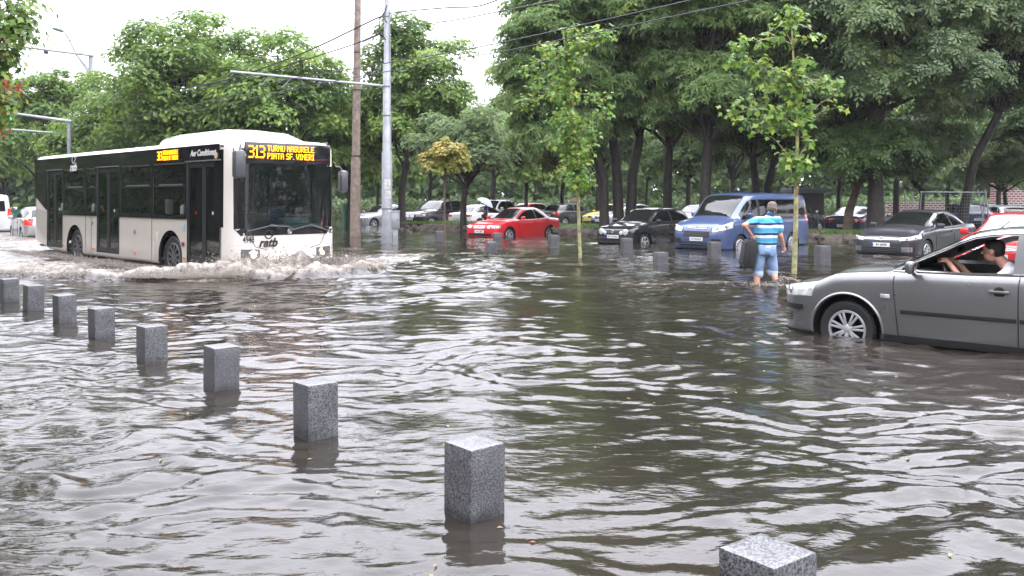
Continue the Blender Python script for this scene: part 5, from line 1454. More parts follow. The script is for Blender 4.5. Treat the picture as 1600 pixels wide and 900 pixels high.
# woman with an umbrella on the far side of the bank
def woman(loc, rz, label, ucol, umat, ulabel, tilt):
    w = empty('person', loc, rz, label, 'person')
    hc, he = head_parts((0, 0, 1.50), (1, 0, 0))
    c_ = [((0, 0, .90), (0, 0, 1.25), .11, .10), ((0, .13, 1.28), (0, -.13, 1.28), .05, .05), ((0, 0, 1.27), (0, 0, 1.42), .045, .042),
          ((0, .08, .88), (.02, .08, .48), .085, .058), ((.02, .08, .48), (0, .08, .08), .052, .036), ((0, -.08, .88), (.05, -.08, .48), .085, .058), ((.05, -.08, .48), (0, -.08, .08), .052, .036),
          ((0, .08, .05), (.14, .08, .03), .032, .028), ((0, -.08, .05), (.14, -.08, .03), .032, .028),
          ((0, .16, 1.27), (-.02, .20, 1.02), .04, .036), ((-.02, .20, 1.02), (.16, .12, 1.10), .034, .025), ((0, -.16, 1.27), (.02, -.22, 1.02), .04, .036), ((.02, -.22, 1.02), (.20, -.12, 1.14), .034, .025)]
    figure('body', c_ + hc + hand_parts((.16, .12, 1.10), (.8, -.3, .5), (0, -1, 0), 1.2, .8) + hand_parts((.20, -.12, 1.14), (.8, .3, .5), (0, 1, 0), 1.2, .8), he, .009, [M_SKIN], w, 1)
    figure('hair', [], [((-.02, 0, 1.535), (.10, .088, .09)), ((-.06, 0, 1.44), (.055, .08, .12))], .01, [mat('dark_hair', (.03, .015, .01), .6)], w, 1)
    figure('top', [((0, .05, .95), (0, .05, 1.22), .10, .09), ((0, -.05, .95), (0, -.05, 1.22), .10, .09), ((0, .13, 1.27), (0, -.13, 1.27), .065, .065), ((0, .16, 1.27), (-.01, .18, 1.15), .055, .05), ((0, -.16, 1.27), (.01, -.19, 1.15), .055, .05)], [], .011, [ucol], w, 2)
    figure('trousers', [((0, .08, .92), (.02, .08, .48), .10, .075), ((.02, .08, .48), (0, .08, .12), .072, .06), ((0, -.08, .92), (.05, -.08, .48), .10, .075), ((.05, -.08, .48), (0, -.08, .12), .072, .06)], [], .011, [mat('black_cloth', (.012, .012, .014), .9)], w, 2)
    bg_ = MB(); bg_.box((.0, .24, .82), (.30, .10, .22), bev=.04); bg_.tube([(.1, .24, .92), (.02, .14, 1.30), (-.1, .24, .92)], .008, 5); bg_.build('shoulder_bag', M_BLK, w)
    umbrella(loc, rz, (.24, -.05, 1.16), tilt, umat, ulabel)
    return w
def umbrella(loc, rz, off, tilt, m_, label):
    u = empty('umbrella', (loc[0] + off[0] * math.cos(rz) - off[1] * math.sin(rz), loc[1] + off[0] * math.sin(rz) + off[1] * math.cos(rz), loc[2] + off[2]), rz, label, 'umbrella')
    u.rotation_euler = (tilt[0], tilt[1], rz)
    g_ = MB(); P = []; n_ = 48
    for i in range(8):
        rr_ = .46 * i / 7
        P.append([(rr_ * (1 - .05 * abs(math.sin(4 * 2 * math.pi * k / n_)) * i / 7) * math.cos(2 * math.pi * k / n_), rr_ * (1 - .05 * abs(math.sin(4 * 2 * math.pi * k / n_)) * i / 7) * math.sin(2 * math.pi * k / n_), .62 - .24 * (i / 7) ** 2) for k in range(n_ + 1)])
    g_.grid(P); g_.build('canopy', m_, u)
    for k in range(8):
        a = math.pi * 2 * k / 8; r_ = MB(); r_.tube([(.46 * t * math.cos(a), .46 * t * math.sin(a), .612 - .24 * t * t) for t in (0, .33, .66, 1)], .004, 4); r_.build('rib', M_CHR, u)
    s = MB(); s.tube([(0, 0, -.08), (0, 0, .68)], .007, 6); s.build('shaft', M_CHR, u)
    h = MB(); h.tube([(0, 0, -.16), (0, 0, -.06)], .013, 6); h.build('handle', M_BLK, u)
woman((wx(759, 45.5), 45.5, -.20), R(165), 'woman in blue top and black trousers standing behind the grassy bank', mat('blue_cotton', (.03, .07, .38), .9),
      mat('blue_grey_umbrella', (.42, .46, .60), .6, var=.15, vscale=4), 'pale blue umbrella resting over the woman in blue top', (R(0), R(-32)))
woman((wx(903, 61), 61, -.2), R(160), 'person almost hidden behind the dark grey hatchback under a pink umbrella', mat('pink_cotton', (.4, .12, .12), .9),
      mat('pink_umbrella', (.62, .30, .33), .6), 'pink umbrella above the roof of the dark grey hatchback', (0, R(-4)))

# ------------------------------------------------------------- bollards
GR = granite()
gd = bmesh.new()
def bollard_mesh(w, h, ch):
    """square granite post with a chamfered top"""
    bm = bmesh.new(); bmesh.ops.create_cube(bm, size=1.0)
    for v in bm.verts: v.co = Vector((v.co.x * w, v.co.y * w, (v.co.z + .5) * h))
    te = [e for e in bm.edges if all(v.co.z > h * .9 for v in e.verts)]
    ve = [e for e in bm.edges if abs(e.verts[0].co.z - e.verts[1].co.z) > h * .5]
    bmesh.ops.bevel(bm, geom=te, offset=ch, segments=2, affect='EDGES', profile=.6)
    bm.edges.ensure_lookup_table()
    ve = [e for e in bm.edges if abs(e.verts[0].co.z - e.verts[1].co.z) > h * .5]
    bmesh.ops.bevel(bm, geom=ve, offset=.008, segments=2, affect='EDGES', profile=.6)
    bmesh.ops.subdivide_edges(bm, edges=[e for e in bm.edges if e.calc_length() > .1], cuts=6, use_grid_fill=True)
    r_ = random.Random(int(w * 1e4))
    for v in bm.verts:        # sawn stone is never quite flat
        v.co += Vector((r_.uniform(-1, 1), r_.uniform(-1, 1), r_.uniform(-1, 1))) * .0012
    me = bpy.data.meshes.new('granite_bollard'); bm.to_mesh(me); bm.free()
    me.shade_smooth(); me.set_sharp_from_angle(angle=R(28))
    return me
bmes = bollard_mesh(.215, .60, .014)
near = [  # (corner px, waterline row, yaw, label)
    (735, 818, 41, 'granite bollard nearest the photographer standing whole in the water'),
    (483, 690, 40, 'granite bollard with warm glint on its top, third from the near end'),
    (334, 613, 42, 'granite bollard midway between the glinting one and the row of smaller ones'),
    (226, 571, 43, 'granite bollard with its shadowed face narrow, fifth from the near end'),
    (148, 534, 44, 'sixth granite bollard from the near end of the row'),
    (91, 507, 45, 'seventh granite bollard from the near end of the row'),
    (41, 487, 44, 'eighth granite bollard, one before the last visible of the near row'),
    (5, 474, 44, 'last bollard of the near row, cut by the photo edge')]
k = 0
for (px, py, yaw, lb) in near:
    Yc = wy(py); hd = .152
    o = bpy.data.objects.new('granite_bollard', bmes); COL.objects.link(o)
    if k == 0: bmes.materials.append(GR)
    o.location = (wx(px, Yc) + hd * .06, Yc + hd, -.25); o.rotation_euler = (R(random.Random(k).uniform(-1.2, 1.2)), R(random.Random(k + 9).uniform(-1.2, 1.2)), R(yaw))
    tag(o, lb.replace('nearest the photographer ', 'tallest in view, '), 'bollard', 'granite bollards in the near row'); k += 1
o = bpy.data.objects.new('granite_bollard', bmes); COL.objects.link(o)
o.location = (.872, 3.06, -.25); o.rotation_euler = (0, 0, R(37)); o.scale = (1.08, 1.08, 1)
tag(o, 'bollard at the bottom edge of the photo with only its pale top showing', 'bollard', 'granite bollards in the near row')
far = [(777, 364, 384, 'bollard with rusty stain right in front of the red saloon'), (768, 378, 395, 'bollard standing a step nearer than the stained one by the red saloon'), (865, 367, 388, 'bollard in front of the rear wheel of the red saloon'),
       (979, 372, 396, 'bollard with a rusty line in front of the black hatchback'), (1032, 394, 413, 'low bollard standing alone in the water before the black hatchback and van'), (1116, 378, 404, 'bollard in front of the bumper of the blue van'),
       (1285, 384, 415, 'bollard between the young plane tree and the grey saloon'), (687, 361, 378, 'bollard beside the round-headed little tree')]
bm2 = bollard_mesh(.27, .72, .015); bm2.materials.append(GR)
for (px, pt, pb, lb) in far:
    Yc = wy(pb); top = wz(pt, Yc)
    o = bpy.data.objects.new('granite_bollard', bm2); COL.objects.link(o)
    o.location = (wx(px, Yc), Yc, top - .72); o.rotation_euler = (0, 0, R(8 + (px * 7) % 9)); tag(o, lb, 'bollard', 'granite bollards along the far kerb')

# ------------------------------------------------------------- poles, arms, wires, cabinet
M_CONC = mat('weathered_concrete', (.20, .155, .125), .85, var=.35, vscale=5, bump=.5, bscale=25)
M_GALV = mat('grey_painted_steel', (.30, .315, .33), .5, metal=.25, var=.18, vscale=3, bump=.15, bscale=30)
M_WIRE = mat('wire', (.03, .03, .035), .6)
M_WIREL = mat('light_wire', (.09, .095, .10), .5)
Y1 = 36.0; x1 = wx(555, Y1)
p1 = empty('concrete_pole', (x1, Y1, -.25), 0, 'brown weathered concrete pole standing between the bus and the steel pole', 'pole')
g_ = MB(); g_.tube([(0, 0, 0), (.02, 0, 3.4), (.03, 0, 3.405), (.13, 0, 12)], [.215, .185, .165, .12], 18); g_.build('shaft', M_CONC, p1)
for z in (3.45, 6.1, 7.6):
    g_ = MB(); r_ = .20 - z * .0085; g_.lathe([(r_, 0), (r_ + .012, .0), (r_ + .012, .05), (r_, .05)], 18, 'Z', (.02 + z * .008, 0, z)); g_.build('clamp_band', M_BLK, p1)
Y2 = 30.8; x2 = wx(604.5, Y2)
p2 = empty('steel_pole', (x2, Y2, -.25), 0, 'grey steel trolley-wire pole with stepped shaft beside the grey cabinet', 'pole')
g_ = MB(); g_.tube([(0, 0, 0), (0, 0, 3.35), (0, 0, 3.42), (0, 0, 6.35), (0, 0, 6.42), (0, 0, 12)], [.185, .175, .145, .135, .105, .085], 20); g_.build('shaft', M_GALV, p2)
g_ = MB(); g_.tube([(.17, -.06, 0), (.17, -.06, 3.3), (.135, -.06, 3.45), (.12, -.06, 6.4), (.1, -.05, 8.2)], .022, 8); g_.build('conduit', M_GALV, p2)
for z in (1.4, 4.6, 5.6, 8.0):
    r_ = .178 if z < 3 else (.142 if z < 6.3 else .10); g_ = MB(); g_.lathe([(r_, 0), (r_ + .01, 0), (r_ + .01, .04), (r_, .04)], 18, 'Z', (0, 0, z)); g_.build('clamp_band', mat('dull_steel', (.16, .17, .18), .5, metal=.5), p2)
g_ = MB()
for (a0, z, w_, h_) in ((-110, 2.1, .5, .34), (-100, 1.78, .42, .26), (-70, 1.3, .3, .2)):
    P = [[(.181 * math.cos(R(a0 + 180 * w_ * i / 6 / .6)), .181 * math.sin(R(a0 + 180 * w_ * i / 6 / .6)), z + h_ * j) for j in (0, 1)] for i in range(4)]; g_.grid(P)
g_.build('torn_poster', mat('torn_paper', (.50, .49, .46), .9, var=.3, vscale=12), p2)
# bracket arm holding the trolley wires
def arm(parent, a, b, r0, r1, m_): 
    g_ = MB(); g_.tube([a, b], [r0, r1], 10); return g_.build('bracket_arm', m_, parent)
arm(p2, (0, 0, 5.63), (wx(360, 27.4) - x2, 27.4 - Y2, 5.66), .045, .035, M_GALV)
for px, Yh in ((416, 28.2), (449, 28.7)):
    hx_, hy_ = wx(px, Yh) - x2, Yh - Y2
    g_ = MB(); g_.tube([(hx_ + .1, hy_, 5.60), (hx_ - .15, hy_, 5.35), (hx_ - .1, hy_ - .3, 5.33)], .014, 6); g_.build('wire_hanger', M_GALV, p2)
g_ = MB(); g_.tube([(0, -.02, 8.3), (-.25, -.1, 7.9), (-.22, -.1, 7.5), (-.02, -.1, 7.2)], .02, 5); g_.tube([(.02, -.1, 8.4), (-.12, -.12, 8.0), (.02, -.1, 7.8)], .02, 5); g_.build('cable_loop', M_WIRE, p2)

Yb = 29.6
cb = empty('cable_cabinet', (wx(618, Yb), Yb, -.25), R(4), 'grey metal cable cabinet on a narrow foot next to the steel pole', 'cabinet')
g_ = MB(); g_.box((0, 0, 1.06), (.27, .24, .56), bev=.02); g_.box((0, 0, 1.35), (.30, .27, .04), bev=.01); g_.build('box', M_GALV, cb)
g_ = MB(); g_.box((0, 0, .40), (.16, .15, .82), bev=.01); g_.build('foot', M_GALV, cb)
g_ = MB(); g_.box((0, -.124, 1.06), (.22, .01, .48), bev=.006); d_ = g_.build('door', M_GALV, cb)
g_ = MB(); g_.box((.07, -.133, 1.06), (.02, .012, .06), bev=.003); g_.build('lock', M_BLK, d_)

# lamp and trolley pole beyond the bus
Y3 = 50.0; x3 = wx(142, Y3)
p3 = empty('street_lamp', (x3, Y3, -.25), 0, 'grey pole beyond the bus carrying a curved lamp arm and a crossbar', 'street lamp')
zt3 = wz(85, Y3) + .25
g_ = MB(); g_.tube([(0, 0, 0), (0, 0, 3), (0, 0, zt3)], [.17, .15, .11], 12); g_.build('shaft', M_GALV, p3)
def pt(px, py, Yq): return (wx(px, Yq) - x3, Yq - Y3, wz(py, Yq) + .25)
g_ = MB(); g_.tube([(0, 0, zt3 - 1.5), pt(138, 110, Y3), pt(120, 85, Y3), pt(108, 60, Y3), pt(100, 49, Y3)], [.09, .085, .08, .075, .07], 8); g_.build('lamp_arm', M_GALV, p3)
g_ = MB(); a, b_ = Vector(pt(100, 49, Y3)), Vector(pt(81, 43.5, Y3)); g_.tube([a, a.lerp(b_, .2), a.lerp(b_, .8), b_], [.04, .10, .09, .03], 10); g_.build('lamp_head', mat('lamp_grey_green', (.10, .14, .13), .5), p3)
g_ = MB(); g_.tube([pt(147, 87, Y3), pt(10, 70, Y3 - 3)], .065, 8); g_.build('crossbar', M_GALV, p3)
for px, py in ((31, 76), (72, 81)):
    g_ = MB(); g_.box(pt(px, py, Y3 - 2), (.2, .2, .22), bev=.05); g_.build('insulator', M_WIRE, p3)
g_ = MB(); g_.tube([pt(138, 212, Y3), pt(15, 202, Y3 - 3)], .045, 8); g_.build('lower_crossbar', M_GALV, p3)
Y4 = 46.0; x4 = wx(108, Y4)
p4 = empty('traffic_light', (x4, Y4, -.25), 0, 'traffic light mast with long arm and a green signal over the street', 'traffic light')
def pt4(px, py, Yq): return (wx(px, Yq) - x4, Yq - Y4, wz(py, Yq) + .25)
g_ = MB(); g_.tube([(0, 0, 0), pt4(108, 188, Y4)], [.10, .08], 10); g_.build('mast', M_GALV, p4)
g_ = MB(); g_.tube([pt4(111, 190, Y4), pt4(20, 177, Y4 - 1)], [.09, .06], 10); g_.build('mast_arm', M_GALV, p4)
q = Vector(pt4(17, 183, Y4 - 1)); g_ = MB(); g_.box(q, (.30, .22, .50), bev=.03); sh_ = g_.build('signal_head', M_BLK, p4)
g_ = MB(); g_.lathe([(.10, -.02), (.09, -.035), (.001, -.045)], 16, 'Y', q + Vector((0, -.10, -.08))); g_.build('green_lens', mat('green_signal', (0, .6, .4), .3, emit=(0, 1, .55), estr=3), sh_)
g_ = MB(); g_.lathe([(.10, -.02), (.09, -.035), (.001, -.045)], 16, 'Y', q + Vector((0, -.10, .14))); g_.build('dark_lens', mat('dark_lens', (.05, .01, .01), .3), sh_)

def wire(label, pts, r=.012, m_=M_WIRE, sag=0.0):
    """pts: (px, row, depth)"""
    P = [Vector((wx(a, Yq), Yq, wz(b2, Yq))) for a, b2, Yq in pts]
    Q = []
    for i in range(len(P) - 1):
        p0, p1_, p2_, p3_ = P[max(i - 1, 0)], P[i], P[i + 1], P[min(i + 2, len(P) - 1)]
        for t in np.linspace(0, 1, 10, endpoint=False):
            Q.append(.5 * ((2 * p1_) + (-p0 + p2_) * t + (2 * p0 - 5 * p1_ + 4 * p2_ - p3_) * t * t + (-p0 + 3 * p1_ - 3 * p2_ + p3_) * t ** 3))
    Q.append(P[-1])
    g_ = MB(); g_.tube(Q, r * 1.4, 5); tag(g_.build('overhead_wire', m_), label, 'wire', 'overhead wires')
wire('upper of two thin wires rising across the white sky from the crossbar', [(-40, 132, 50), (72, 81, 48), (236, 0, 33), (300, -32, 30)], .012, M_WIREL)
wire('lower of two thin wires rising across the white sky over the tall tree', [(-40, 140, 50), (140, 78, 45), (320, 0, 33), (380, -28, 30)], .012, M_WIREL)
wire('nearly level thin wire joining the top of the steel pole from the sky', [(330, -1, 24), (430, 14, 27), (530, 21, 29), (604, 20, 30.8)], .008, M_WIREL)
wire('thick sagging cable bundle running over the bus towards the steel pole', [(598, 25, 30.7), (583, 31, 30.9), (540, 52, 32), (487, 77, 33.5), (447, 93, 35), (380, 117, 37), (320, 132, 39), (210, 151, 44)], .020)
wire('sagging cable just under the thick bundle over the bus roof', [(598, 50, 30.7), (553, 69, 31.8), (497, 87, 33.5), (450, 102, 35), (410, 115, 36), (320, 138, 39), (215, 150, 44)], .016)
wire('trolley contact wire over the bus ending at the street tree tops', [(130, 198, 47), (320, 160, 33.5), (416, 131, 28.2), (500, 116, 25.9), (560, 106, 24.8), (713, 80, 22.0), (823, 58, 20.2), (1080, 0, 16.5), (1150, -18, 15.6)], .009)
wire('second trolley contact wire, parallel and just below the first', [(150, 203, 47), (320, 170, 34.5), (449, 141, 28.7), (560, 120, 25.6), (707, 93, 23), (813, 75, 21), (1173, 0, 16.5), (1240, -16, 15.6)], .009)
wire('wavy cable from the pole top to the upper sky gap', [(609, 21, 30.8), (640, 17, 29), (700, 12, 27), (745, 10, 25.5), (780, -1, 24)], .015)
wire('straight cable from the steel pole rising towards the chestnut tops', [(612, 43, 30.8), (700, 33, 27), (780, 18, 24), (873, -1, 21)], .012)
wire('faint guy wire crossing the sky gap diagonally', [(663, 17, 29), (735, 55, 32), (813, 90, 36)], .007, M_WIREL)
wire('double strand hanging loop from the concrete pole to the bundle', [(566, 66, 36), (598, 52, 31)], .014)

# ------------------------------------------------------------- island bank with grass, fence, wall
def bank():
    a, b_ = Vector((-5.6, 43.4, 0)), Vector((12.2, 29.8, 0))
    d = (b_ - a).normalized(); nn = Vector((-d.y, d.x, 0))
    if nn.y < 0: nn = -nn
    Lb = (b_ - a).length; n_ = 220
    prof = [(-.10, -.25), (.0, -.02), (.10, .12), (.20, .24), (.45, .31), (1.0, .36), (2.4, .36), (3.4, .28), (4.0, .10), (4.4, -.25)]
    V = []
    for i in range(n_ + 1):
        t = i / n_; c = a.lerp(b_, t); taper = min(1, t * 12 + .15, (1 - t) * 14 + .35)
        for j, (o_, h) in enumerate(prof):
            q = c + nn * (o_ + .14 * float(vnoise(i * .33, j * 1.7, seed=3)) + .05 * float(vnoise(i * 1.1, j * 2.7, seed=4)))
            V.append((q.x, q.y, (h + .25) * taper - .25 + .05 * float(vnoise(i * .6, j * 1.3, seed=6)) + .03 * float(vnoise(i * 1.7, j * 2.3, seed=7))))
    m = len(prof)
    F = [(i * m + j, (i + 1) * m + j, (i + 1) * m + j + 1, i * m + j + 1) for i in range(n_) for j in range(m - 1)]
    me = bpy.data.meshes.new('island_bank'); me.from_pydata(V, [], F)
    bm = bmesh.new(); bm.from_mesh(me); bmesh.ops.recalc_face_normals(bm, faces=bm.faces); bm.to_mesh(me); bm.free()
    me.shade_smooth()
    md = mat('muddy_stone', (.13, .105, .08), .75, col2=(.045, .035, .027), vscale=3.5, bump=.9, bscale=14)
    gr = mat('turf', (.05, .09, .02), .9, col2=(.025, .04, .012), vscale=2.5, bump=.6, bscale=30)
    for p in me.polygons:
        p.material_index = 1 if (p.center.z > .27 and (vnoise(p.center.x * 1.1, p.center.y * 1.1, seed=5) > -.45)) else 0
    tag(link('island_bank', me, None, [md, gr]), kind='structure')
    r_ = np.random.RandomState(3); ng = 22000
    t = r_.rand(ng); o_ = .3 + 3.2 * r_.rand(ng); ok = vnoise(t * Lb * .6, o_ * 1.2, seed=5) > -.35; t, o_ = t[ok], o_[ok]
    B = np.array(a)[None] + (np.array(b_) - np.array(a))[None] * t[:, None] + np.array(nn)[None] * o_[:, None]; B[:, 2] = .30
    h = .05 + .09 * r_.rand(len(t)); an = r_.rand(len(t)) * 6.28; w = .018
    dx = np.stack([np.cos(an) * w, np.sin(an) * w, 0 * an], -1); le = np.stack([.05 * r_.randn(len(t)), .05 * r_.randn(len(t)), h], -1)
    V = np.stack([B - dx, B + dx, B + le], 1).reshape(-1, 3); F = np.arange(len(V)).reshape(-1, 3)
    tag(link('grass', fast_mesh('grass', V, F, attrs={'rnd': np.repeat(r_.rand(len(t)), 3)}), None, [leafmat('grass_blades', (.035, .075, .012), (.10, .19, .03))]), 'bright green rain-soaked grass on top of the muddy bank', 'grass', kind='stuff')
    # loose stones of the broken kerb
    r2 = random.Random(5); V, F = [], []
    P = []
    for i in range(150):
        t = r2.random(); c = a.lerp(b_, t) + nn * r2.uniform(-.15, .3); P.append((c.x, c.y, r2.uniform(-.05, .18)))
    P = np.array(P); Vb, Fb, _ = blobs(P, .05 + .13 * np.random.RandomState(2).rand(len(P)) ** 2, 9)
    tag(link('rubble', fast_mesh('rubble', Vb, Fb, smooth=False), None, [md]), 'broken kerb stones and rubble along the foot of the bank', 'rubble', kind='stuff')

def leafmat(name, c0, c1, extra=None, trans=.38):
    """leaves: colour drawn per leaf, a wet sheen, light passing through"""
    if name in _M: return _M[name]
    m = bpy.data.materials.new(name); m.use_nodes = True
    n = m.node_tree.nodes; l = m.node_tree.links; b = n['Principled BSDF']
    at = n.new('ShaderNodeAttribute'); at.attribute_name = 'rnd'
    rp = n.new('ShaderNodeValToRGB'); e = rp.color_ramp.elements
    e[0].position = .1; e[0].color = (*c0, 1); e[1].position = .8; e[1].color = (*c1, 1)
    if extra: x = e.new(.93); x.color = (*extra, 1)
    l.new(at.outputs['Fac'], rp.inputs[0]); l.new(rp.outputs[0], b.inputs['Base Color'])
    b.inputs['Roughness'].default_value = .42
    b.inputs['Specular IOR Level'].default_value = .35
    t = n.new('ShaderNodeBsdfTranslucent')
    hs = n.new('ShaderNodeHueSaturation'); hs.inputs['Hue'].default_value = .485; hs.inputs['Value'].default_value = 1.5; l.new(rp.outputs[0], hs.inputs['Color']); l.new(hs.outputs[0], t.inputs[0])
    mx = n.new('ShaderNodeMixShader'); mx.inputs[0].default_value = trans
    l.new(b.outputs[0], mx.inputs[1]); l.new(t.outputs[0], mx.inputs[2]); l.new(mx.outputs[0], n['Material Output'].inputs[0])
    _M[name] = m
    return m
bank()

# wire-mesh fence panels leaning about, behind the grey saloon
Yf = 34.0
def fp3(px, py, Yq=Yf): return Vector((wx(px, Yq), Yq, wz(py, Yq)))
o_ = Vector((wx(1480, Yf), Yf, -.25)); fn_ = empty('wire_fence', o_, 0, 'temporary mesh fence panel of thin galvanised tubes behind the grey saloon', 'fence')
M_FEN = mat('galvanised_tube', (.34, .35, .36), .45, metal=.5)
g_ = MB(); g_.tube([fp3(1438, 300) - o_, fp3(1541, 300.5) - o_], .022, 6); g_.build('top_rail', M_FEN, fn_)
for a, b_ in (((1440, 299), (1436, 352)), ((1541, 300), (1534, 352))):
    g_ = MB(); g_.tube([fp3(*a) - o_, fp3(*b_) - o_], .022, 6); g_.build('post', M_FEN, fn_)
g_ = MB()
for i in range(26):
    x = 1440 + i * 4; g_.tube([fp3(x, 300) - o_, fp3(x - 2, 350) - o_], .0035, 3, cap=False)
for j in range(10):
    g_.tube([fp3(1440, 304 + j * 5) - o_, fp3(1540, 304 + j * 5) - o_], .0035, 3, cap=False)
g_.build('wire_mesh', M_FEN, fn_, smooth=False)
for (a, b_, lb) in (((1413, 296), (1424, 352), 'first'), ((1425, 299), (1436, 352), 'second'), ((1528, 296), (1544, 352), 'third'), ((1539, 296), (1551, 340), 'fourth')):
    A_, B_ = fp3(*a, Yf - .6), fp3(*b_, Yf - .6); B_.z = -.25
    g_ = MB(); g_.tube([A_, B_], .024, 6); tag(g_.build('leaning_post', M_FEN), f'slanting steel fence post, {lb} along the mesh fence from the grey saloon roof', 'fence post', 'slanting fence posts')
# green hoarding
for (pa, pb_, ya, yb_, Yq, lb) in ((536, 556, 318, 348, 47, 'green plastic hoarding between the bus and the concrete pole'), (14, 46, 327, 341, 62, 'low green hoarding up the street beyond the white van')):
    zt_, x_a, x_b = wz(ya, Yq), wx(pa, Yq), wx(pb_, Yq)
    h_ = empty('hoarding', ((x_a + x_b) / 2, Yq, -.25), 0, lb, 'hoarding')
    wd_ = x_b - x_a
    g_ = MB(); g_.box((0, 0, (zt_ + .25) * .5 + .05), (wd_, .03, zt_ + .15)); 
    g_.build('panel', mat('green_netting', (.02, .16, .09), .7, var=.3, vscale=3), h_, smooth=False)
    for x in (-wd_ / 2, wd_ / 2):
        g_ = MB(); g_.tube([(x, -.03, 0), (x, -.03, zt_ + .3)], .03, 8); g_.build('post', M_FEN, h_)
# brick walls at the back
def brickmat():
    m = bpy.data.materials.new('red_white_brick'); m.use_nodes = True; n = m.node_tree.nodes; l = m.node_tree.links
    t = n.new('ShaderNodeTexBrick'); t.inputs['Scale'].default_value = 1.6; t.inputs['Color1'].default_value = (.30, .05, .04, 1); t.inputs['Color2'].default_value = (.22, .045, .035, 1); t.inputs['Mortar'].default_value = (.5, .46, .44, 1)
    t.inputs['Mortar Size'].default_value = .06; tc = n.new('ShaderNodeTexCoord'); mp = n.new('ShaderNodeMapping'); mp.inputs['Rotation'].default_value = (R(90), 0, 0)
    l.new(tc.outputs['Object'], mp.inputs[0]); l.new(mp.outputs[0], t.inputs['Vector']); l.new(t.outputs['Color'], n['Principled BSDF'].inputs['Base Color']); n['Principled BSDF'].inputs['Roughness'].default_value = .8
    return m
BM = brickmat()
Yw = 60; xa_, xb_ = wx(1552, Yw), wx(1720, Yw)
g_ = MB(); g_.add([(xa_, Yw, -.25), (xb_, Yw, -.25), (xb_, Yw, wz(300, Yw)), (wx(1604, Yw), Yw, wz(300, Yw)), (xa_, Yw, wz(278, Yw)), (xa_, Yw + .4, -.25), (xb_, Yw + .4, -.25), (xb_, Yw + .4, wz(300, Yw)), (wx(1604, Yw), Yw + .4, wz(300, Yw)), (xa_, Yw + .4, wz(278, Yw))],
       [(0, 1, 2, 3, 4), (9, 8, 7, 6, 5), (0, 5, 6, 1), (1, 6, 7, 2), (2, 7, 8, 3), (3, 8, 9, 4), (4, 9, 5, 0)])
tag(g_.build('brick_wall', BM, smooth=False), 'red brick wall with white joints and sloping top behind the parked hatchbacks', 'wall')
g_ = MB(); x_a, x_b = wx(1385, 62), wx(1480, 62); g_.box(((x_a + x_b) / 2, 62, .5), (x_b - x_a, .35, 1.6)); tag(g_.build('brick_wall', BM, smooth=False), 'long low brick wall behind the navy saloon', 'wall')
# low kiosk roof glimpsed under the trees
xk = wx(1256, 58); kz = wz(302, 58)
kk = empty('kiosk', (xk, 58, -.25), 0, 'grey roofed dark kiosk glimpsed under the trees behind the blue van', 'kiosk')
g_ = MB(); g_.box((0, 0, (kz + .25) / 2), (1.9, 2, kz + .25)); g_.build('wall', mat('dark_kiosk', (.05, .045, .05), .7), kk, smooth=False)
g_ = MB(); g_.box((0, 0, kz + .42), (2.3, 2.6, .3), bev=.05); g_.build('roof', mat('grey_roof', (.17, .18, .2), .6), kk)

# ------------------------------------------------------------- trees
BARK = mat('wet_dark_bark', (.028, .023, .018), .7, var=.45, vscale=5, bump=.9, bscale=14)
BARKB = mat('brown_bark', (.10, .07, .05), .75, var=.35, vscale=5, bump=.9, bscale=14)
PLANEB = mat('plane_tree_bark', (.42, .44, .20), .75, col2=(.13, .06, .03), vscale=7, bump=.5, bscale=20)
LF_OAK = leafmat('fresh_green_leaves', (.060, .120, .028), (.165, .270, .050), (.25, .33, .07))
LF_CHE = leafmat('chestnut_leaves', (.095, .165, .055), (.20, .30, .105), (.30, .36, .10), trans=.45)
LF_ASH = leafmat('grey_green_leaves', (.08, .135, .060), (.175, .25, .105), (.24, .30, .10), trans=.45)
LF_DRK = leafmat('dark_leaves', (.045, .085, .028), (.10, .165, .048))
LF_PLN = leafmat('bright_plane_leaves', (.07, .16, .025), (.16, .28, .045), (.28, .35, .05))
LF_RED = leafmat('rusty_maple_leaves', (.10, .17, .03), (.30, .30, .045), (.50, .20, .035))
LF_RUS = leafmat('red_leaves', (.16, .05, .02), (.30, .075, .035))

def T_quad(s=1.0, w=.55):      # pointed leaf folded along the midrib
    return np.array([(0, 0, 0), (w * .5, .5, .10), (0, 1, -.06), (-w * .5, .5, .10)]) * s, [np.array([(0, 1, 2), (0, 2, 3)])]
def T_palm(n=5):               # horse-chestnut leaf: leaflets fanning from one point, drooping
    V, F = [], []
    for k in range(n):
        a = R(-100 + 200 * k / (n - 1)); L_ = 1.0 - .25 * abs(k - (n - 1) / 2) / ((n - 1) / 2)
        d = np.array([math.sin(a), math.cos(a), 0]); s = np.array([d[1], -d[0], 0]); b0 = len(V)
        V += [0 * d, d * .62 * L_ + s * .17 * L_ + [0, 0, .02], d * L_ + [0, 0, -.22], d * .62 * L_ - s * .17 * L_ + [0, 0, .02]]
        F += [(b0, b0 + 1, b0 + 2), (b0, b0 + 2, b0 + 3)]
    return np.array(V), [np.array(F)]
def T_star():                  # lobed plane / maple leaf
    V = [(0, 0, 0)]
    for k, (a, r_) in enumerate([(-150, .55), (-115, .30), (-75, .85), (-48, .45), (0, 1.1), (48, .45), (75, .85), (115, .30), (150, .55)]):
        V.append((r_ * math.sin(R(a)), .35 + r_ * math.cos(R(a)) * .75, -.10 * r_))
    F = [(0, i, i + 1) for i in range(1, 9)]
    return np.array(V), [np.array(F)]
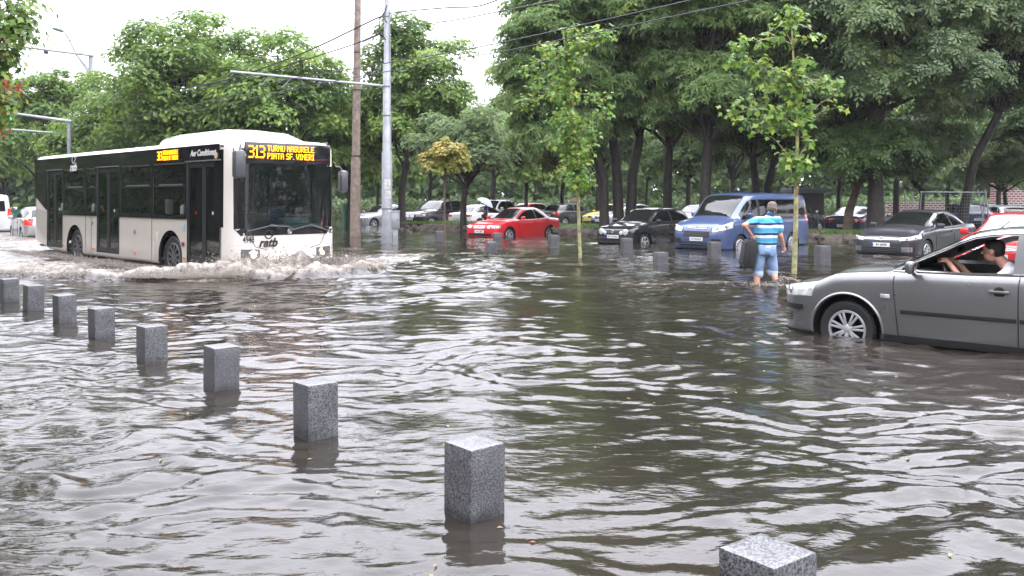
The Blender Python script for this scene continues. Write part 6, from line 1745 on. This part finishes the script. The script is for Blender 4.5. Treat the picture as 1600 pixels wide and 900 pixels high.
def T_pair():                  # small spray of pointed leaflets along a stalk
    V, F = [], []
    for k, (y, s_) in enumerate([(.15, 1), (.15, -1), (.5, 1), (.5, -1), (.8, 0)]):
        b0 = len(V); d = np.array([s_ * .8, .6 if s_ else 1, -.15]); d = d / np.linalg.norm(d) * .5; p = np.array([0, y, 0]); q = np.array([-d[1], d[0], 0]) * .22
        V += [p, p + d * .5 + q, p + d, p + d * .5 - q]; F += [(b0, b0 + 1, b0 + 2), (b0, b0 + 2, b0 + 3)]
    return np.array(V), [np.array(F)]

def leaves(P, N, tmpl, size, rs, rnd, droop=.3):
    """place the template at points P facing N"""
    V0, F0 = tmpl; n = len(P)
    up = N / np.linalg.norm(N, axis=1, keepdims=True)
    t = rs.randn(n, 3); t[:, 2] -= droop; t -= (t * up).sum(1, keepdims=True) * up; t /= np.linalg.norm(t, axis=1, keepdims=True) + 1e-9
    b_ = np.cross(t, up)
    s = size * (.65 + .7 * rs.rand(n))
    V = (V0[None, :, 0, None] * b_[:, None, :] + V0[None, :, 1, None] * t[:, None, :] + V0[None, :, 2, None] * up[:, None, :]) * s[:, None, None] + P[:, None, :]
    k = len(V0)
    F = [(f[None] + (np.arange(n) * k)[:, None, None]).reshape(-1, f.shape[1]) for f in F0]
    return V.reshape(-1, 3), F, np.repeat(rnd, k)

def crown_points(rs, c, r, ncl, nlf, clr, flat=.7, hollow=.35, bottom=-.55):
    """clumps through the crown's volume, leaves over each clump's shell"""
    cc = []
    while len(cc) < ncl:
        d = rs.randn(3); d /= np.linalg.norm(d); q = (hollow + (1 - hollow) * rs.rand() ** .6)
        if d[2] * q < bottom: continue
        q *= .86 + .28 * rs.rand()
        cc.append(np.array(c) + d * np.array(r) * q)
    cc = np.array(cc); cr = clr * (.55 + .8 * rs.rand(ncl))
    w = cr ** 2; idx = rs.choice(ncl, nlf, p=w / w.sum())
    d = rs.randn(nlf, 3); d /= np.linalg.norm(d, axis=1, keepdims=True)
    d[:, 2] = np.where(d[:, 2] < -.35, -d[:, 2], d[:, 2])
    rad = cr[idx] * (.45 + .6 * rs.rand(nlf) ** .7)
    P = cc[idx] + d * rad[:, None] * np.array([1, 1, flat])
    out_ = P - np.array(c); out_ /= np.linalg.norm(out_, axis=1, keepdims=True) + 1e-6
    N = d * .8 + out_ * .35 + np.array([0, 0, .75]) + rs.randn(nlf, 3) * .38
    hue = rs.rand(ncl)
    rnd = np.clip(.55 * hue[idx] + .5 * rs.rand(nlf), 0, 1)
    return P, N, rnd, cc, cr

def limb(g_, a, b_, r0, r1, rs, wob=.12, n=6):
    a, b_ = Vector(a), Vector(b_); L_ = (b_ - a).length; pts = []
    for i in range(n + 1):
        t = i / n; p = a.lerp(b_, t); p.z += math.sin(t * math.pi) * L_ * .08
        if 0 < i < n: p += Vector(rs.randn(3)) * wob * L_ * .25
        pts.append(p)
    g_.tube(pts, list(np.linspace(r0, r1, n + 1)), 7)
    return pts

def tree(label, px, Yt, cpx, cpy, rpx, rpy, leafm, tmpl, size, nlf, seed, tr=.22, fork=None, bark=None, ncl=None, clr=None, lean=0.0, depth=None, group=None, fork_h=None, name='broadleaf_tree', hollow=.35, stems=1, bottom=-.55, cat='tree'):
    """px: trunk column; (cpx, cpy, rpx, rpy): crown ellipse in photo pixels at depth Yt"""
    rs = np.random.RandomState(seed); s = FPX / Yt; tr *= .74
    x0 = wx(px, Yt); root = empty(name, (x0, Yt, -.25), 0, label, cat, group)
    c = np.array([wx(cpx, Yt) - x0, 0, wz(cpy, Yt) + .25]); r = np.array([rpx / s, depth or (rpx / s) * .9, rpy / s])
    vol = r[0] * r[1] * r[2]
    clr = clr or .20 * vol ** (1 / 3) + .25; ncl = ncl or int(26 + 55 * rs.rand() * .3 + vol * .35)
    P, N, rnd, cc, cr = crown_points(rs, c, r, ncl, nlf, clr, hollow=hollow, bottom=bottom)
    V, F, A = leaves(P, N, tmpl, size, rs, rnd)
    link('crown', fast_mesh('crown', V, F, attrs={'rnd': A}), root, [leafm])
    g_ = MB(); fh = fork_h or max(1.2, (c[2] - r[2]) * .9 + .3)
    for k in range(stems):
        ox = (k - (stems - 1) / 2) * tr * 2.2
        top = Vector((ox * 2.2 + lean * .35 + c[0] * .3, rs.randn() * .1, fh))
        pts = [Vector((ox, 0, -.05)), Vector((ox * 1.05 + lean * .08, 0, fh * .3)), Vector((ox * 1.3 + lean * .2, rs.randn() * .04, fh * .65)), top]
        g_.tube(pts, [tr * 1.35, tr * 1.02, tr * .92, tr * .82], 12)
        ax = Vector((c[0], 0, c[2] + r[2] * .55))
        main = limb(g_, top, ax + Vector((ox * 3, 0, 0)), tr * .75, tr * .12, rs, .06, 8)
        order = rs.permutation(len(cc))[:max(10, int(len(cc) * .45))]
        for j, i in enumerate(order):
            if stems > 1 and j % stems != k: continue
            q = Vector(cc[i]); f = min(.9, max(0, (q.z - top.z) / max(.1, ax.z - top.z)) * .75 * rs.rand() + .02)
            b_ = main[int(f * 8)]; d_ = (q - b_).length
            limb(g_, b_, q, tr * (.18 + .30 * (1 - f)), .015, rs, .10, 5)
    g_.build('trunk', bark or BARK, root, 60)
    return root

TQ, TP, TS, TA = T_quad(), T_palm(), T_star(), T_pair()
# tall pale-green trees behind the bus
tree('tall bright green tree rising in the middle behind the bus roof', 275, 44, 285, 158, 125, 135, LF_OAK, TQ, .27, 26000, 11, .26, clr=1.05, ncl=110, hollow=.25)
tree('bright green tree with two low crowns between bus display and concrete pole', 430, 43, 432, 185, 112, 128, LF_OAK, TQ, .27, 24000, 12, .24, clr=1.0, ncl=95, hollow=.25)
tree('green tree with ragged edge beside the lamp pole, beyond the bus tail', 200, 49, 195, 205, 72, 95, LF_OAK, TQ, .28, 14000, 13, .2, clr=1.0, ncl=55)
tree('tall green tree directly behind the concrete and steel poles', 628, 46, 642, 150, 88, 118, LF_OAK, TQ, .27, 22000, 14, .26, fork_h=3.0, clr=.95, ncl=85, hollow=.25)
tree('green tree filling the space behind the bus mirror and concrete pole', 545, 47, 548, 225, 62, 95, LF_OAK, TQ, .27, 13000, 15, .2, clr=.95, ncl=50)
tree('spreading tree on the bank with dark forked trunk and airy green crown', 724, 41.0, 735, 232, 88, 62, LF_ASH, TQ, .23, 11000, 16, .21, fork_h=2.2, clr=.75, ncl=60, hollow=.15)
# grey hazy trees up the street
tree('hazy tree with dark leaning limbs behind the traffic light arm', 62, 60, 72, 195, 72, 95, LF_OAK, TQ, .33, 12000, 21, .3, lean=.6, clr=1.1, ncl=50)
tree('hazy olive tree up the street beside the white van', 5, 70, 5, 230, 60, 80, LF_OAK, TQ, .36, 9000, 22, .3, clr=1.3, ncl=36)
tree('small light green tree between the traffic light mast and the bus tail', 118, 56, 120, 238, 42, 45, LF_OAK, TQ, .3, 6000, 23, .15, clr=.9, ncl=26)
# chestnuts
tree('chestnut with slim trunk at the sky edge, crown behind the tall sapling', 944, 36, 878, 120, 90, 185, LF_CHE, TP, .27, 15000, 31, .25, bottom=-.8, clr=.95, ncl=90, fork_h=4.0, hollow=.25)
tree('huge chestnut with doubled thick trunk behind the black hatchback', 976, 36.8, 985, 25, 125, 215, LF_CHE, TP, .28, 24000, 32, .30, bottom=-.8, stems=2, clr=1.0, ncl=120, fork_h=4.2, hollow=.2)
tree('chestnut with straight dark trunk between black hatchback and blue van', 1043, 37, 1052, 55, 98, 205, LF_CHE, TP, .28, 19000, 33, .27, bottom=-.8, clr=1.0, ncl=85, fork_h=3.8)
tree('broad chestnut whose trunk rises right behind the blue van', 1100, 34.4, 1105, 30, 120, 215, LF_CHE, TP, .28, 24000, 34, .30, bottom=-.8, clr=1.0, ncl=110, fork_h=3.9, lean=.3, hollow=.2)
tree('dark twin-trunked tree behind the rear half of the blue van', 1190, 41, 1205, 45, 110, 215, LF_DRK, TP, .30, 19000, 35, .27, bottom=-.8, clr=1.1, ncl=90, fork_h=3.6, stems=2)
# ash-like trees
tree('great grey-green tree with thick trunk by the round-lamped navy saloon', 1368, 33, 1372, 5, 168, 215, LF_ASH, TA, .36, 34000, 41, .38, bottom=-.8, clr=.95, ncl=150, fork_h=5.0, hollow=.2)
tree('leaning grey-green tree slanting over the tall dark blue hatchback', 1498, 36, 1560, 10, 150, 210, LF_ASH, TA, .36, 30000, 42, .24, bottom=-.8, lean=3.2, clr=.95, ncl=130, fork_h=5.2, hollow=.2)
tree('low spreading tree with stout brown trunk behind the stone bank', 1322, 34, 1345, 232, 92, 58, LF_DRK, TA, .34, 8500, 43, .24, lean=.7, bark=BARKB, clr=.7, ncl=60, fork_h=2.0)
tree('drooping grey-green tree over the roof of the dark grey saloon', 1440, 38, 1432, 235, 70, 55, LF_ASH, TA, .34, 7000, 44, .16, clr=.75, ncl=45, fork_h=2.0)
tree('small tree in front of the red brick wall', 1572, 50, 1562, 255, 75, 48, LF_ASH, TA, .40, 6500, 45, .16, clr=.95, ncl=40)
# dim trees further back under the canopy
for i, (px, Yq, cy, rp, ry, sd) in enumerate([(590, 62, 250, 52, 55, 51), (672, 66, 235, 58, 62, 52), (770, 60, 222, 62, 68, 53), (822, 55, 232, 58, 72, 54), (878, 64, 230, 60, 70, 55), (935, 60, 215, 55, 80, 56), (1010, 66, 225, 60, 78, 57), (1075, 58, 220, 60, 85, 58),
                                               (1145, 64, 225, 62, 85, 59), (1240, 55, 200, 72, 95, 60), (1310, 60, 215, 70, 90, 61), (1400, 56, 190, 80, 110, 62), (1480, 52, 185, 80, 115, 63), (1560, 60, 190, 80, 110, 64), (1625, 45, 150, 80, 130, 65)]):
    tree('one of the dim trees standing behind the rows of parked cars', px, Yq, px + 4, cy, rp, ry, LF_DRK if i % 3 else LF_OAK, TQ, .36, 10500, sd, .16 + .05 * (i % 3), clr=1.15, ncl=40, group='dim trees behind the parked cars', fork_h=3.0)
for i, (px, Yq, cy, rp, ry, sd) in enumerate([(335, 60, 215, 60, 60, 71), (500, 60, 225, 60, 60, 72), (160, 70, 240, 50, 50, 73), (40, 88, 262, 40, 42, 74), (-40, 72, 220, 55, 75, 75)]):
    tree('one of the trees filling in behind the bus and the bright green ones', px, Yq, px, cy, rp, ry, LF_DRK if i % 2 else LF_OAK, TQ, .36, 7000, sd, .18, clr=1.2, ncl=36, group='filling trees behind the bus')
# far wood that reads as one mass
def wood():
    rs = np.random.RandomState(90); n = 60000
    x = -85 + 175 * rs.rand(n); y = 82 + 14 * rs.rand(n); hmax = 7.5 + 1.6 * vnoise(x * .12, 0.5, seed=9) + 1.2 * vnoise(x * .4, 1.5, seed=8)
    z = -.2 + hmax * rs.rand(n) ** .8
    P = np.stack([x, y, z], -1); N = rs.randn(n, 3) * .6 + np.array([0, -.5, .7])
    V, F, A = leaves(P, N, TQ, .95, rs, np.clip(.5 + .4 * vnoise(x * .3, z * .4, y * .3, seed=7) + .2 * rs.randn(n), 0, 1))
    tag(link('distant_wood', fast_mesh('distant_wood', V, F, attrs={'rnd': A}), None, [LF_DRK]), 'dark far-off wood closing the view beyond the car park', 'wood', kind='stuff')
    n = 26000; k = rs.randint(0, 2, n); t = rs.rand(n)  # unseen walls of leaves added on both flanks to block the bright horizon
    x = np.where(k == 0, 44 + 40 * t, -52 - 33 * t) + rs.randn(n) * 1.5; y = np.where(k == 0, -20 + 115 * t, 40 + 55 * t); z = -.2 + (7.5 + 1.5 * vnoise(t * 30, .5, seed=5)) * rs.rand(n) ** .8
    P = np.stack([x, y, z], -1); N = rs.randn(n, 3) * .6 + np.array([-.3, -.5, .7])
    V, F, A = leaves(P, N, TQ, 1.0, rs, rs.rand(n))
    tag(link('added_side_wood', fast_mesh('added_side_wood', V, F, attrs={'rnd': A}), None, [LF_DRK]), 'wood added out of view on both flanks to block the bright horizon', 'wood', kind='stuff')
    n = 16000; x = -24 + 66 * rs.rand(n); y = 67 + 3 * rs.rand(n); z = -.2 + 1.7 * rs.rand(n) ** 1.3 + .3 * vnoise(x * .5, .3, seed=4)
    P = np.stack([x, y, z], -1); N = rs.randn(n, 3) * .6 + np.array([0, -.5, .7])
    V, F, A = leaves(P, N, TQ, .38, rs, rs.rand(n))
    tag(link('hedge', fast_mesh('hedge', V, F, attrs={'rnd': A}), None, [LF_DRK]), 'long clipped hedge behind the parked cars', 'hedge', kind='stuff')
wood()

# round-headed little maple turning orange
Yr = 28.2
rt = empty('round_maple', (wx(694, Yr), Yr, -.25), 0, 'little round-headed maple turning orange on a thin straight stem', 'tree')
rs = np.random.RandomState(5); c = np.array([wx(697, Yr) - wx(694, Yr), 0, wz(250, Yr) + .25])
P, N, rnd, cc, cr = crown_points(rs, c, (.70, .66, .54), 80, 9000, .19, flat=.9, hollow=.2, bottom=-.8)
rnd = np.clip(rnd * .45 + .42 * (P[:, 2] - c[2] + .5) * (.5 + .7 * rs.rand(len(P))), 0, 1)
V, F, A = leaves(P, N, TS, .07, rs, rnd); link('crown', fast_mesh('crown', V, F, attrs={'rnd': A}), rt, [leafmat('orange_maple_leaves', (.16, .22, .05), (.42, .33, .08), (.60, .26, .06))])
g_ = MB(); g_.tube([(0, 0, -.05), (.02, 0, 1.0), (0, 0, 2.5)], [.045, .035, .03], 8)
for i in range(14): limb(g_, (0, 0, 2.35), cc[i], .02, .004, rs, .05, 4)
g_.build('trunk', BARKB, rt, 60)

# young plane trees staked in the flooded pavement
def sapling(label, px, Ys, path, sprays, seed, size, lw):
    rs = np.random.RandomState(seed); x0 = wx(px, Ys); root = empty('young_plane_tree', (x0, Ys, -.25), 0, label, 'tree')
    g_ = MB(); tp = [Vector((wx(a, Ys) - x0, 0, wz(b_, Ys) + .25)) for a, b_ in path]; tp[0].z = -.05
    g_.tube(tp, list(np.linspace(lw, lw * .25, len(tp))), 10)
    P, N = [], []
    for (a, b_, rad, cnt, yo) in sprays:
        q = Vector((wx(a, Ys) - x0, yo, wz(b_, Ys) + .25))
        k = min(range(len(tp)), key=lambda i: (tp[i] - q).length + abs(tp[i].z + .5 - q.z) * .6)
        pts = limb(g_, tp[k], q, lw * .28, .006, rs, .08, 6)
        for _ in range(int(cnt * (1.0 if cnt > 45 else 1.7))):
            t = .35 + .65 * rs.rand(); b0 = pts[int(t * 6)] if rs.rand() < .45 else q
            v = rs.randn(3); v /= np.linalg.norm(v)
            P.append(np.array(b0) + v * rad * rs.rand() ** .5 * np.array([1, 1, .8])); N.append(v * .7 + np.array([0, -.25, .7]) + rs.randn(3) * .45)
    P, N = np.array(P), np.array(N)
    V, F, A = leaves(P, N, TS, size, rs, rs.rand(len(P)), droop=.8)
    link('crown', fast_mesh('crown', V, F, attrs={'rnd': A}), root, [LF_PLN])
    g_.build('trunk', PLANEB, root, 60)
r_ = random.Random(3)
sp1 = [(r_.gauss(902 if y > 200 else 893, 17 if y > 220 else 30), y + r_.uniform(-6, 6), .32, 52, r_.uniform(-.5, .5)) for y in range(48, 295, 5)]
sapling('slim young plane tree with tall narrow leafy column before the chestnuts', 905, 23.2, [(907, 402), (904, 330), (903, 280), (900, 220), (893, 150), (885, 90), (880, 50)], sp1, 6, .095, .05)
s2 = [(1235, 20, .30, 34, 0), (1225, 40, .3, 26, .1), (1255, 25, .28, 22, .2), (1270, 60, .25, 16, -.2), (1150, 70, .26, 26, -.2), (1165, 90, .26, 24, .1), (1185, 105, .24, 20, .1), (1200, 60, .22, 14, .2), (1140, 92, .2, 12, 0), (1250, 95, .28, 30, -.2), (1228, 120, .30, 34, .1), (1210, 118, .24, 18, -.3),
      (1262, 130, .26, 26, .2), (1290, 135, .25, 22, -.1), (1308, 128, .20, 16, 0), (1305, 150, .18, 10, .1), (1195, 142, .24, 20, 0), (1180, 150, .2, 12, .3), (1150, 165, .22, 18, -.1), (1135, 175, .18, 12, 0), (1165, 188, .24, 18, .2), (1185, 200, .22, 16, 0), (1205, 180, .26, 24, -.2),
      (1240, 165, .3, 34, .1), (1255, 190, .26, 26, -.1), (1270, 165, .24, 20, .2), (1312, 168, .14, 9, 0), (1200, 212, .16, 8, 0), (1225, 200, .24, 20, 0), (1262, 220, .2, 14, 0), (1232, 245, .24, 24, .1), (1250, 255, .24, 24, -.1), (1222, 258, .2, 16, 0), (1268, 250, .16, 12, .1), (1242, 275, .16, 12, 0), (1245, 145, .3, 30, 0)]
sapling('young plane tree with yellow-green flaky trunk beside the wading man', 1241, 18.3, [(1240, 428), (1243, 370), (1244, 310), (1245, 260), (1246, 200), (1243, 130), (1238, 70), (1236, 10)], s2, 7, .10, .055)

# tree at the kerb beside the photographer: only its branch ends reach into the view
kb = empty('maple_tree', (-7.4, 9.2, -.25), 0, 'maple whose leafy branch ends with rusty red leaves hang in beside the crossbar', 'tree')
rs = np.random.RandomState(44)
P, N, rnd, cc, cr = crown_points(rs, (-.2, .2, 5.6), (2.2, 2.2, 3.0), 60, 9500, .55, hollow=.25)
x0, y0 = -7.4, 9.2
ok = (P[:, 0] + x0) / (P[:, 1] + y0) < (-12 - 800) / FPX
P, N, rnd = P[ok], N[ok], rnd[ok]
ends = [(18, 25, .35), (5, 60, .4), (35, 15, .28), (30, 45, .22), (-10, 100, .45), (8, 85, .22), (-20, 160, .4), (2, 120, .10), (8, 158, .16), (-6, 175, .2)]
E = []
for (a, b_, rad) in ends:
    q = np.array([wx(a, 9.6) - x0, 9.6 - y0, wz(b_, 9.6) + .25]); E.append(q); k = int(150 * rad / .3)
    v = rs.randn(k, 3); P = np.concatenate([P, q + v * rad * .42]); N = np.concatenate([N, v * .5 + np.array([0, 0, .6])]); rnd = np.concatenate([rnd, rs.rand(k)])
V, F, A = leaves(P, N, TS, .058, rs, rnd); link('crown', fast_mesh('crown', V, F, attrs={'rnd': A}), kb, [LF_OAK])
P = []; 
for (a, b_, rad, k) in ((9, 134, .08, 20), (26, 141, .05, 9), (1, 55, .05, 7), (1, 72, .05, 6), (-4, 188, .07, 9), (6, 207, .05, 8), (10, 150, .08, 7)):
    q = np.array([wx(a, 9.4) - x0, 9.4 - y0, wz(b_, 9.4) + .25]); P.append(q + rs.randn(k, 3) * rad * .7)
P = np.concatenate(P); V, F, A = leaves(P, rs.randn(len(P), 3) + np.array([0, -.4, .3]), TS, .042, rs, rs.rand(len(P)), droop=1.2); link('red_leaves', fast_mesh('red_leaves', V, F, attrs={'rnd': A}), kb, [LF_RUS])
g_ = MB(); g_.tube([(0, 0, 0), (.05, 0, 1.5), (0, .1, 3.2)], [.17, .14, .11], 12); mn = limb(g_, (0, .1, 3.2), (0, .2, 7.8), .1, .02, rs, .05, 8)
for i in range(24): limb(g_, mn[int(rs.rand() * 6)], cc[i], .035, .006, rs, .08, 5)
for q in E: limb(g_, mn[2 + int(rs.rand() * 4)], q, .03, .005, rs, .05, 8)
g_.build('trunk', BARK, kb, 60)

# fallen leaves floating on the water
rs = np.random.RandomState(15); n = 110
x = rs.uniform(-3.5, 5, n); y = 2.9 + 9 * rs.rand(n) ** 1.6; sel = np.abs(x) < y * .62
def water_z(x_, y_):
    i = np.clip(np.searchsorted(gx, x_), 0, len(gx) - 1); j = np.clip(np.searchsorted(gy, y_), 0, len(gy) - 1); return H[i, j]
x, y = x[sel], y[sel]; P = np.stack([x, y, water_z(x, y) + .006], -1)
V, F, A = leaves(P, np.tile([0, 0, 1.0], (len(P), 1)) + rs.randn(len(P), 3) * .08, TQ, .028, rs, rs.rand(len(P)), 0)
tag(link('floating_leaves', fast_mesh('floating_leaves', V, F, attrs={'rnd': A}), None, [leafmat('fallen_leaves', (.30, .22, .10), (.45, .42, .16), (.5, .2, .1))]), 'scattered yellow and brown fallen leaves floating on the flood', 'leaves', kind='stuff')

# unseen trees and blocks added on the photographer's side of the street: they darken the reflections in paint, glass and water
def copy_thing(root, loc, rz, sc, label, group):
    r = root.copy(); COL.objects.link(r); r.location = loc; r.rotation_euler = (0, 0, rz); r.scale = (sc, sc, sc); r['label'] = label; r['group'] = group
    for ch in list(root.children):
        c = ch.copy(); COL.objects.link(c); c.parent = r
    return r
src = [o for o in COL.objects if o.parent is None and o.get('label', '').startswith(('chestnut with straight', 'broad chestnut', 'great grey-green'))]
for i, (x, y, sc) in enumerate([(-21, 16, .85), (-26, 25, .9), (-30, 14, .95), (-37, 31, 1.0), (-14, -9, .8), (-19, 1, .85), (-24, 11, .8), (-27, 19, .85), (-33, 28, .9), (-24, 4, .9), (26, -4, .7), (33, 6, .75), (-40, 38, 1.0), (19, 22, .8), (24, 31, .85), (24, 15, .7), (31, 24, .85)]):
    copy_thing(src[i % 3], (x, y, -.25), i * 1.7, sc, 'tree added outside the view to darken reflections', 'trees added outside the view')

def block(label, a, b_, depth, h, storeys, bays):  # unseen buildings added to hold back sky light and reflections
    """added, unseen apartment block between ground points a and b_"""
    a, b_ = Vector((*a, -.25)), Vector((*b_, -.25)); d = b_ - a; Lb = d.length
    rt_ = empty('added_block', a, math.atan2(d.y, d.x), label, 'building', 'apartment blocks added outside the view')
    g_ = MB(); g_.box((Lb / 2, depth / 2 + .0, h / 2), (Lb, depth, h)); g_.build('wall', mat('panel_concrete', (.22, .205, .19), .85, var=.2, vscale=.5, bump=.3, bscale=3), rt_, smooth=False)
    g_ = MB(); g_.box((Lb / 2, depth / 2, h + .2), (Lb + .6, depth + .6, .5)); g_.build('roof', mat('tar_roof', (.05, .05, .052), .8), rt_, smooth=False)
    wm0 = MB(); wm0.box((0, 0, 0), (1.6, .12, 1.5)); first = None
    for i in range(storeys):
        for j in range(bays):
            x, z = (j + .5) * Lb / bays, 1.8 + i * (h - 1) / storeys
            if first is None:
                first = wm0.build('window', mat('dark_window', (.02, .022, .025), .08), rt_, smooth=False); o = first
            else:
                o = first.copy(); COL.objects.link(o); o.parent = rt_
            o.location = (x, -.02 if True else 0, z)
block('long grey apartment block added outside the view to darken the bus reflections', (-20, -16), (-68, 32), -10, 14, 5, 14)
block('grey apartment block added outside the view to cut light from behind', (34, -40), (-16, -24), -10, 12, 4, 14)

# rain haze in the air
hz_ = MB(); hz_.box((0, 0, 10.2), (820, 820, 23)); hm_ = bpy.data.materials.new('rain_haze'); hm_.use_nodes = True
n = hm_.node_tree.nodes; l = hm_.node_tree.links; n.clear(); o_ = n.new('ShaderNodeOutputMaterial'); pv = n.new('ShaderNodeVolumePrincipled')
pv.inputs['Color'].default_value = (.93, .95, .97, 1); pv.inputs['Density'].default_value = .0003; pv.inputs['Anisotropy'].default_value = 0.0
l.new(pv.outputs[0], o_.inputs['Volume'])
tag(hz_.build('haze', hm_, smooth=False), 'thin rain haze filling the air over the flooded street', 'haze', kind='stuff')

tl = empty('street_tree', (-20, 29.5, -.25), 0, 'tall street tree outside the view whose high crown darkens the near water', 'tree')
rs = np.random.RandomState(66); P, N, rnd, cc, cr = crown_points(rs, (3.6, .3, 11.2), (3.2, 3.0, 2.4), 60, 9000, .9, hollow=.2)
V, F, A = leaves(P, N, TQ, .28, rs, rnd); link('crown', fast_mesh('crown', V, F, attrs={'rnd': A}), tl, [LF_OAK])
g_ = MB(); g_.tube([(0, 0, 0), (.1, 0, 3), (.6, 0, 6.5)], [.26, .22, .18], 12); mn = limb(g_, (.6, 0, 6.5), (3.2, .3, 12), .16, .03, rs, .05, 8)
for i in range(20): limb(g_, mn[int(rs.rand() * 6)], cc[i], .05, .01, rs, .08, 5)
g_.build('trunk', BARK, tl, 60)

rs = np.random.RandomState(93); n_ = 22000; t = rs.rand(n_)  # unseen shrubs added to give the bus side a dark reflection
x = -25 - 20 * t + rs.randn(n_) * .6; y = 2 + 50 * t; z = -.2 + (5.2 + 1.2 * vnoise(t * 22, .5, seed=5)) * rs.rand(n_)
V, F, A = leaves(np.stack([x, y, z], -1), rs.randn(n_, 3) * .6 + np.array([.6, -.2, .6]), TQ, .62, rs, rs.rand(n_))
tag(link('shrubbery', fast_mesh('shrubbery', V, F, attrs={'rnd': A}), None, [LF_DRK]), 'tall shrubbery added outside the view to darken reflections', 'shrubbery', kind='stuff')
